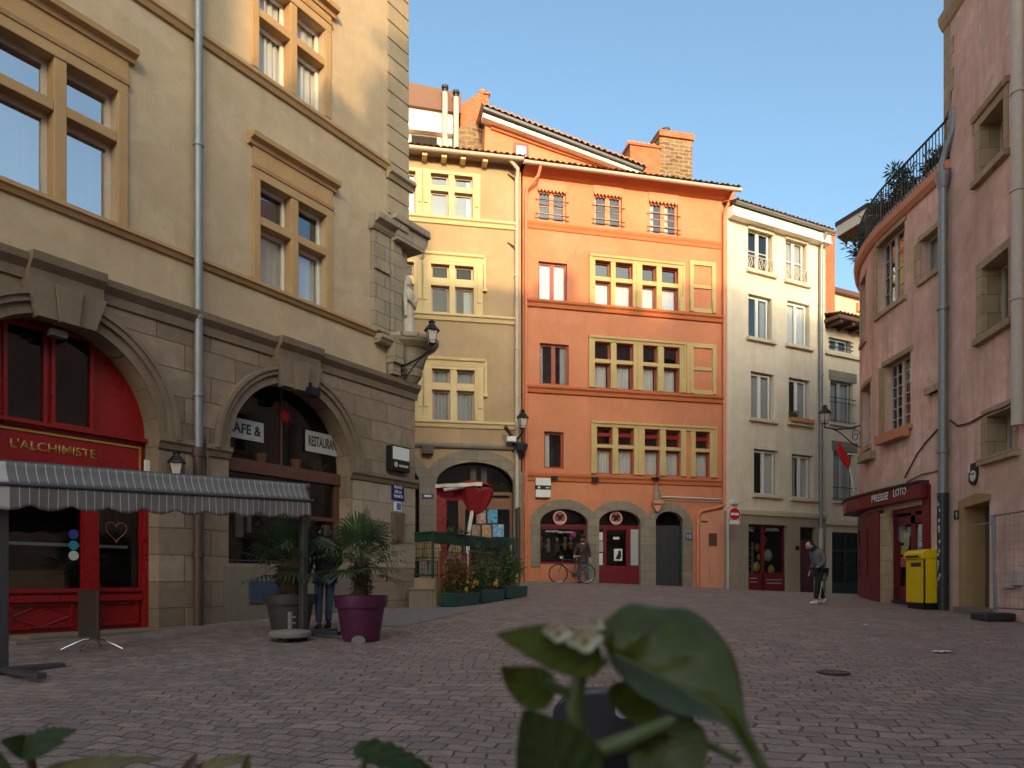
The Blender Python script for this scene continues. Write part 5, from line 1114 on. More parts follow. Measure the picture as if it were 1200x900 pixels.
m=MB(); m.prism([(s+.03+.12*math.cos(i*.785),z-.04+.12*math.sin(i*.785)) for i in range(8)],-.04,-.02); m.box(s-.14,s-.09,-.04,-.02,z+.05,z+.2); m.build('white_shape',M['signw'],p); m=MB(); m.box(s-.02,s+.02,-.05,-.03,z-.02,z+.02); m.box(s+.07,s+.1,-.05,-.03,z-.02,z+.02); m.build('black_spots',M['black'],p)
m=MB(); rnd=random.Random(4); z=4.0
while z<AT-.3: h=rnd.uniform(.3,.5); m.box(-.03,rnd.choice((.22,.42,.3)),-.015,.2,z,z+h-.01) if z>10.6 else None; z+=h
m.build('corner_quoins',M['pstone'],ra)
m=MB(); m.moulding([(.002,13.75),(-.05,13.8),(-.12,13.95),(-.13,14.1),(-.03,14.2),(.002,14.2)],-.05,4.6); m.build('eaves_cornice',M['pstone'],ra)

# postbox
zg_=gz(9.3,16.4)
pb=thing('postbox','yellow free-standing postbox on a black plinth by the newsagent','postbox',(9.50,16.72,zg_),0)
m=MB(); m.box(-.22,.30,-.36,.30,0,.14); m.build('plinth',M['black'],pb)
m=MB(); m.prism([(-.24,.15),(.33,.15),(.33,1.34),(-.16,1.34),(-.24,1.26)],-.40,.34); bd=m.build('body',M['yellowp'],pb,bevel=.02)
m=MB(); m.prism([(-.29,1.15),(.345,1.15),(.345,1.37),(-.2,1.37),(-.3,1.28)],-.415,.355); m.build('lid',M['yellowp'],pb,bevel=.03)
m=MB(); m.box(-.31,-.2,-.3,.22,1.19,1.23); m.build('letter_slot',M['black'],pb); m=MB(); m.box(-.25,-.2,-.3,.1,.98,1.07); m.build('label_plate',M['darkgrey'],pb)
m=MB(); m.box(-.245,-.2,-.405,-.402,.15,1.15); m.build('edge_seam',M['darkgrey'],pb)
# mesh fence section
fx0=A_.w(A_.s(1165,.35),-.35,0); zf=gz(fx0.x,fx0.y)
fn=thing('fence_panel','temporary metal mesh fence with a dark foot block against the right pink wall','fence',(fx0.x,fx0.y,zf),A_.rz)
m=MB(); m.box(-.28,.28,-.30,.25,0,.15); m.build('foot_block',M['darkgrey'],fn,bevel=.03)
m=MB(); m.tube([(.0,0,.1),(.0,0,2.0)],.022,8); m.tube([(.12,0,.1),(-.10,.0,2.0)],.018,8); m.tube([(0,0,1.98),(3.4,0,1.98)],.02,8); m.tube([(0,0,.25),(3.4,0,.25)],.02,8); m.tube([(3.4,0,.0),(3.4,0,1.98)],.022,8); m.tube([(-1.2,.1,1.86),(0,0,1.86)],.015,6)
m.build('frame',M['zinc'],fn); m=MB()
for i in range(22): m.tube([(i*.155+.05,0,.25),(i*.155+.05,0,1.98)],.003,4)
for i in range(12): m.tube([(0,0,.3+i*.145),(3.4,0,.3+i*.145)],.003,4)
m.build('wire_mesh',M['zinc'],fn)
# terrace shrubs
labs=['dark oleander shrub on the roof terrace, nearest the tall pink house','dark bushy shrub in the middle of the terrace railing','loose grey green shrub leaning over the terrace railing','small spindly shrub at the far end of the terrace railing','low weedy plant hanging through the far terrace railing']
for i,(q,y,h,w,n) in enumerate(((-.7,.35,.95,.4,600),(-1.9,.35,1.45,.6,1100),(-3.0,.3,1.3,.55,900),(-4.2,.3,1.1,.45,600),(-5.3,.2,.8,.5,450))):
    p=Bmap(q,y,btop); t=thing('terrace_shrub',labs[i],'shrub',p,0,'shrubs along the roof terrace')
    m=MB(); st=MB()
    for k in range(9):
        th=random.uniform(0,6.28); e=Vector((w*math.cos(th),w*math.sin(th),h*random.uniform(.65,1.05))); mid=e*.5+Vector((0,0,h*.15)); st.tube([(0,0,.1),tuple(mid),tuple(e)],.012,5,r1=.004)
        for _ in range(n//9):
            t_=random.uniform(.25,1.05); b=(mid*2*t_ if t_<.5 else mid+(e-mid)*(t_*2-1)); d=Vector((random.gauss(0,1),random.gauss(0,1),random.gauss(.3,.8)))
            m.leaf(b+d*.06,d,random.uniform(.12,.22),.04)
    m.build('foliage',M['shrubd'],t); st.build('stems',M['trunk'],t); m=MB(); m.lathe([(.14,0),(.2,.3),(.21,.33),(.02,.31)],(0,0,0),14); m.build('pot',M['pot_clay'],t)
# ------------------------------------------------------------------ street lanterns
def lantern(name,label,pos,h,arm,group='wall lanterns'):
    """square tapering lantern of height h (glass body bottom centre at pos), arm: wall end of the bracket"""
    t=thing(name,label,'street lamp',tuple(pos),0,group); k=h/1.0
    m=MB(); r0,r1=.14*k,.25*k; b0,b1=.16*k,.62*k
    for i in range(4):
        a=math.pi/4+i*math.pi/2+.3; b=a+math.pi/2
        m.quad((r0*math.cos(a),r0*math.sin(a),b0),(r0*math.cos(b),r0*math.sin(b),b0),(r1*math.cos(b),r1*math.sin(b),b1),(r1*math.cos(a),r1*math.sin(a),b1))
    g=m.build('glass_panes',M['lampglass'],t)
    m=MB()
    for i in range(4):
        a=math.pi/4+i*math.pi/2+.3; b=a+math.pi/2; A=(r0*math.cos(a),r0*math.sin(a),b0); B=(r1*math.cos(a),r1*math.sin(a),b1); A2=(r0*math.cos(b),r0*math.sin(b),b0); B2=(r1*math.cos(b),r1*math.sin(b),b1)
        m.tube([A,B],.014*k,5); m.tube([A,A2],.014*k,5); m.tube([B,B2],.02*k,5); m.tube([(0,0,.02*k),A],.014*k,5)
        m.tube([tuple(Vector(A).lerp(B,.22)),tuple(Vector(A2).lerp(B2,.22))],.01*k,5)
    m.tube([(0,0,-.06*k),(0,0,.06*k)],.035*k,8); m.build('frame',M['black'],t)
    m=MB(); m.lathe([(.29*k,.62*k),(.27*k,.67*k),(.16*k,.80*k),(.14*k,.83*k),(.10*k,.84*k),(.09*k,.90*k),(.13*k,.92*k),(.13*k,.94*k),(.05*k,.97*k),(.06*k,1.0*k),(.0*k+.001,1.02*k)],(0,0,0),4 if 0 else 8); m.build('roof',M['black'],t)
    p=Vector(pos); A=Vector(arm)-p; m=MB(); L=A.length; d=A/L
    m.tube([(0,0,-.02),tuple(A*.3+Vector((0,0,-.06*L))),tuple(A*.7+Vector((0,0,-.05*L))),tuple(A)],.022*k+.008,8)
    m.tube([tuple(A+Vector((0,0,-.42*L))),tuple(A*.75+Vector((0,0,-.34*L))),tuple(A*.4+Vector((0,0,-.12*L))),tuple(A*.15+Vector((0,0,-.05)))],.016*k+.006,8)
    c=A*.8+Vector((0,0,-.19*L)); m.tube([tuple(c+d*(.12*L*(1-i/22)*math.cos(i*.55))+Vector((0,0,.12*L*(1-i/22)*math.sin(i*.55)))) for i in range(18)],.012*k+.004,6)
    m.tube([tuple(A+Vector((0,0,-.5*L))),tuple(A+Vector((0,0,.08*L)))],.03,8); m.build('bracket',M['black'],t)
    return t
pA_=at(506,408,16.6); lantern('wall_lantern','large black lantern with pale panes on a scrolled bracket beside the corner statue',pA_-Vector((0,0,.0)),.64,L.w(L.s(463),-.06,L.z(463,432)))
pB_=at(612.5,506,26.2); lantern('wall_lantern','black lantern on the downpipe between the yellow and the orange house',pB_,.80,Y_.w(Y_.s(601),0,Y_.z(601,517)))
pC_=at(966.5,500,20.8); lantern('wall_lantern','black lantern on a long arm in front of the cream house',pC_,.62,(10.45,21.6,bz(1006,500)))
pD_=L.w(L.s(207,.25),-.25,L.z(207,566,.25)); lantern('wall_lantern','low black lantern with white panes above the striped awning',pD_,.54,L.w(L.s(202),-.05,L.z(202,536)))
# camera and loudspeaker at the yellow corner
cm=thing('security_camera','white security camera box under the lantern on the yellow house','camera',tuple(Y_.w(Y_.s(598),-.2,Y_.z(598,517))),Y_.rz)
m=MB(); m.box(-.2,.15,-.25,0,-.1,.1); m.build('housing',M['signw'],cm,bevel=.02); m=MB(); m.tube([(-.28,-.3,.42),(0,-.05,.15)],.07,8); m.build('tilted_tube',M['castiron'],cm); m=MB(); m.lathe([(.02,-.55),(.2,-.4),(.25,-.2),(.2,-.12),(.05,-.1)],(.35,-.15,0),14); m.build('dark_dome',M['darkgrey'],cm)

# ------------------------------------------------------------------ striped awning on posts
def awnmat():
    m,nt,b,_=newmat('striped_canvas'); v=coords(nt); sp=nt.nodes.new('ShaderNodeSeparateXYZ'); nt.links.new(v,sp.inputs[0])
    a=nt.nodes.new('ShaderNodeMath'); a.operation='MODULO'; a.inputs[1].default_value=.098; nt.links.new(sp.outputs[0],a.inputs[0])
    c=nt.nodes.new('ShaderNodeMath'); c.operation='LESS_THAN'; c.inputs[1].default_value=.009; nt.links.new(a.outputs[0],c.inputs[0])
    base=mixc(nt,noise(nt,v,6,4),(.135,.122,.12),(.20,.185,.178)); nt.links.new(mixc(nt,c.outputs[0],base,(.50,.48,.47)),b.inputs['Base Color']); b.inputs['Roughness'].default_value=.85
    return m
pL=Vector((-5.50,7.85)); pR=Vector((-3.19,11.2)); dv=(pR-pL); LA=dv.length
zL,zR=CZ+139/F_*7.85,CZ+112/F_*11.2; gL,gR=gz(*pL),gz(*pR); tl=(zR-zL)/LA
aw=thing('striped_awning','grey and white striped awning with scalloped valance on grey metal posts','awning',(pL.x,pL.y,0),math.atan2(dv.y,dv.x))
def aZ(s): return zL+tl*s
aS0=-2.5
m=MB(); m.sheet(lambda a,b:(aS0+(LA-aS0)*a,-.02-.10*b+.02*math.sin(b*3.1)+.006*math.sin(a*40),aZ(aS0+(LA-aS0)*a)-.0-.24*b),80,5)
def val(a,b):
    s=aS0+(LA-aS0)*a; return (s,-.12-.015*math.sin(s*11)*b+.01*math.sin(s*4.3)*b,aZ(s)-.26-(.21+.06*abs(math.cos(math.pi*s/.42)))*b)
m.sheet(val,220,6); m.build('canvas',awnmat(),aw,smooth=True,solid=.006)
m=MB(); m.tube([(aS0,-.125,aZ(aS0)-.25),(LA+.05,-.125,aZ(LA)-.25)],.022,8); m.tube([(aS0,.05,aZ(aS0)-.02),(LA+.1,.05,aZ(LA)-.02)],.05,10); m.build('front_bar',M['awnmetal'],aw)
m=MB(); m.sheet(lambda a,b:(aS0+(LA-aS0)*a,-.02+.32*b,aZ(aS0+(LA-aS0)*a)+.02*math.sin(b*3)),20,4); m.build('rolled_canvas',awnmat(),aw)
for s,g_ in ((0.0,gL),(LA,gR)):
    m=MB(); m.box(s-.05,s+.05,.0,.1,g_+.03,aZ(s)-.02); p=m.build('post',M['awnmetal'],aw,bevel=.008)
    m=MB(); m.box(s-.05,s+.05,-.75 if s else -.9,.75 if s else .7,g_+.02,g_+.08); m.box(s-.12,s+.6,-.06,.08,g_+.015,g_+.07); m.build('foot',M['awnmetal'],p,bevel=.008)
# ------------------------------------------------------------------ folded bistro table
tx=at(107,765,9.6); tz=gz(tx.x,tx.y)
ft=thing('folded_table','folded bistro table with its dark square top tipped upright on a chrome foot','table',(tx.x,tx.y,tz),-.55)
m=MB(); m.box(-.24,.24,-.05,-.015,.17,.80); m.build('tabletop',plain('dark_brown_laminate',(.055,.042,.033),.35),ft,bevel=.012)
m=MB(); m.tube([(0,.03,.12),(0,.03,.68)],.025,10); m.build('column',M['chrome'],ft)
for th in (.6,2.4,-.9,-2.3):
    m=MB(); dx,dy=math.cos(th),math.sin(th); m.tube([(0,.03,.15),(dx*.12,.03+dy*.12,.14),(dx*.27,.03+dy*.27,.07),(dx*.38,.03+dy*.38,.015)],.014,8,r1=.012); m.build('leg',M['chrome'],ft,smooth=True)
# ------------------------------------------------------------------ parasol base
ux=at(340,748,10.55); ub=thing('parasol_base','round pale concrete parasol base with a short steel tube in front of the grey pot','parasol base',(ux.x,ux.y,gz(ux.x,ux.y)),0)
m=MB(); m.lathe([(.02,.05),(.28,.05),(.30,.07),(.30,.12),(.27,.15),(.05,.17),(.01,.17)],(0,0,0),32); m.build('disc',M['concrete'],ub,smooth=True)
m=MB(); m.tube([(0,0,.16),(0,0,.42)],.035,12); m.tube([(.03,0,.34),(.09,0,.34)],.012,6); m.tube([(.03,0,.26),(.08,0,.26)],.012,6); m.build('tube',M['concrete'],ub)
for th in (.5,2.6,4.7):
    m=MB(); m.tube([(.2*math.cos(th),.2*math.sin(th),0),(.2*math.cos(th),.2*math.sin(th),.06)],.05,8); m.build('rubber_foot',M['black'],ub)
# ------------------------------------------------------------------ palms in pots
def palm(name,label,loc,potmat,pr,ph,tr,th_,nf,rad,seed,notch=False):
    rnd=random.Random(seed); t=thing(name,label,'potted palm',tuple(loc),0)
    m=MB(); m.lathe([(pr*.68,0),(pr*.70,.02),(pr*.9,ph*.74),(pr*.985,ph*.74),(pr,ph*.78),(pr*1.02,ph),(pr*.95,ph),(pr*.92,ph*.9),(.01,ph*.9)],(0,0,0),40); p=m.build('pot',potmat,t,smooth=True)
    m=MB(); m.lathe([(pr*.93,ph*.91),(.01,ph*.93)],(0,0,0),24); m.build('soil',M['soil'],p)
    if notch: m=MB(); m.lathe([(.001,0),(.10,0),(.10,.02),(.001,.02)],(0,0,0),20); o=m.build('foot_notch',M['concrete'],p); o.rotation_euler=(R(90),0,R(8)); o.location=(.02,-pr*.70,.02); o.scale=(1,.75,1)
    z0=ph*.9; m=MB(); m.lathe([(tr*1.1,z0),(tr*.95,z0+th_*.3),(tr*1.15,z0+th_*.8),(tr*.8,z0+th_)],(0,0,0),14,wob=lambda a,z:1+.12*math.sin(a*5+z*23))
    for i in range(260):
        a=rnd.uniform(0,6.28); z=z0+th_*rnd.random()**.8; rr=tr*1.0; m.leaf((rr*math.cos(a),rr*math.sin(a),z),(math.cos(a),math.sin(a),rnd.uniform(-.9,.6)),rnd.uniform(.05,.14),.018)
    m.build('trunk',M['trunk'],t)
    m=MB(); top=Vector((0,0,z0+th_))
    for f in range(nf):
        az=f*2.399+rnd.uniform(-.3,.3); el=R(78)-R(112)*(f/nf)**.9+rnd.uniform(-.12,.12); d=Vector((math.cos(az)*math.cos(el),math.sin(az)*math.cos(el),math.sin(el)))
        pl=rad*rnd.uniform(.42,.6); h=top+d*pl+Vector((0,0,-.10*pl*math.cos(el))); m.tube([tuple(top-Vector((0,0,.1))),tuple(top+d*pl*.5+Vector((0,0,.02))),tuple(h)],.009,5,r1=.005)
        side=d.cross(Vector((0,0,1))); side=side.normalized() if side.length>.01 else Vector((1,0,0)); up=side.cross(d); nb=21
        for b in range(nb):
            a=(b/(nb-1)-.5)*R(235); bd=(d*math.cos(a)+side*math.sin(a)+up*(.22*math.cos(a)-.05)).normalized(); bl=rad*rnd.uniform(.46,.58)*(1-.25*abs(a)/2.05); w=.015
            p0=h; p1=h+bd*bl*.55; p2=h+bd*bl*.85+Vector((0,0,-.05*bl)); p3=h+bd*bl+Vector((0,0,-.22*bl*rnd.uniform(.5,1.5)))
            sd=bd.cross(up).normalized()*w
            m.quad(p0,p1+sd,p1-sd); m.quad(p1+sd,p2+sd*.7,p2-sd*.7,p1-sd); m.quad(p2+sd*.7,p3,p2-sd*.7)
    m.build('crown',M['palm'],t); return t
pp=at(423,750,10.75); palm('potted_palm','fan palm in a purple plastic pot',(pp.x,pp.y,gz(pp.x,pp.y)),M['purple'],.385,.67,.10,.62,22,.78,1,True)
pp=at(340,741,11.4); pp2=at(340,741,11.55); palm('potted_palm','drooping fan palm in a dark grey pot behind the awning post',(pp2.x,pp2.y,gz(pp2.x,pp2.y)),M['potgrey'],.40,.60,.15,.60,20,.82,5)
# ------------------------------------------------------------------ terrace in front of the yellow house
T1=Vector((-2.46,17.55)); T2=Vector((-1.80,16.95)); T3=Vector((.12,20.75)); T4=Vector((.30,26.9)); T5=Vector((-4.1,26.1)); zT=1.40
te=thing('terrace_wall','pale rendered terrace plinth between the corner house and the green planters','wall',(0,0,0))
m=MB(); m.slab([T1,T2,T3,T4,T5],.2,zT); m.build('plinth',plaster('pale_plinth_render',(.40,.31,.20),(.6,.55,.5),bmp=.5),te); m=MB(); m.slab([T1+Vector((.02,.05)),T2+Vector((0,.06)),T3+Vector((-.06,.0)),T4,T5],zT,zT+.02); m.build('floor',M['grey_stone'],te)
q=T1.lerp(T2,.6); m=MB(); m.box(q.x-.35,q.x+.22,q.y-.25,q.y+.3,0,gz(q.x,q.y)+.42); m.box(q.x-.36,q.x+.24,q.y-.27,q.y+.3,gz(q.x,q.y)+.40,gz(q.x,q.y)+.46); m.build('low_block',M['step'],te,bevel=.02)
dF=(T3-T2); LF=dF.length; rzF=math.atan2(dF.y,dF.x)
fe=thing('terrace_fence','dark green metal terrace fence with a green canvas band along its top','fence',(T2.x,T2.y,zT),rzF)
m=MB()
for s in (0.02,LF*.33,LF*.66,LF-.03): m.box(s-.025,s+.025,.05,.10,0,1.10)
m.box(0,LF,.055,.095,1.06,1.10); m.box(0,LF,.055,.095,.05,.08)
e=T1-T2; w=Vector((e.dot(dF.normalized()),e.dot(Vector((-dF.y,dF.x)).normalized()))); m.tube([(0,.07,1.08),(w.x*.95,w.y*.95,1.08)],.025,6); m.tube([(0,.07,.07),(w.x*.95,w.y*.95,.07)],.02,6); m.tube([(w.x*.95,w.y*.95,0),(w.x*.95,w.y*.95,1.1)],.025,6)
m.build('frame',M['green'],fe); m=MB()
for i in range(34): s=LF*i/33; m.tube([(s,.075,.06),(s,.075,1.06)],.006,4)
for i in range(8): m.tube([(0,.075,.1+i*.12),(LF,.075,.1+i*.12)],.006,4)
for i in range(8): a=i/8; m.tube([(w.x*.95*a,.07+(w.y*.95-.07)*a,.06),(w.x*.95*a,.07+(w.y*.95-.07)*a,1.06)],.006,4); m.tube([(0,.07,.1+i*.12),(w.x*.95,w.y*.95,.1+i*.12)],.006,4)
m.build('wire_grid',M['green'],fe); m=MB(); m.sheet(lambda a,b:(LF*a,.04+.02*math.sin(a*26+b*2),.82+.26*b),60,4); m.sheet(lambda a,b:(w.x*.95*a,.06+(w.y*.95-.06)*a-.03,.86+.2*b),6,2); m.build('canvas_band',plain('dark_green_canvas',(.012,.035,.022),.8),fe,solid=.006)
m=MB(); m.box(LF-.75,LF+.02,.04,.06,-.1,1.15); m.build('end_panel',M['green'],fe)
m=MB(); m.box(LF-.3,LF-.24,.02,.035,.1,.95); m.build('pale_strip',M['zincw'],fe)
m=MB()
for i in range(60): m.leaf((random.uniform(.5,1.6),.0,1.1),(random.uniform(-1,1),random.uniform(-.6,.2),random.uniform(.1,1)),.2,.03)
m.build('grass_tuft',M['shrub'],fe)
def planter(loc,rz,label,kind,seed,W):
    rnd=random.Random(seed); t=thing('planter_box',label,'planter',tuple(loc),rz,'green planters along the terrace')
    m=MB(); m.prism([(-W*.47,0),(W*.47,0),(W*.5,.32),(-W*.5,.32)],-.2,.2); m.build('trough',M['planter'],t,bevel=.015); m=MB(); m.box(-W*.47,W*.47,-.17,.17,.28,.305); m.build('soil',M['soil'],t)
    if kind!=2:
        m=MB()
        for i in range(9):
            x=-W*.5+W*i/8
            for s in (1,-1):
                x1=x+s*.55; 
                if abs(x1)<=W*.52: m.box(0,0,0,0,0,0) if 0 else m.tube([(x,.17,.3),(x1,.17,1.25)],.011,4)
        for x in (-W*.48,W*.48): m.box(x-.018,x+.018,.15,.19,.1,1.3)
        m.box(-W*.5,W*.5,.15,.19,1.26,1.3); m.build('lattice',plain('red_brown_lattice',(.17,.045,.025),.7),t)
    m=MB(); st=MB(); fl=MB()
    for k in range(14):
        x=rnd.uniform(-W*.42,W*.42); y=rnd.uniform(-.1,.12); h=rnd.uniform(.55,1.15); e=(x+rnd.uniform(-.15,.15),y+rnd.uniform(-.1,.1),.3+h); st.tube([(x,y,.28),((x+e[0])/2+.03,y,.3+h*.5),e],.008,4,r1=.003)
        for _ in range(62):
            f=rnd.uniform(.1,1.0); d=Vector((rnd.gauss(0,1),rnd.gauss(0,1),rnd.gauss(.2,.8))); p=Vector((x+(e[0]-x)*f,y+(e[1]-y)*f,.3+h*f))+d*.05; m.m=0 if (kind!=0 or rnd.random()<.45 or f<.25) else 1; m.leaf(p,d,rnd.uniform(.06,.14),.04)
    for _ in range(7 if kind==0 else 4):
        x=rnd.uniform(-W*.1,W*.45); z=rnd.uniform(.35,.62)
        for j in range(12): fl.leaf((x,-.17,z),(rnd.gauss(0,1),-.4,rnd.gauss(0,1)),.07,.05)
    m.build('foliage',[M['shrub'],M['redleaf']],t); st.build('stems',M['trunk'],t); fl.build('yellow_flowers',M['yflower'],t)
dn=dF.normalized(); nF=Vector((dn.y,-dn.x))
for i,(s,W,lab) in enumerate(((.62,1.25,'green planter with reddish foliage, yellow flowers and lattice, nearest the corner house'),(1.98,1.2,'green planter with leafy shrubs, middle of the three along the terrace'),(3.36,1.25,'green planter with dark bushy shrubs, farthest along the terrace fence'))):
    p=T2+dn*s+nF*.30; planter((p.x,p.y,gz(p.x,p.y)),rzF,lab,i,11+i,W)
# red parasol, folded
def at_t(u,v,Y): return at(u,v,Y)
um=thing('red_parasol','half folded red parasol on a leaning white pole above the terrace','parasol',tuple(at(549,632,20.6).xy)+(zT,),0)
base=Vector(um.location); top=at(556,588,20.6)-base
m=MB(); m.tube([(0,0,0),tuple(Vector((at(548,632,20.6)-base))),tuple(top+Vector((.03,0,.35)))],.055,10); m.tube([tuple(at(520,574,20.3)-base),tuple(at(564,567.5,20.5)-base)],.05,8); m.build('pole',M['white'],um)
m=MB(); ap=at(556.5,604,20.6)-base; 
def cone(a,b):
    th=2*math.pi*a; rx=.50 if math.cos(th)>0 else .46; rim=Vector((.04+rx*math.cos(th),.32*math.sin(th),(at(556,572,20.6)-base).z+.05*math.sin(th*6)-.06*math.cos(th))); fold_=1+.12*math.sin(th*8)*b*(1-b)*4
    p=Vector(ap)*(1-b)+(Vector((ap.x,ap.y,0))+rim)*b; p.x=ap.x+(p.x-ap.x)*(b**-.55 if b>0 else 1)*fold_; return p
m.sheet(cone,64,8)
m.sheet(lambda a,b:(ap.x+.04+.48*(b*math.cos(2*math.pi*a)),ap.y+.31*b*math.sin(2*math.pi*a),(at(556,568,20.6)-base).z-.0+.11*(1-b*b)-.05*math.cos(2*math.pi*a)*b),40,4)
def wing(a,b):
    u=511+ (556-511)*a; h0=571-2*a; h1=h0+ (4+13*math.sin(math.pi*min(1,a*.75+.1)))*(1); p=at(u,h0+(h1-h0)*b,20.5)-base; p.y+=.18*math.sin(b*3.1)+.04*math.sin(a*19); return p
m.sheet(wing,24,6); m.build('canopy',M['umbred'],um,smooth=True,solid=.01)
m=MB(); m.sheet(lambda a,b:(at(510+55*a,571.5-2.5*a-4*b,20.25)-base)+Vector((0,.03*math.sin(a*20),0)),20,2); m.build('pale_valance',M['cwhite'],um,solid=.01)
# wicker chairs on the terrace
def chair(loc,rz,label):
    t=thing('wicker_chair',label,'chair',tuple(loc),rz,'wicker chairs on the terrace')
    m=MB(); m.box(-.23,.23,-.23,.22,.43,.47); m.build('seat',M['wicker'],t,bevel=.015)
    m=MB(); m.sheet(lambda a,b:((a-.5)*.52*(1-.15*b*b),.22+.05*b-.10*(2*a-1)**2,.5+.46*b*(1-.25*(2*a-1)**4)),14,8); m.build('backrest',M['wicker'],t,smooth=True,solid=.02)
    for x in (-.2,.2):
        for y in (-.2,.2): m=MB(); m.tube([(x*1.05,y*1.05,0),(x,y,.45)],.016,8); m.build('leg',M['wicker'],t)
    return t
c1_=at(492,620,18.9); c2_=at(508,620,18.7); c3_=at(532,628,20.4)
chair((c1_.x,c1_.y,zT+.02),math.pi+.15,'wicker terrace chair with a red brown back, closest to the corner house')
chair((c2_.x,c2_.y,zT+.02),math.pi-.2,'wicker terrace chair with a striped light back, second from the corner house')
chair((c3_.x,c3_.y,zT+.02),math.pi+.5,'low round wicker chair just left of the parasol pole')
# ------------------------------------------------------------------ no entry sign
sx=at(853,690,27.6); sg_=thing('road_sign','round red no entry sign on a pale post between the orange and cream houses','road sign',(sx.x,sx.y,gz(sx.x,sx.y)),.2)
zz_=lambda v:CZ+(HY-v)/F_*27.6-sg_.location.z
m=MB(); m.tube([(0,0,0),(0,0,zz_(594))],.04,10); m.build('post',M['zincw'],sg_)
cx_=(860.5-853)/F_*27.6
m=MB(); m.lathe([(.001,0),(.235,0),(.245,.01),(.235,.02),(.001,.02)],(0,0,0),32); o=m.build('disc',M['signred'],sg_); o.rotation_euler=(R(90),0,0); o.location=(cx_,-.05,zz_(602.4))
m=MB(); m.lathe([(.23,.021),(.25,.021),(.25,.0),(.23,.0)],(0,0,0),32,caps=False); q=m.build('rim',M['signw'],sg_); q.rotation_euler=(R(90),0,0); q.location=(cx_,-.052,zz_(602.4))
m=MB(); m.box(cx_-.17,cx_+.17,-.085,-.06,zz_(602.4)-.045,zz_(602.4)+.045); m.build('white_bar',M['signw'],sg_)
m=MB(); m.box(cx_-.2,cx_+.2,-.07,-.05,zz_(614.3),zz_(610)); m.build('lower_plate',M['signw'],sg_)
tq=MB(); PP=[]
for u,v in ((404,733),(500,704),(548,708),(556,716),(470,735)):
    Y=14.0
    for _ in range(80): p=at(u,v,Y); Y=Y*.7+.3*((CZ-gz(p.x,Y))*F_/(v-HY))
    p=at(u,v,Y); PP.append((p.x,p.y))
cxy=Vector((sum(p[0] for p in PP)/5,sum(p[1] for p in PP)/5))
n_=5
for i in range(5):
    a_,b_=Vector(PP[i]),Vector(PP[(i+1)%5])
    for j in range(n_):
        for k in range(6):
            q=[]
            for (jj,kk) in ((j,k),(j+1,k),(j+1,k+1),(j,k+1)):
                e=a_.lerp(b_,jj/n_); w2=cxy.lerp(e,kk/6); q.append((w2.x,w2.y,gz(w2.x,w2.y)+.008))
            tq.quad(*q)
tag(tq.build('asphalt_patch',plain('patched_asphalt',(.19,.16,.15),.9,0,.3,7,.5)),kind='structure')
for u,v,w2,lab in ((977,789,.33,'dark iron drain cover set in the cobbles right of the begonia'),):
    Y=7.0
    for _ in range(80): p=at(u,v,Y); Y=Y*.7+.3*((CZ-gz(p.x,Y))*F_/(v-HY))
    p=at(u,v,Y); m=MB(); m.lathe([(.001,0),(w2*.5,0),(w2*.5,.012),(w2*.42,.012),(w2*.42,.006),(.001,.006)],(0,0,0),28); o=m.build('drain_cover',M['castiron']); o.location=(p.x,p.y,gz(p.x,p.y)+.006); tag(o,lab,'drain cover')
# litter
for i,(u,v,lab,w) in enumerate(((1105,765,'crumpled white paper lying on the cobbles',.14),(1013,733,'tiny white scrap lying on the cobbles far from the postbox',.07))):
    Y=8.0
    for _ in range(60): p=at(u,v,Y); Y=Y*.7+.3*((CZ-gz(p.x,Y))*F_/(v-HY))
    p=at(u,v,Y); t=MB(); t.sheet(lambda a,b:((a-.5)*w*1.6,(b-.5)*w,.012+.02*random.random()),5,4); o=t.build('paper_scrap',M['signw']); o.location=(p.x,p.y,gz(p.x,p.y)); tag(o,lab,'litter')
# ------------------------------------------------------------------ people: skinned skeletons
def skin(name,verts,edges,mat,parent,root=0,levels=1):
    me=bpy.data.meshes.new('sk'); me.from_pydata([v[:3] for v in verts],edges,[]); o=bpy.data.objects.new('sk',me); COL.objects.link(o)
    sm=o.modifiers.new('s','SKIN'); sm.use_smooth_shade=True
    for i,v in enumerate(verts):
        q=me.skin_vertices[0].data[i]; r=v[3]; q.radius=r if isinstance(r,tuple) else (r,r); q.use_root=(i==root)
    ss=o.modifiers.new('ss','SUBSURF'); ss.levels=levels; ss.render_levels=levels
    dg=bpy.context.evaluated_depsgraph_get(); m2=bpy.data.meshes.new_from_object(o.evaluated_get(dg)); bpy.data.objects.remove(o)
    m2.name=name; m2.materials.clear(); m2.materials.append(mat); ob=bpy.data.objects.new(name,m2); COL.objects.link(ob); ob.parent=parent
    m2.polygons.foreach_set('use_smooth',[True]*len(m2.polygons)); return ob
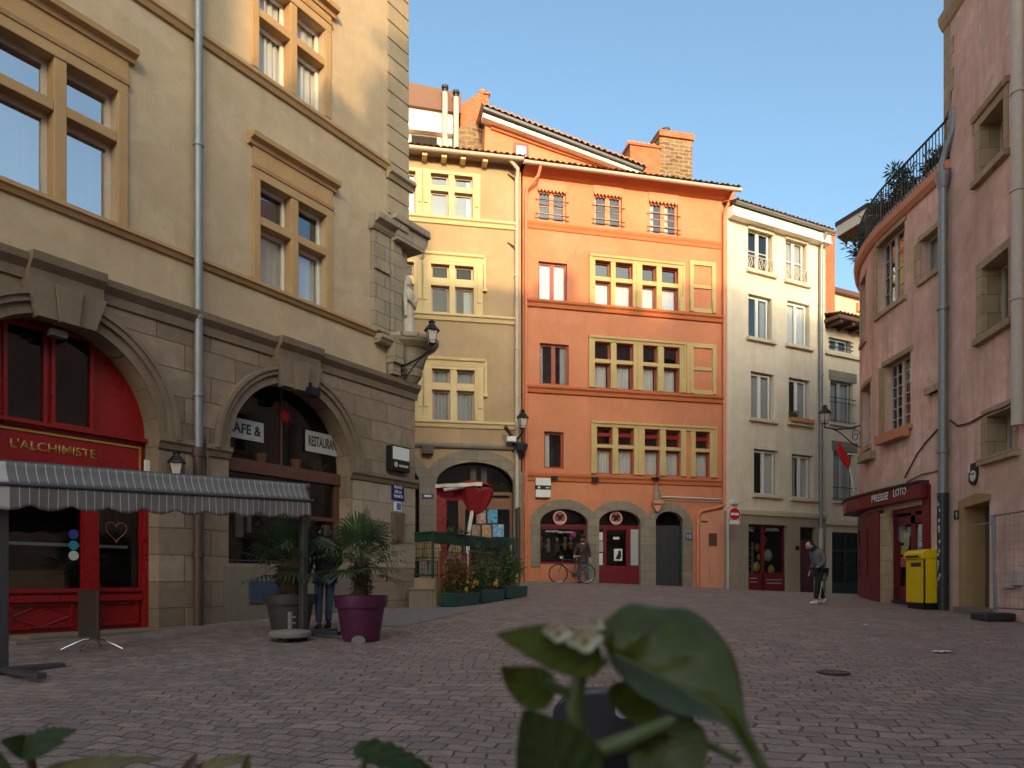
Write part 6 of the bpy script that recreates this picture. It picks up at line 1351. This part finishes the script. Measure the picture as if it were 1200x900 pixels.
def person(label,loc,rz,J,mats,hair='short',coat_len=.0,extra=None,group=None):
    """J: joints in metres, person faces -Y; keys hip,chest,neck,head and per side L/R: sh,el,wr,hp,kn,an"""
    t=thing('person',label,'person',tuple(loc),rz,group); V=lambda k:Vector(J[k])
    vs=[];ed=[]
    def add(p,r,par=None):
        vs.append((*p,r)); 
        if par is not None: ed.append((par,len(vs)-1))
        return len(vs)-1
    hip=add(V('hip'),(.15,.11)); wa=add(V('hip').lerp(V('chest'),.5),(.135,.10),hip); ch=add(V('chest'),(.165,.115),wa); nb=add(V('neck'),(.06,.06),ch)
    hd=V('head'); ax=(hd-V('neck')).normalized(); f=Vector(J.get('face',(0,-1,0))).normalized()
    n2=add(V('neck')+ax*.06,(.055,.055),nb); h1=add(hd-ax*.03+f*.012,(.075,.085),n2); h2=add(hd+ax*.06,(.078,.098),h1); h3=add(hd+ax*.125-f*.01,(.05,.065),h2)
    for s in 'LR':
        sh=add(V('sh'+s),.062,ch); el=add(V('el'+s),.045,sh); wr=add(V('wr'+s),.030,el); d=(V('wr'+s)-V('el'+s)).normalized(); pm=add(V('wr'+s)+d*.055,(.040,.022),wr)
        sd=d.cross(f); sd=sd.normalized() if sd.length>.05 else Vector((1,0,0)); nn=sd.cross(d)
        for q,(w,l) in enumerate(((-.028,.075),(-.010,.088),(.010,.082),(.027,.065))):
            a=add(V('wr'+s)+d*.09+sd*w,.010,pm); b=add(V('wr'+s)+d*(.09+l*.55)+sd*w+f*.012,.0085,a); add(V('wr'+s)+d*(.09+l*.85)+sd*w+f*.03,.007,b)
        th=add(V('wr'+s)+d*.04+f*.035,.011,wr); add(V('wr'+s)+d*.085+f*.052,.009,th)
        hp=add(V('hp'+s),.085,hip); kn=add(V('kn'+s),.056,hp); an=add(V('an'+s),.04,kn)
        tf=Vector(J.get('toe'+s,(0,-1,0))).normalized(); add(V('an'+s)+tf*.13+Vector((0,0,-.05)),.035,an)
    body=skin('body',vs,ed,M['skin'],t)
    m=MB(); side=ax.cross(f).normalized()
    m.tube([tuple(hd+f*.085+ax*.03),tuple(hd+f*.118-ax*.012),tuple(hd+f*.09-ax*.02)],[.010,.017,.012],6); 
    for q in (-1,1): m.lathe([(.004,-.03),(.018,-.02),(.02,.01),(.006,.03)],tuple(hd+side*q*.083+ax*.0),8)
    m.build('nose_and_ears',M['skin'],body,smooth=True)
    m=MB()
    for q in (-1,1): c=hd+side*q*.033+f*.088+ax*.03; m.lathe([(.002,-.011),(.012,0),(.002,.011)],tuple(c),8)
    c=hd+f*.088-ax*.055; m.tube([tuple(c-side*.025),tuple(c+side*.025)],.006,5); m.build('eyes_and_mouth',M['hair'],body)
    # clothes: jacket and trousers as their own slightly larger skins
    vs=[];ed=[]; hip2=V('hip'); 
    a=add(V('hip')-Vector((0,0,coat_len*.3)),(.178,.145)); b=add(V('hip').lerp(V('chest'),.5),(.168,.135),a); c=add(V('chest'),(.192,.145),b); d_=add(V('neck')-ax*.01,(.085,.085),c)
    if coat_len: add(V('hip')-Vector((0,0,coat_len)),(.19,.16),a)
    else: add(V('hip')-Vector((0,0,.10)),(.172,.14),a)
    for s in 'LR':
        sh=add(V('sh'+s),.085,c); el=add(V('el'+s),.066,sh); wr=add(V('wr'+s).lerp(V('el'+s),.08),.050,el)
    skin('jacket',vs,ed,mats[0],t)
    vs=[];ed=[]; a=add(V('hip'),(.165,.128)); 
    for s in 'LR':
        hp=add(V('hp'+s)+Vector((0,0,-.04)),.100,a); mt=add(V('hp'+s).lerp(V('kn'+s),.55),.088,hp); kn=add(V('kn'+s),.072,mt); an=add(V('an'+s)+Vector((0,0,.015)),.060,kn)
    skin('trousers',vs,ed,mats[1],t)
    for s in 'LR':
        an=V('an'+s); tf=Vector(J.get('toe'+s,(0,-1,0))).normalized(); 
        skin('shoe',[(*(an-tf*.05+Vector((0,0,-.045))),(.045,.05)),(*(an+tf*.06+Vector((0,0,-.05))),(.05,.042)),(*(an+tf*.17+Vector((0,0,-.06))),(.045,.03)),(*(an+Vector((0,0,.01))),.055)],[(0,1),(1,2),(0,3)],mats[2],t)
    hv=[(*(hd+ax*.10-f*.02),(.088,.098)),(*(hd+ax*.03-f*.05),(.085,.07))]; he=[(0,1)]
    if hair=='long': hv.append((*(V('neck')-f*.07),(.085,.05))); he.append((1,2))
    skin('hair',hv,he,M['hair'],t)
    return t
def base_pose(**k):
    J=dict(hip=(0,0,.93),chest=(0,.01,1.32),neck=(0,.015,1.48),head=(0,-.01,1.60),shL=(.19,.01,1.41),elL=(.25,.03,1.13),wrL=(.26,-.06,.90),shR=(-.19,.01,1.41),elR=(-.25,.03,1.13),wrR=(-.26,-.06,.90),
      hpL=(.09,0,.88),knL=(.10,-.02,.49),anL=(.10,.02,.10),hpR=(-.09,0,.88),knR=(-.10,-.02,.49),anR=(-.10,.02,.10)); J.update(k); return J
# man with the bicycle
mY=26.6; mp=at(683,682,mY); mz=gz(mp.x,mp.y)
man=person('man in a black cap and dark jacket standing beside a bicycle at the orange house',(mp.x,mp.y,mz),.15,base_pose(head=(0,-.02,1.60),elR=(-.30,-.02,1.15),wrR=(-.38,-.25,1.0),knL=(.13,-.06,.49),anL=(.15,0,.10),knR=(-.12,-.02,.49),anR=(-.14,.03,.10)),(M['jacketb'],M['jeans'],M['darkgrey']))
m=MB(); m.lathe([(.105,-.02),(.108,.04),(.085,.10),(.03,.125),(.005,.128)],(0,0,1.68),16,.92,1.05); m.prism([(-.09,1.665),(.09,1.665),(.09,1.68),(-.09,1.68)],-.20,-.08); m.build('cap',M['blackc'],man,smooth=False)
m=MB(); m.lathe([(.02,-.06),(.075,-.02),(.08,.02),(.06,.03)],(0,-.055,1.55),12,1,.7); m.build('beard',M['hair'],man,smooth=True)
m=MB(); m.tube([(.16,-.13,1.42),(0,-.17,1.2),(-.17,-.12,.98)],.02,6); m.build('bag_strap',M['blackc'],man)
# bicycle
bp=at(671,682.5,26.35); bz_=gz(bp.x,bp.y)
bk=thing('bicycle','dark bicycle with tan saddle held by the man in the black cap','bicycle',(bp.x,bp.y,bz_),.12)
M['tyre']=plain('tyre_rubber',(.02,.018,.016),.8)
def wheel(x):
    m=MB(); r=.34; m.tube([(x+r*math.cos(i*math.pi/16),0,r+.01+r*math.sin(i*math.pi/16)) for i in range(33)],.019,8,cap=False); w=m.build('wheel',M['tyre'],bk,smooth=True)
    m=MB(); m.tube([(x+.315*math.cos(i*math.pi/16),0,r+.01+.315*math.sin(i*math.pi/16)) for i in range(33)],.010,6,cap=False); m.build('rim',M['chrome'],w); m=MB()
    for i in range(20): a=i*math.pi/10; m.tube([(x,(-1)**i*.03,r+.01),(x+.31*math.cos(a),0,r+.01+.31*math.sin(a))],.002,3)
    m.tube([(x,-.05,r+.01),(x,.05,r+.01)],.02,8); m.build('spokes',M['chrome'],w)
wheel(-.53); wheel(.50)
m=MB(); BB=(.04,0,.30); ST=(.14,0,.84); HT=(-.36,0,.86); HB=(-.40,0,.70); RA_=(.50,0,.35); FA=(-.53,0,.35)
for a,b in ((BB,ST),(ST,HT),(BB,HB),(HT,HB),(ST,RA_),(BB,RA_),(HB,FA)): m.tube([a,b],.016,8)
m.build('frame',plain('dark_bike_paint',(.03,.03,.035),.35),bk,smooth=True)
m=MB(); m.tube([HT,(-.34,0,.98)],.012,6); m.tube([(-.44,-.24,1.0),(-.36,-.1,.99),(-.34,0,.98),(-.36,.1,.99),(-.44,.24,1.0)],.013,6); m.build('handlebar',M['chrome'],bk)
m=MB(); m.tube([ST,(.16,0,.95)],.013,6); m.lathe([(.02,0),(.09,.02),(.09,.05),(.02,.06)],(.18,0,.95),12,1.4,.9); m.build('saddle',M['wicker'],bk)
m=MB(); m.lathe([(.001,-.01),(.09,-.01),(.09,.01),(.001,.01)],(0,0,0),18); o=m.build('chainring',M['darkgrey'],bk); o.rotation_euler=(R(90),0,0); o.location=(.04,-.05,.30)
m=MB(); m.tube([(.04,-.08,.30),(.10,-.08,.15)],.012,6); m.box(.06,.15,-.16,-.08,.135,.155); m.tube([(.04,.08,.30),(-.02,.08,.45)],.012,6); m.box(-.07,.02,.08,.16,.445,.465); m.build('cranks_and_pedals',M['darkgrey'],bk)
m=MB(); m.lathe([(.03,-.03),(.06,0),(.05,.03),(.02,.04)],(-.42,-.02,.92),10); m.build('front_lamp',M['signw'],bk)
# walker
wY=18.7; wp=at(960,708.5,wY); wz=gz(wp.x,wp.y)
wk=person('person in a grey coat and white trainers walking left with bowed head',(wp.x,wp.y,wz),-1.35,base_pose(hip=(0,.04,.90),chest=(0,-.07,1.27),neck=(0,-.17,1.42),head=(0,-.27,1.50),face=(0,-.88,-.45),shL=(.19,-.08,1.36),elL=(.24,.0,1.10),wrL=(.18,-.18,.95),shR=(-.19,-.08,1.36),elR=(-.24,.02,1.10),wrR=(-.20,-.10,.88),
   knL=(.09,-.12,.50),anL=(.09,-.16,.10),knR=(-.09,.05,.48),anR=(-.09,.20,.12)),(M['coat'],M['blackc'],M['shoe']),hair='long',coat_len=.30)
m=MB(); m.lathe([(.05,-.05),(.11,-.04),(.125,.02),(.10,.07),(.07,.08)],(0,-.16,1.41),14); m.build('scarf',M['blackc'],wk,smooth=True)
bgm=MB(); bgm.box(.07,.25,-.32,-.21,.76,.95); bgm.tube([(.1,-.27,.95),(.17,-.25,1.05),(.24,-.27,.95)],.012,6); bo=bgm.build('black_bag',M['blackc'],wk,bevel=.03)
m=MB(); m.tube([(.12,.02,.92),(.11,-.02,.5),(.11,-.06,.16)],.008,4); m.build('trouser_stripe',M['signw'],wk)
# person behind the palm
lp=at(381,737,11.75); lz=gz(lp.x,lp.y)
person('person in blue jeans and a dark jacket half hidden behind the purple pot palm',(lp.x,lp.y,lz),-2.6,base_pose(knL=(.10,-.02,.49),anL=(.11,.03,.10),knR=(-.09,-.06,.49),anR=(-.08,-.10,.10),wrR=(-.18,-.22,1.0)),(M['blackc'],M['jeans'],M['darkgrey']),hair='long')

# ------------------------------------------------------------------ foreground plants
bleaf=leafmat('begonia_leaf',(.06,.075,.006),(.12,.13,.012),.32,.35,40,.5)
yl2=leafmat('fresh_leaf',(.12,.145,.015),(.18,.20,.03),.5,.5,14,.25)
yleaf=leafmat('yellowing_leaf',(.16,.15,.04),(.30,.24,.09),.5,.3,12)
dleaf=leafmat('dark_leaf',(.03,.05,.010),(.055,.075,.016),.5,.25,14,.3)
mstem=plain('green_stem',(.09,.12,.03),.45); petal=plain('cream_petals',(.50,.43,.30),.5)
def bigleaf(par,p0,p1,w,up,mat,droop=.15,fold_=.2,asym=1.0,ser=0,name='leaf',n=18,curl=0,vein=.012):
    p0=Vector(p0);p1=Vector(p1); ax=p1-p0; L=ax.length; d=ax/L; up=Vector(up); sd=d.cross(up).normalized(); nn=sd.cross(d)
    def fn(a,b):
        t=b*2-1; k=(math.sin(math.pi*min(1,a**.62))**.75)*(1-.25*a); wd=w*k*(asym if t>0 else 1)*(1+ser*.10*math.sin(a*46)*abs(t)**3)
        v=vein*math.sin(a*30-abs(t)*9)*min(1,abs(t)*2.2)*(1-.3*abs(t)); heart=-.16*abs(t)**1.5*max(0,1-a*2.6)
        return p0+d*L*(a+heart)+sd*t*wd+nn*(-droop*L*a*a+fold_*abs(t)**1.6*wd+v*L*.8-curl*L*max(0,a-.6)**2)
    m=MB(); m.sheet(fn,n*2,n*2); o=m.build(name,mat,par,smooth=True,solid=.0007)
    m=MB(); m.tube([tuple(fn(i/12,.5)-nn*.0006) for i in range(13)],.0016 if w>.03 else .0009,5,r1=.0004); m.build('midrib',mstem,o,smooth=True); return o
def rail_planter(name,label,cx,cy,zt,Lx):
    t=thing(name,label,'plant',(cx,cy,gz(cx,cy)),0,'plants on the near edge of the terrace'); b=gz(cx,cy)
    m=MB(); m.prism([(-Lx*.46,zt-.2-b),(Lx*.46,zt-.2-b),(Lx*.5,zt-b),(-Lx*.5,zt-b)],-.09,.09)
    for x in (-Lx*.4,Lx*.4): m.box(x-.02,x+.02,-.02,.02,0,zt-.2-b)
    m.box(-Lx*.45,Lx*.45,-.22,.22,0,.03)
    pt=m.build('trough',M['potgrey'],t); m=MB(); m.box(-Lx*.47,Lx*.47,-.08,.08,zt-.05-b,zt-.02-b); m.build('soil',M['soil'],pt); return t
Yp=.66
bt=rail_planter('begonia_plant','broad leaved begonia with cream flowers, large and blurred in the middle foreground',.075,Yp+.02,1.03,.34); o0_=Vector(bt.location)
P_=lambda u,v,dy=0:at(u,v,Yp+dy)-o0_
def spline(cp,t):
    n=len(cp)-1; x=min(t*n,n-1e-6); i=int(x); f=x-i; g=lambda j:Vector(cp[max(0,min(n,j))]); p0,p1,p2,p3=g(i-1),g(i),g(i+1),g(i+2)
    return .5*((2*p1)+(p2-p0)*f+(2*p0-5*p1+4*p2-p3)*f*f+(3*p1-p0-3*p2+p3)*f**3)
def halfleaf(par,edge,mid,bulge,vein,mat,name='leaf'):
    E=[at(*q)-o0_ for q in edge]; Mi=[at(*q)-o0_ for q in mid]
    def fn(a,b):
        p=spline(Mi,a).lerp(spline(E,a),b); k=math.sin(math.pi*min(1,b*.8))*math.sin(math.pi*min(1,a*.9+.08))
        return p+Vector((0,-bulge*k+vein*math.sin(a*34-b*7)*min(1,b*2)*(1-a*.6),vein*.6*math.sin(a*34-b*7)*min(1,b*2)))
    m=MB(); m.sheet(fn,70,26); o=m.build(name,mat,par,smooth=True,solid=.0007); return o,Mi
EU=[(713,764,.66),(699,742,.665),(712,720,.68),(735,710,.69),(765,708,.695),(800,714,.69),(830,732,.675),(850,758,.655),(862,790,.63),(866,822,.61),(876,856,.59),(893,884,.575),(906,915,.565)]
MI=[(713,766,.66),(722,768,.655),(733,773,.652),(748,780,.648),(766,789,.643),(785,799,.636),(806,811,.628),(826,823,.62),(842,834,.612),(853,846,.604),(864,862,.594),(880,888,.58),(897,918,.568)]
EL=[(713,766,.66),(717,778,.665),(724,789,.668),(735,801,.67),(748,812,.668),(764,822,.664),(782,831,.657),(802,838,.648),(822,843,.636),(840,847,.622),(854,853,.608),(866,870,.597),(886,902,.578)]
bl_,Mi_=halfleaf(bt,EU,MI,.022,.0034,bleaf); halfleaf(bt,EL,MI,-.006,.0008,leafmat('sky_sheen_leaf',(.15,.20,.14),(.20,.25,.18),.4,.2),'leaf_lower_half')  # lower half is coloured pale to carry the sky's reflection
m=MB(); m.tube([tuple(spline(Mi_,i/20)-Vector((0,.0015,0))) for i in range(21)],.0022,6,r1=.0006); m.build('midrib',mstem,bl_,smooth=True)
bigleaf(bt,P_(690,772,-.01),P_(585,739,-.03),.027,(.1,-.8,.6),yl2,.08,.12)
bigleaf(bt,P_(640,815,.0),P_(586,789,.01),.023,(.3,-.9,.4),yl2,-.1,.2,curl=-1.2)
bigleaf(bt,P_(668,925,-.02),P_(615,832,-.02),.042,(.1,-1,.3),dleaf,.06,.18)
bigleaf(bt,P_(770,865,.0),P_(820,925,-.03),.042,(.0,-.9,.5),bleaf,.05,.12)
bigleaf(bt,P_(735,835,.04),P_(760,800,.05),.03,(0,-1,.2),bleaf,.05,.1)
m=MB(); base=P_(690,985,.02)
m.tube([tuple(base),tuple(P_(688,890)),tuple(P_(672,830)),tuple(P_(680,790)),tuple(P_(684,768))],[.010,.009,.008,.007,.006],10)
m.tube([tuple(P_(686,885)),tuple(P_(735,868,-.01)),tuple(P_(785,846,-.02)),tuple(P_(792,842,-.02))],[.009,.008,.0065,.003],10); m.tube([tuple(P_(672,815)),tuple(P_(652,806)),tuple(P_(638,800))],.005,8); m.tube([tuple(P_(680,792)),tuple(P_(698,780)),tuple(P_(712,772))],.0045,8); m.tube([tuple(P_(690,960)),tuple(P_(672,905,-.02))],.006,8)
m.tube([tuple(P_(760,855)),tuple(P_(820,868)),tuple(P_(868,892))],.0035,8)
m.tube([tuple(P_(681,775)),tuple(P_(676,755)),tuple(P_(672,745))],.005,8); m.build('stem',mstem,bt,smooth=True)
for (u,v,rr,tl_) in ((653,742,.0115,.1),(684,751,.0145,-.1),(697,731,.008,.5)):
    m=MB(); m.lathe([(.12*rr,.10*rr),(.45*rr,.02*rr),(.75*rr,.22*rr),(1.0*rr,.36*rr),(1.06*rr,.26*rr),(.85*rr,.0),(.5*rr,-.22*rr),(.12*rr,-.35*rr)],(0,0,0),30,1,.72,lambda th,z:1+.13*math.cos(4*th)); fl=m.build('flower',petal,bt,smooth=True)
    fl.location=P_(u,v,-.02); fl.rotation_euler=(R(72),tl_,.2); m=MB(); m.lathe([(.01*rr,.22*rr),(.25*rr,.12*rr),(.28*rr,.02*rr),(.01*rr,.0)],(0,0,0),10); m.build('flower_centre',plain('flower_centre',(.30,.20,.06),.7),fl)
Yq=1.02
lt=rail_planter('begonia_plant','low plant with dark and yellowing leaves at the bottom left corner',-.52,Yq+.03,.98,.75); o1_=Vector(lt.location)
Q_=lambda u,v,dy=0:at(u,v,Yq+dy)-o1_
bigleaf(lt,Q_(30,878),Q_(86,853,.0),.022,(.2,-.8,.8),dleaf,.1,.2,ser=1); bigleaf(lt,Q_(36,880,.01),Q_(4,866,-.02),.020,(0,-.8,.7),dleaf,.15,.2,ser=1); bigleaf(lt,Q_(34,882,-.01),Q_(70,868,-.03),.016,(0,-.85,.5),dleaf,.1,.2,ser=1)
bigleaf(lt,Q_(60,905),Q_(182,880,-.01),.014,(.1,-.6,.8),yleaf,.12,.35); bigleaf(lt,Q_(232,905),Q_(294,884,.0),.012,(.1,-.7,.7),yleaf,.1,.5); bigleaf(lt,Q_(286,912),Q_(291,883),.008,(.5,-.8,0),yleaf,.1,.3)
bigleaf(lt,Q_(218,915),Q_(231,882),.012,(0,-1,.1),plain('dry_bud',(.16,.12,.10),.8),.0,.6,name='dry_bud'); bigleaf(lt,Q_(8,925),Q_(-6,880),.02,(0,-1,.2),dleaf,.1,.2)
m=MB(); m.tube([tuple(Q_(44,960)),tuple(Q_(40,910)),tuple(Q_(34,880))],.006,8); m.tube([tuple(Q_(70,960)),tuple(Q_(60,905))],.005,8); m.tube([tuple(Q_(225,960)),tuple(Q_(222,905))],.005,8); m.tube([tuple(Q_(240,960)),tuple(Q_(233,905))],.005,8); m.tube([tuple(Q_(285,960)),tuple(Q_(286,910))],.005,8); m.tube([tuple(Q_(5,960)),tuple(Q_(8,920))],.005,8); m.build('stem',plain('red_stem',(.10,.04,.025),.5),lt,smooth=True)
Yr=1.0
mt_=rail_planter('begonia_plant','single dark serrated leaf on a thin stem at the bottom edge left of the begonia',-.14,Yr+.03,.98,.22); o2_=Vector(mt_.location)
K_=lambda u,v,dy=0:at(u,v,Yr+dy)-o2_
bigleaf(mt_,K_(428,880),K_(515,905,.0),.022,(.1,-.75,.8),dleaf,.05,.25,ser=1.2); m=MB(); m.tube([tuple(K_(424,960)),tuple(K_(424,905)),tuple(K_(430,880))],.004,8); m.build('stem',mstem,mt_)
# dark chair beyond the begonia
cp=at(725,850,2.65); cz_=gz(cp.x,cp.y)
ch_=thing('terrace_chair','dark grey moulded chair seen from behind just beyond the begonia','chair',(cp.x,cp.y-.0,cz_),math.pi-.08)
mg=plain('dark_moulded_plastic',(.05,.045,.05),.35)
zc_=lambda v:CZ+(HY-v)/F_*2.65-cz_
m=MB(); ztp=zc_(793); zbk=zc_(862); W=.245
def bk_(a,b):
    t=a*2-1; k=1-abs(t)**4*.35*b; return (t*W*(1-.06*b),.20+.05*b-.06*(1-t*t)*-1-.05,zbk-.02+(ztp-zbk+.02)*b*k)
m.sheet(bk_,26,8); m.build('backrest',mg,ch_,smooth=True,solid=.018)
m=MB(); m.box(-.215,.215,.20,.215,.44,zbk+.01); m.build('shaded_hollow_sheet',M['black'],ch_)  # black sheet standing in for the shaded hollow below the backrest
m=MB(); m.prism([(.0+.028*math.cos(i*.393)*1.1,ztp-.075+.022*math.sin(i*.393)) for i in range(16)],.30,.262); m.build('hand_hole',M['curtaing'],ch_)
m=MB(); m.sheet(lambda a,b:((a-.5)*.44,-.24+.46*b,.43-.03*math.sin(math.pi*a)+.02*b),10,8); m.build('seat',mg,ch_,smooth=True,solid=.02)
for x in (-.21,.21):
    m=MB(); m.tube([(x*1.1,.27,0),(x,.22,.43),(x*1.02,.24,zbk+.02)],.016,8); m.build('leg',plain('pale_chair_leg',(.26,.22,.17),.5),ch_); m=MB(); m.tube([(x*1.1,-.25,0),(x,-.20,.43)],.016,8); m.build('leg',plain('pale_chair_leg',(.26,.22,.17),.5),ch_)

# ------------------------------------------------------------------ the houses that close the square behind the camera
def backhouse(label,x0,x1,h,mat,nw,chim=()):
    yb=-26.0; t=thing('square_house',label,'house',((x0+x1)/2,yb,0),math.pi,'houses behind the viewer across the square'); w=(x1-x0)/2; zb=-1.0
    hs=[]
    for i in range(nw):
        c=-w+(i+.5)*2*w/nw
        z=3.8
        while z+2.2<h-1: hs.append((c-.5,c+.5,z,z+1.9)); z+=3.3
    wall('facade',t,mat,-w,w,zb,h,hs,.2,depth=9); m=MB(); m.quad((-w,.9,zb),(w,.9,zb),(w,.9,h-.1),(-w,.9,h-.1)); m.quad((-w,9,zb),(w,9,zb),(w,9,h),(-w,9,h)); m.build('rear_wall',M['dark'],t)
    for q in hs: window(t,[(q[0],(q[0]+q[1])/2,q[2],q[3]),((q[0]+q[1])/2,q[1],q[2],q[3])],M['white'],M['glass'],y=.15,fw=.06)
    eave(t,-w,w,h+.12,.35,9,.12,pitch=.3)
    for (a,b,hh) in chim: m=MB(); cx=(x0+x1)/2; m.box(cx-b,cx-a,.4,1.2,h-.3,hh); m.build('chimney',M['brick'],t)
CM=1.35
SH,UP=2.43,4.05+1.35
backhouse('ochre house across the square, leftmost behind the viewer',-13,-1.55+SH,18.2+UP-1.35,M['yellow'],5)
backhouse('lowest cream house across the square behind the viewer',-1.55+SH,-.1+SH,15.3+UP,M['cream'],1)
backhouse('low white house with a chimney across the square behind the viewer',-.1+SH,2.0+SH,16.6+UP,M['cwhite'],1,((1.02+SH,1.25+SH,18.4+UP),))
backhouse('orange house across the square behind the viewer',2.0+SH,9.2+SH,19.9+UP,M['orange2'],2,((2.1+SH,2.6+SH,22+UP),(6.6+SH,7.0+SH,20.6+UP),(7.6+SH,8.2+SH,21.2+UP)))
backhouse('narrow yellow house across the square behind the viewer',9.2+SH,12.6+SH,19.6+UP,M['lplaster'],1,((10.4+SH,10.9+SH,20.9+UP),))
backhouse('tall pink house across the square, rightmost behind the viewer',12.6+SH,26,21.2+UP,M['pink'],3)

# ------------------------------------------------------------------ sky, sun, camera
SUN_EL=R(14.0); az=math.atan2(.15,-.989)        # azimuth measured from +Y towards +X
S=Vector((math.sin(az)*math.cos(SUN_EL),math.cos(az)*math.cos(SUN_EL),math.sin(SUN_EL)))
w=bpy.data.worlds.new('World'); SC.world=w; w.use_nodes=True; nt=w.node_tree; bg=nt.nodes['Background']
sky=nt.nodes.new('ShaderNodeTexSky'); sky.sky_type='NISHITA'; sky.sun_disc=False; sky.sun_elevation=SUN_EL; sky.sun_rotation=az; sky.altitude=0; sky.air_density=.75; sky.dust_density=4.5; sky.ozone_density=2.6
mxs=nt.nodes.new('ShaderNodeMix'); mxs.data_type='RGBA'; mxs.blend_type='MULTIPLY'; mxs.inputs[0].default_value=1; mxs.inputs[7].default_value=SKY_T; nt.links.new(sky.outputs[0],mxs.inputs[6]); nt.links.new(mxs.outputs[2],bg.inputs[0]); bg.inputs[1].default_value=SKY_K
sl=bpy.data.lights.new('sun','SUN'); sl.energy=SUN_K; sl.angle=R(.5); sl.color=SUN_C
so=bpy.data.objects.new('sun',sl); COL.objects.link(so); so.rotation_euler=S.to_track_quat('Z','Y').to_euler(); so.location=S*60
cam=bpy.data.cameras.new('camera'); co=bpy.data.objects.new('camera',cam); COL.objects.link(co); co.location=(0,0,CZ); co.rotation_euler=(R(90),0,0)
cam.sensor_width=36; cam.lens=F_/1200*36; cam.shift_y=(HY-450)/1200; cam.clip_start=.05; cam.clip_end=2000
cam.dof.use_dof=True; cam.dof.focus_distance=14; cam.dof.aperture_fstop=4.2
SC.camera=co
SC.view_settings.view_transform='Standard'; SC.view_settings.look='None'; SC.view_settings.gamma=1; SC.view_settings.use_curve_mapping=False; SC.view_settings.exposure=EXPO
SC.cycles.max_bounces=7; SC.cycles.diffuse_bounces=4; SC.cycles.glossy_bounces=4; SC.cycles.transparent_max_bounces=12; SC.cycles.use_denoising=True
SC.cycles.caustics_reflective=False; SC.cycles.caustics_refractive=False
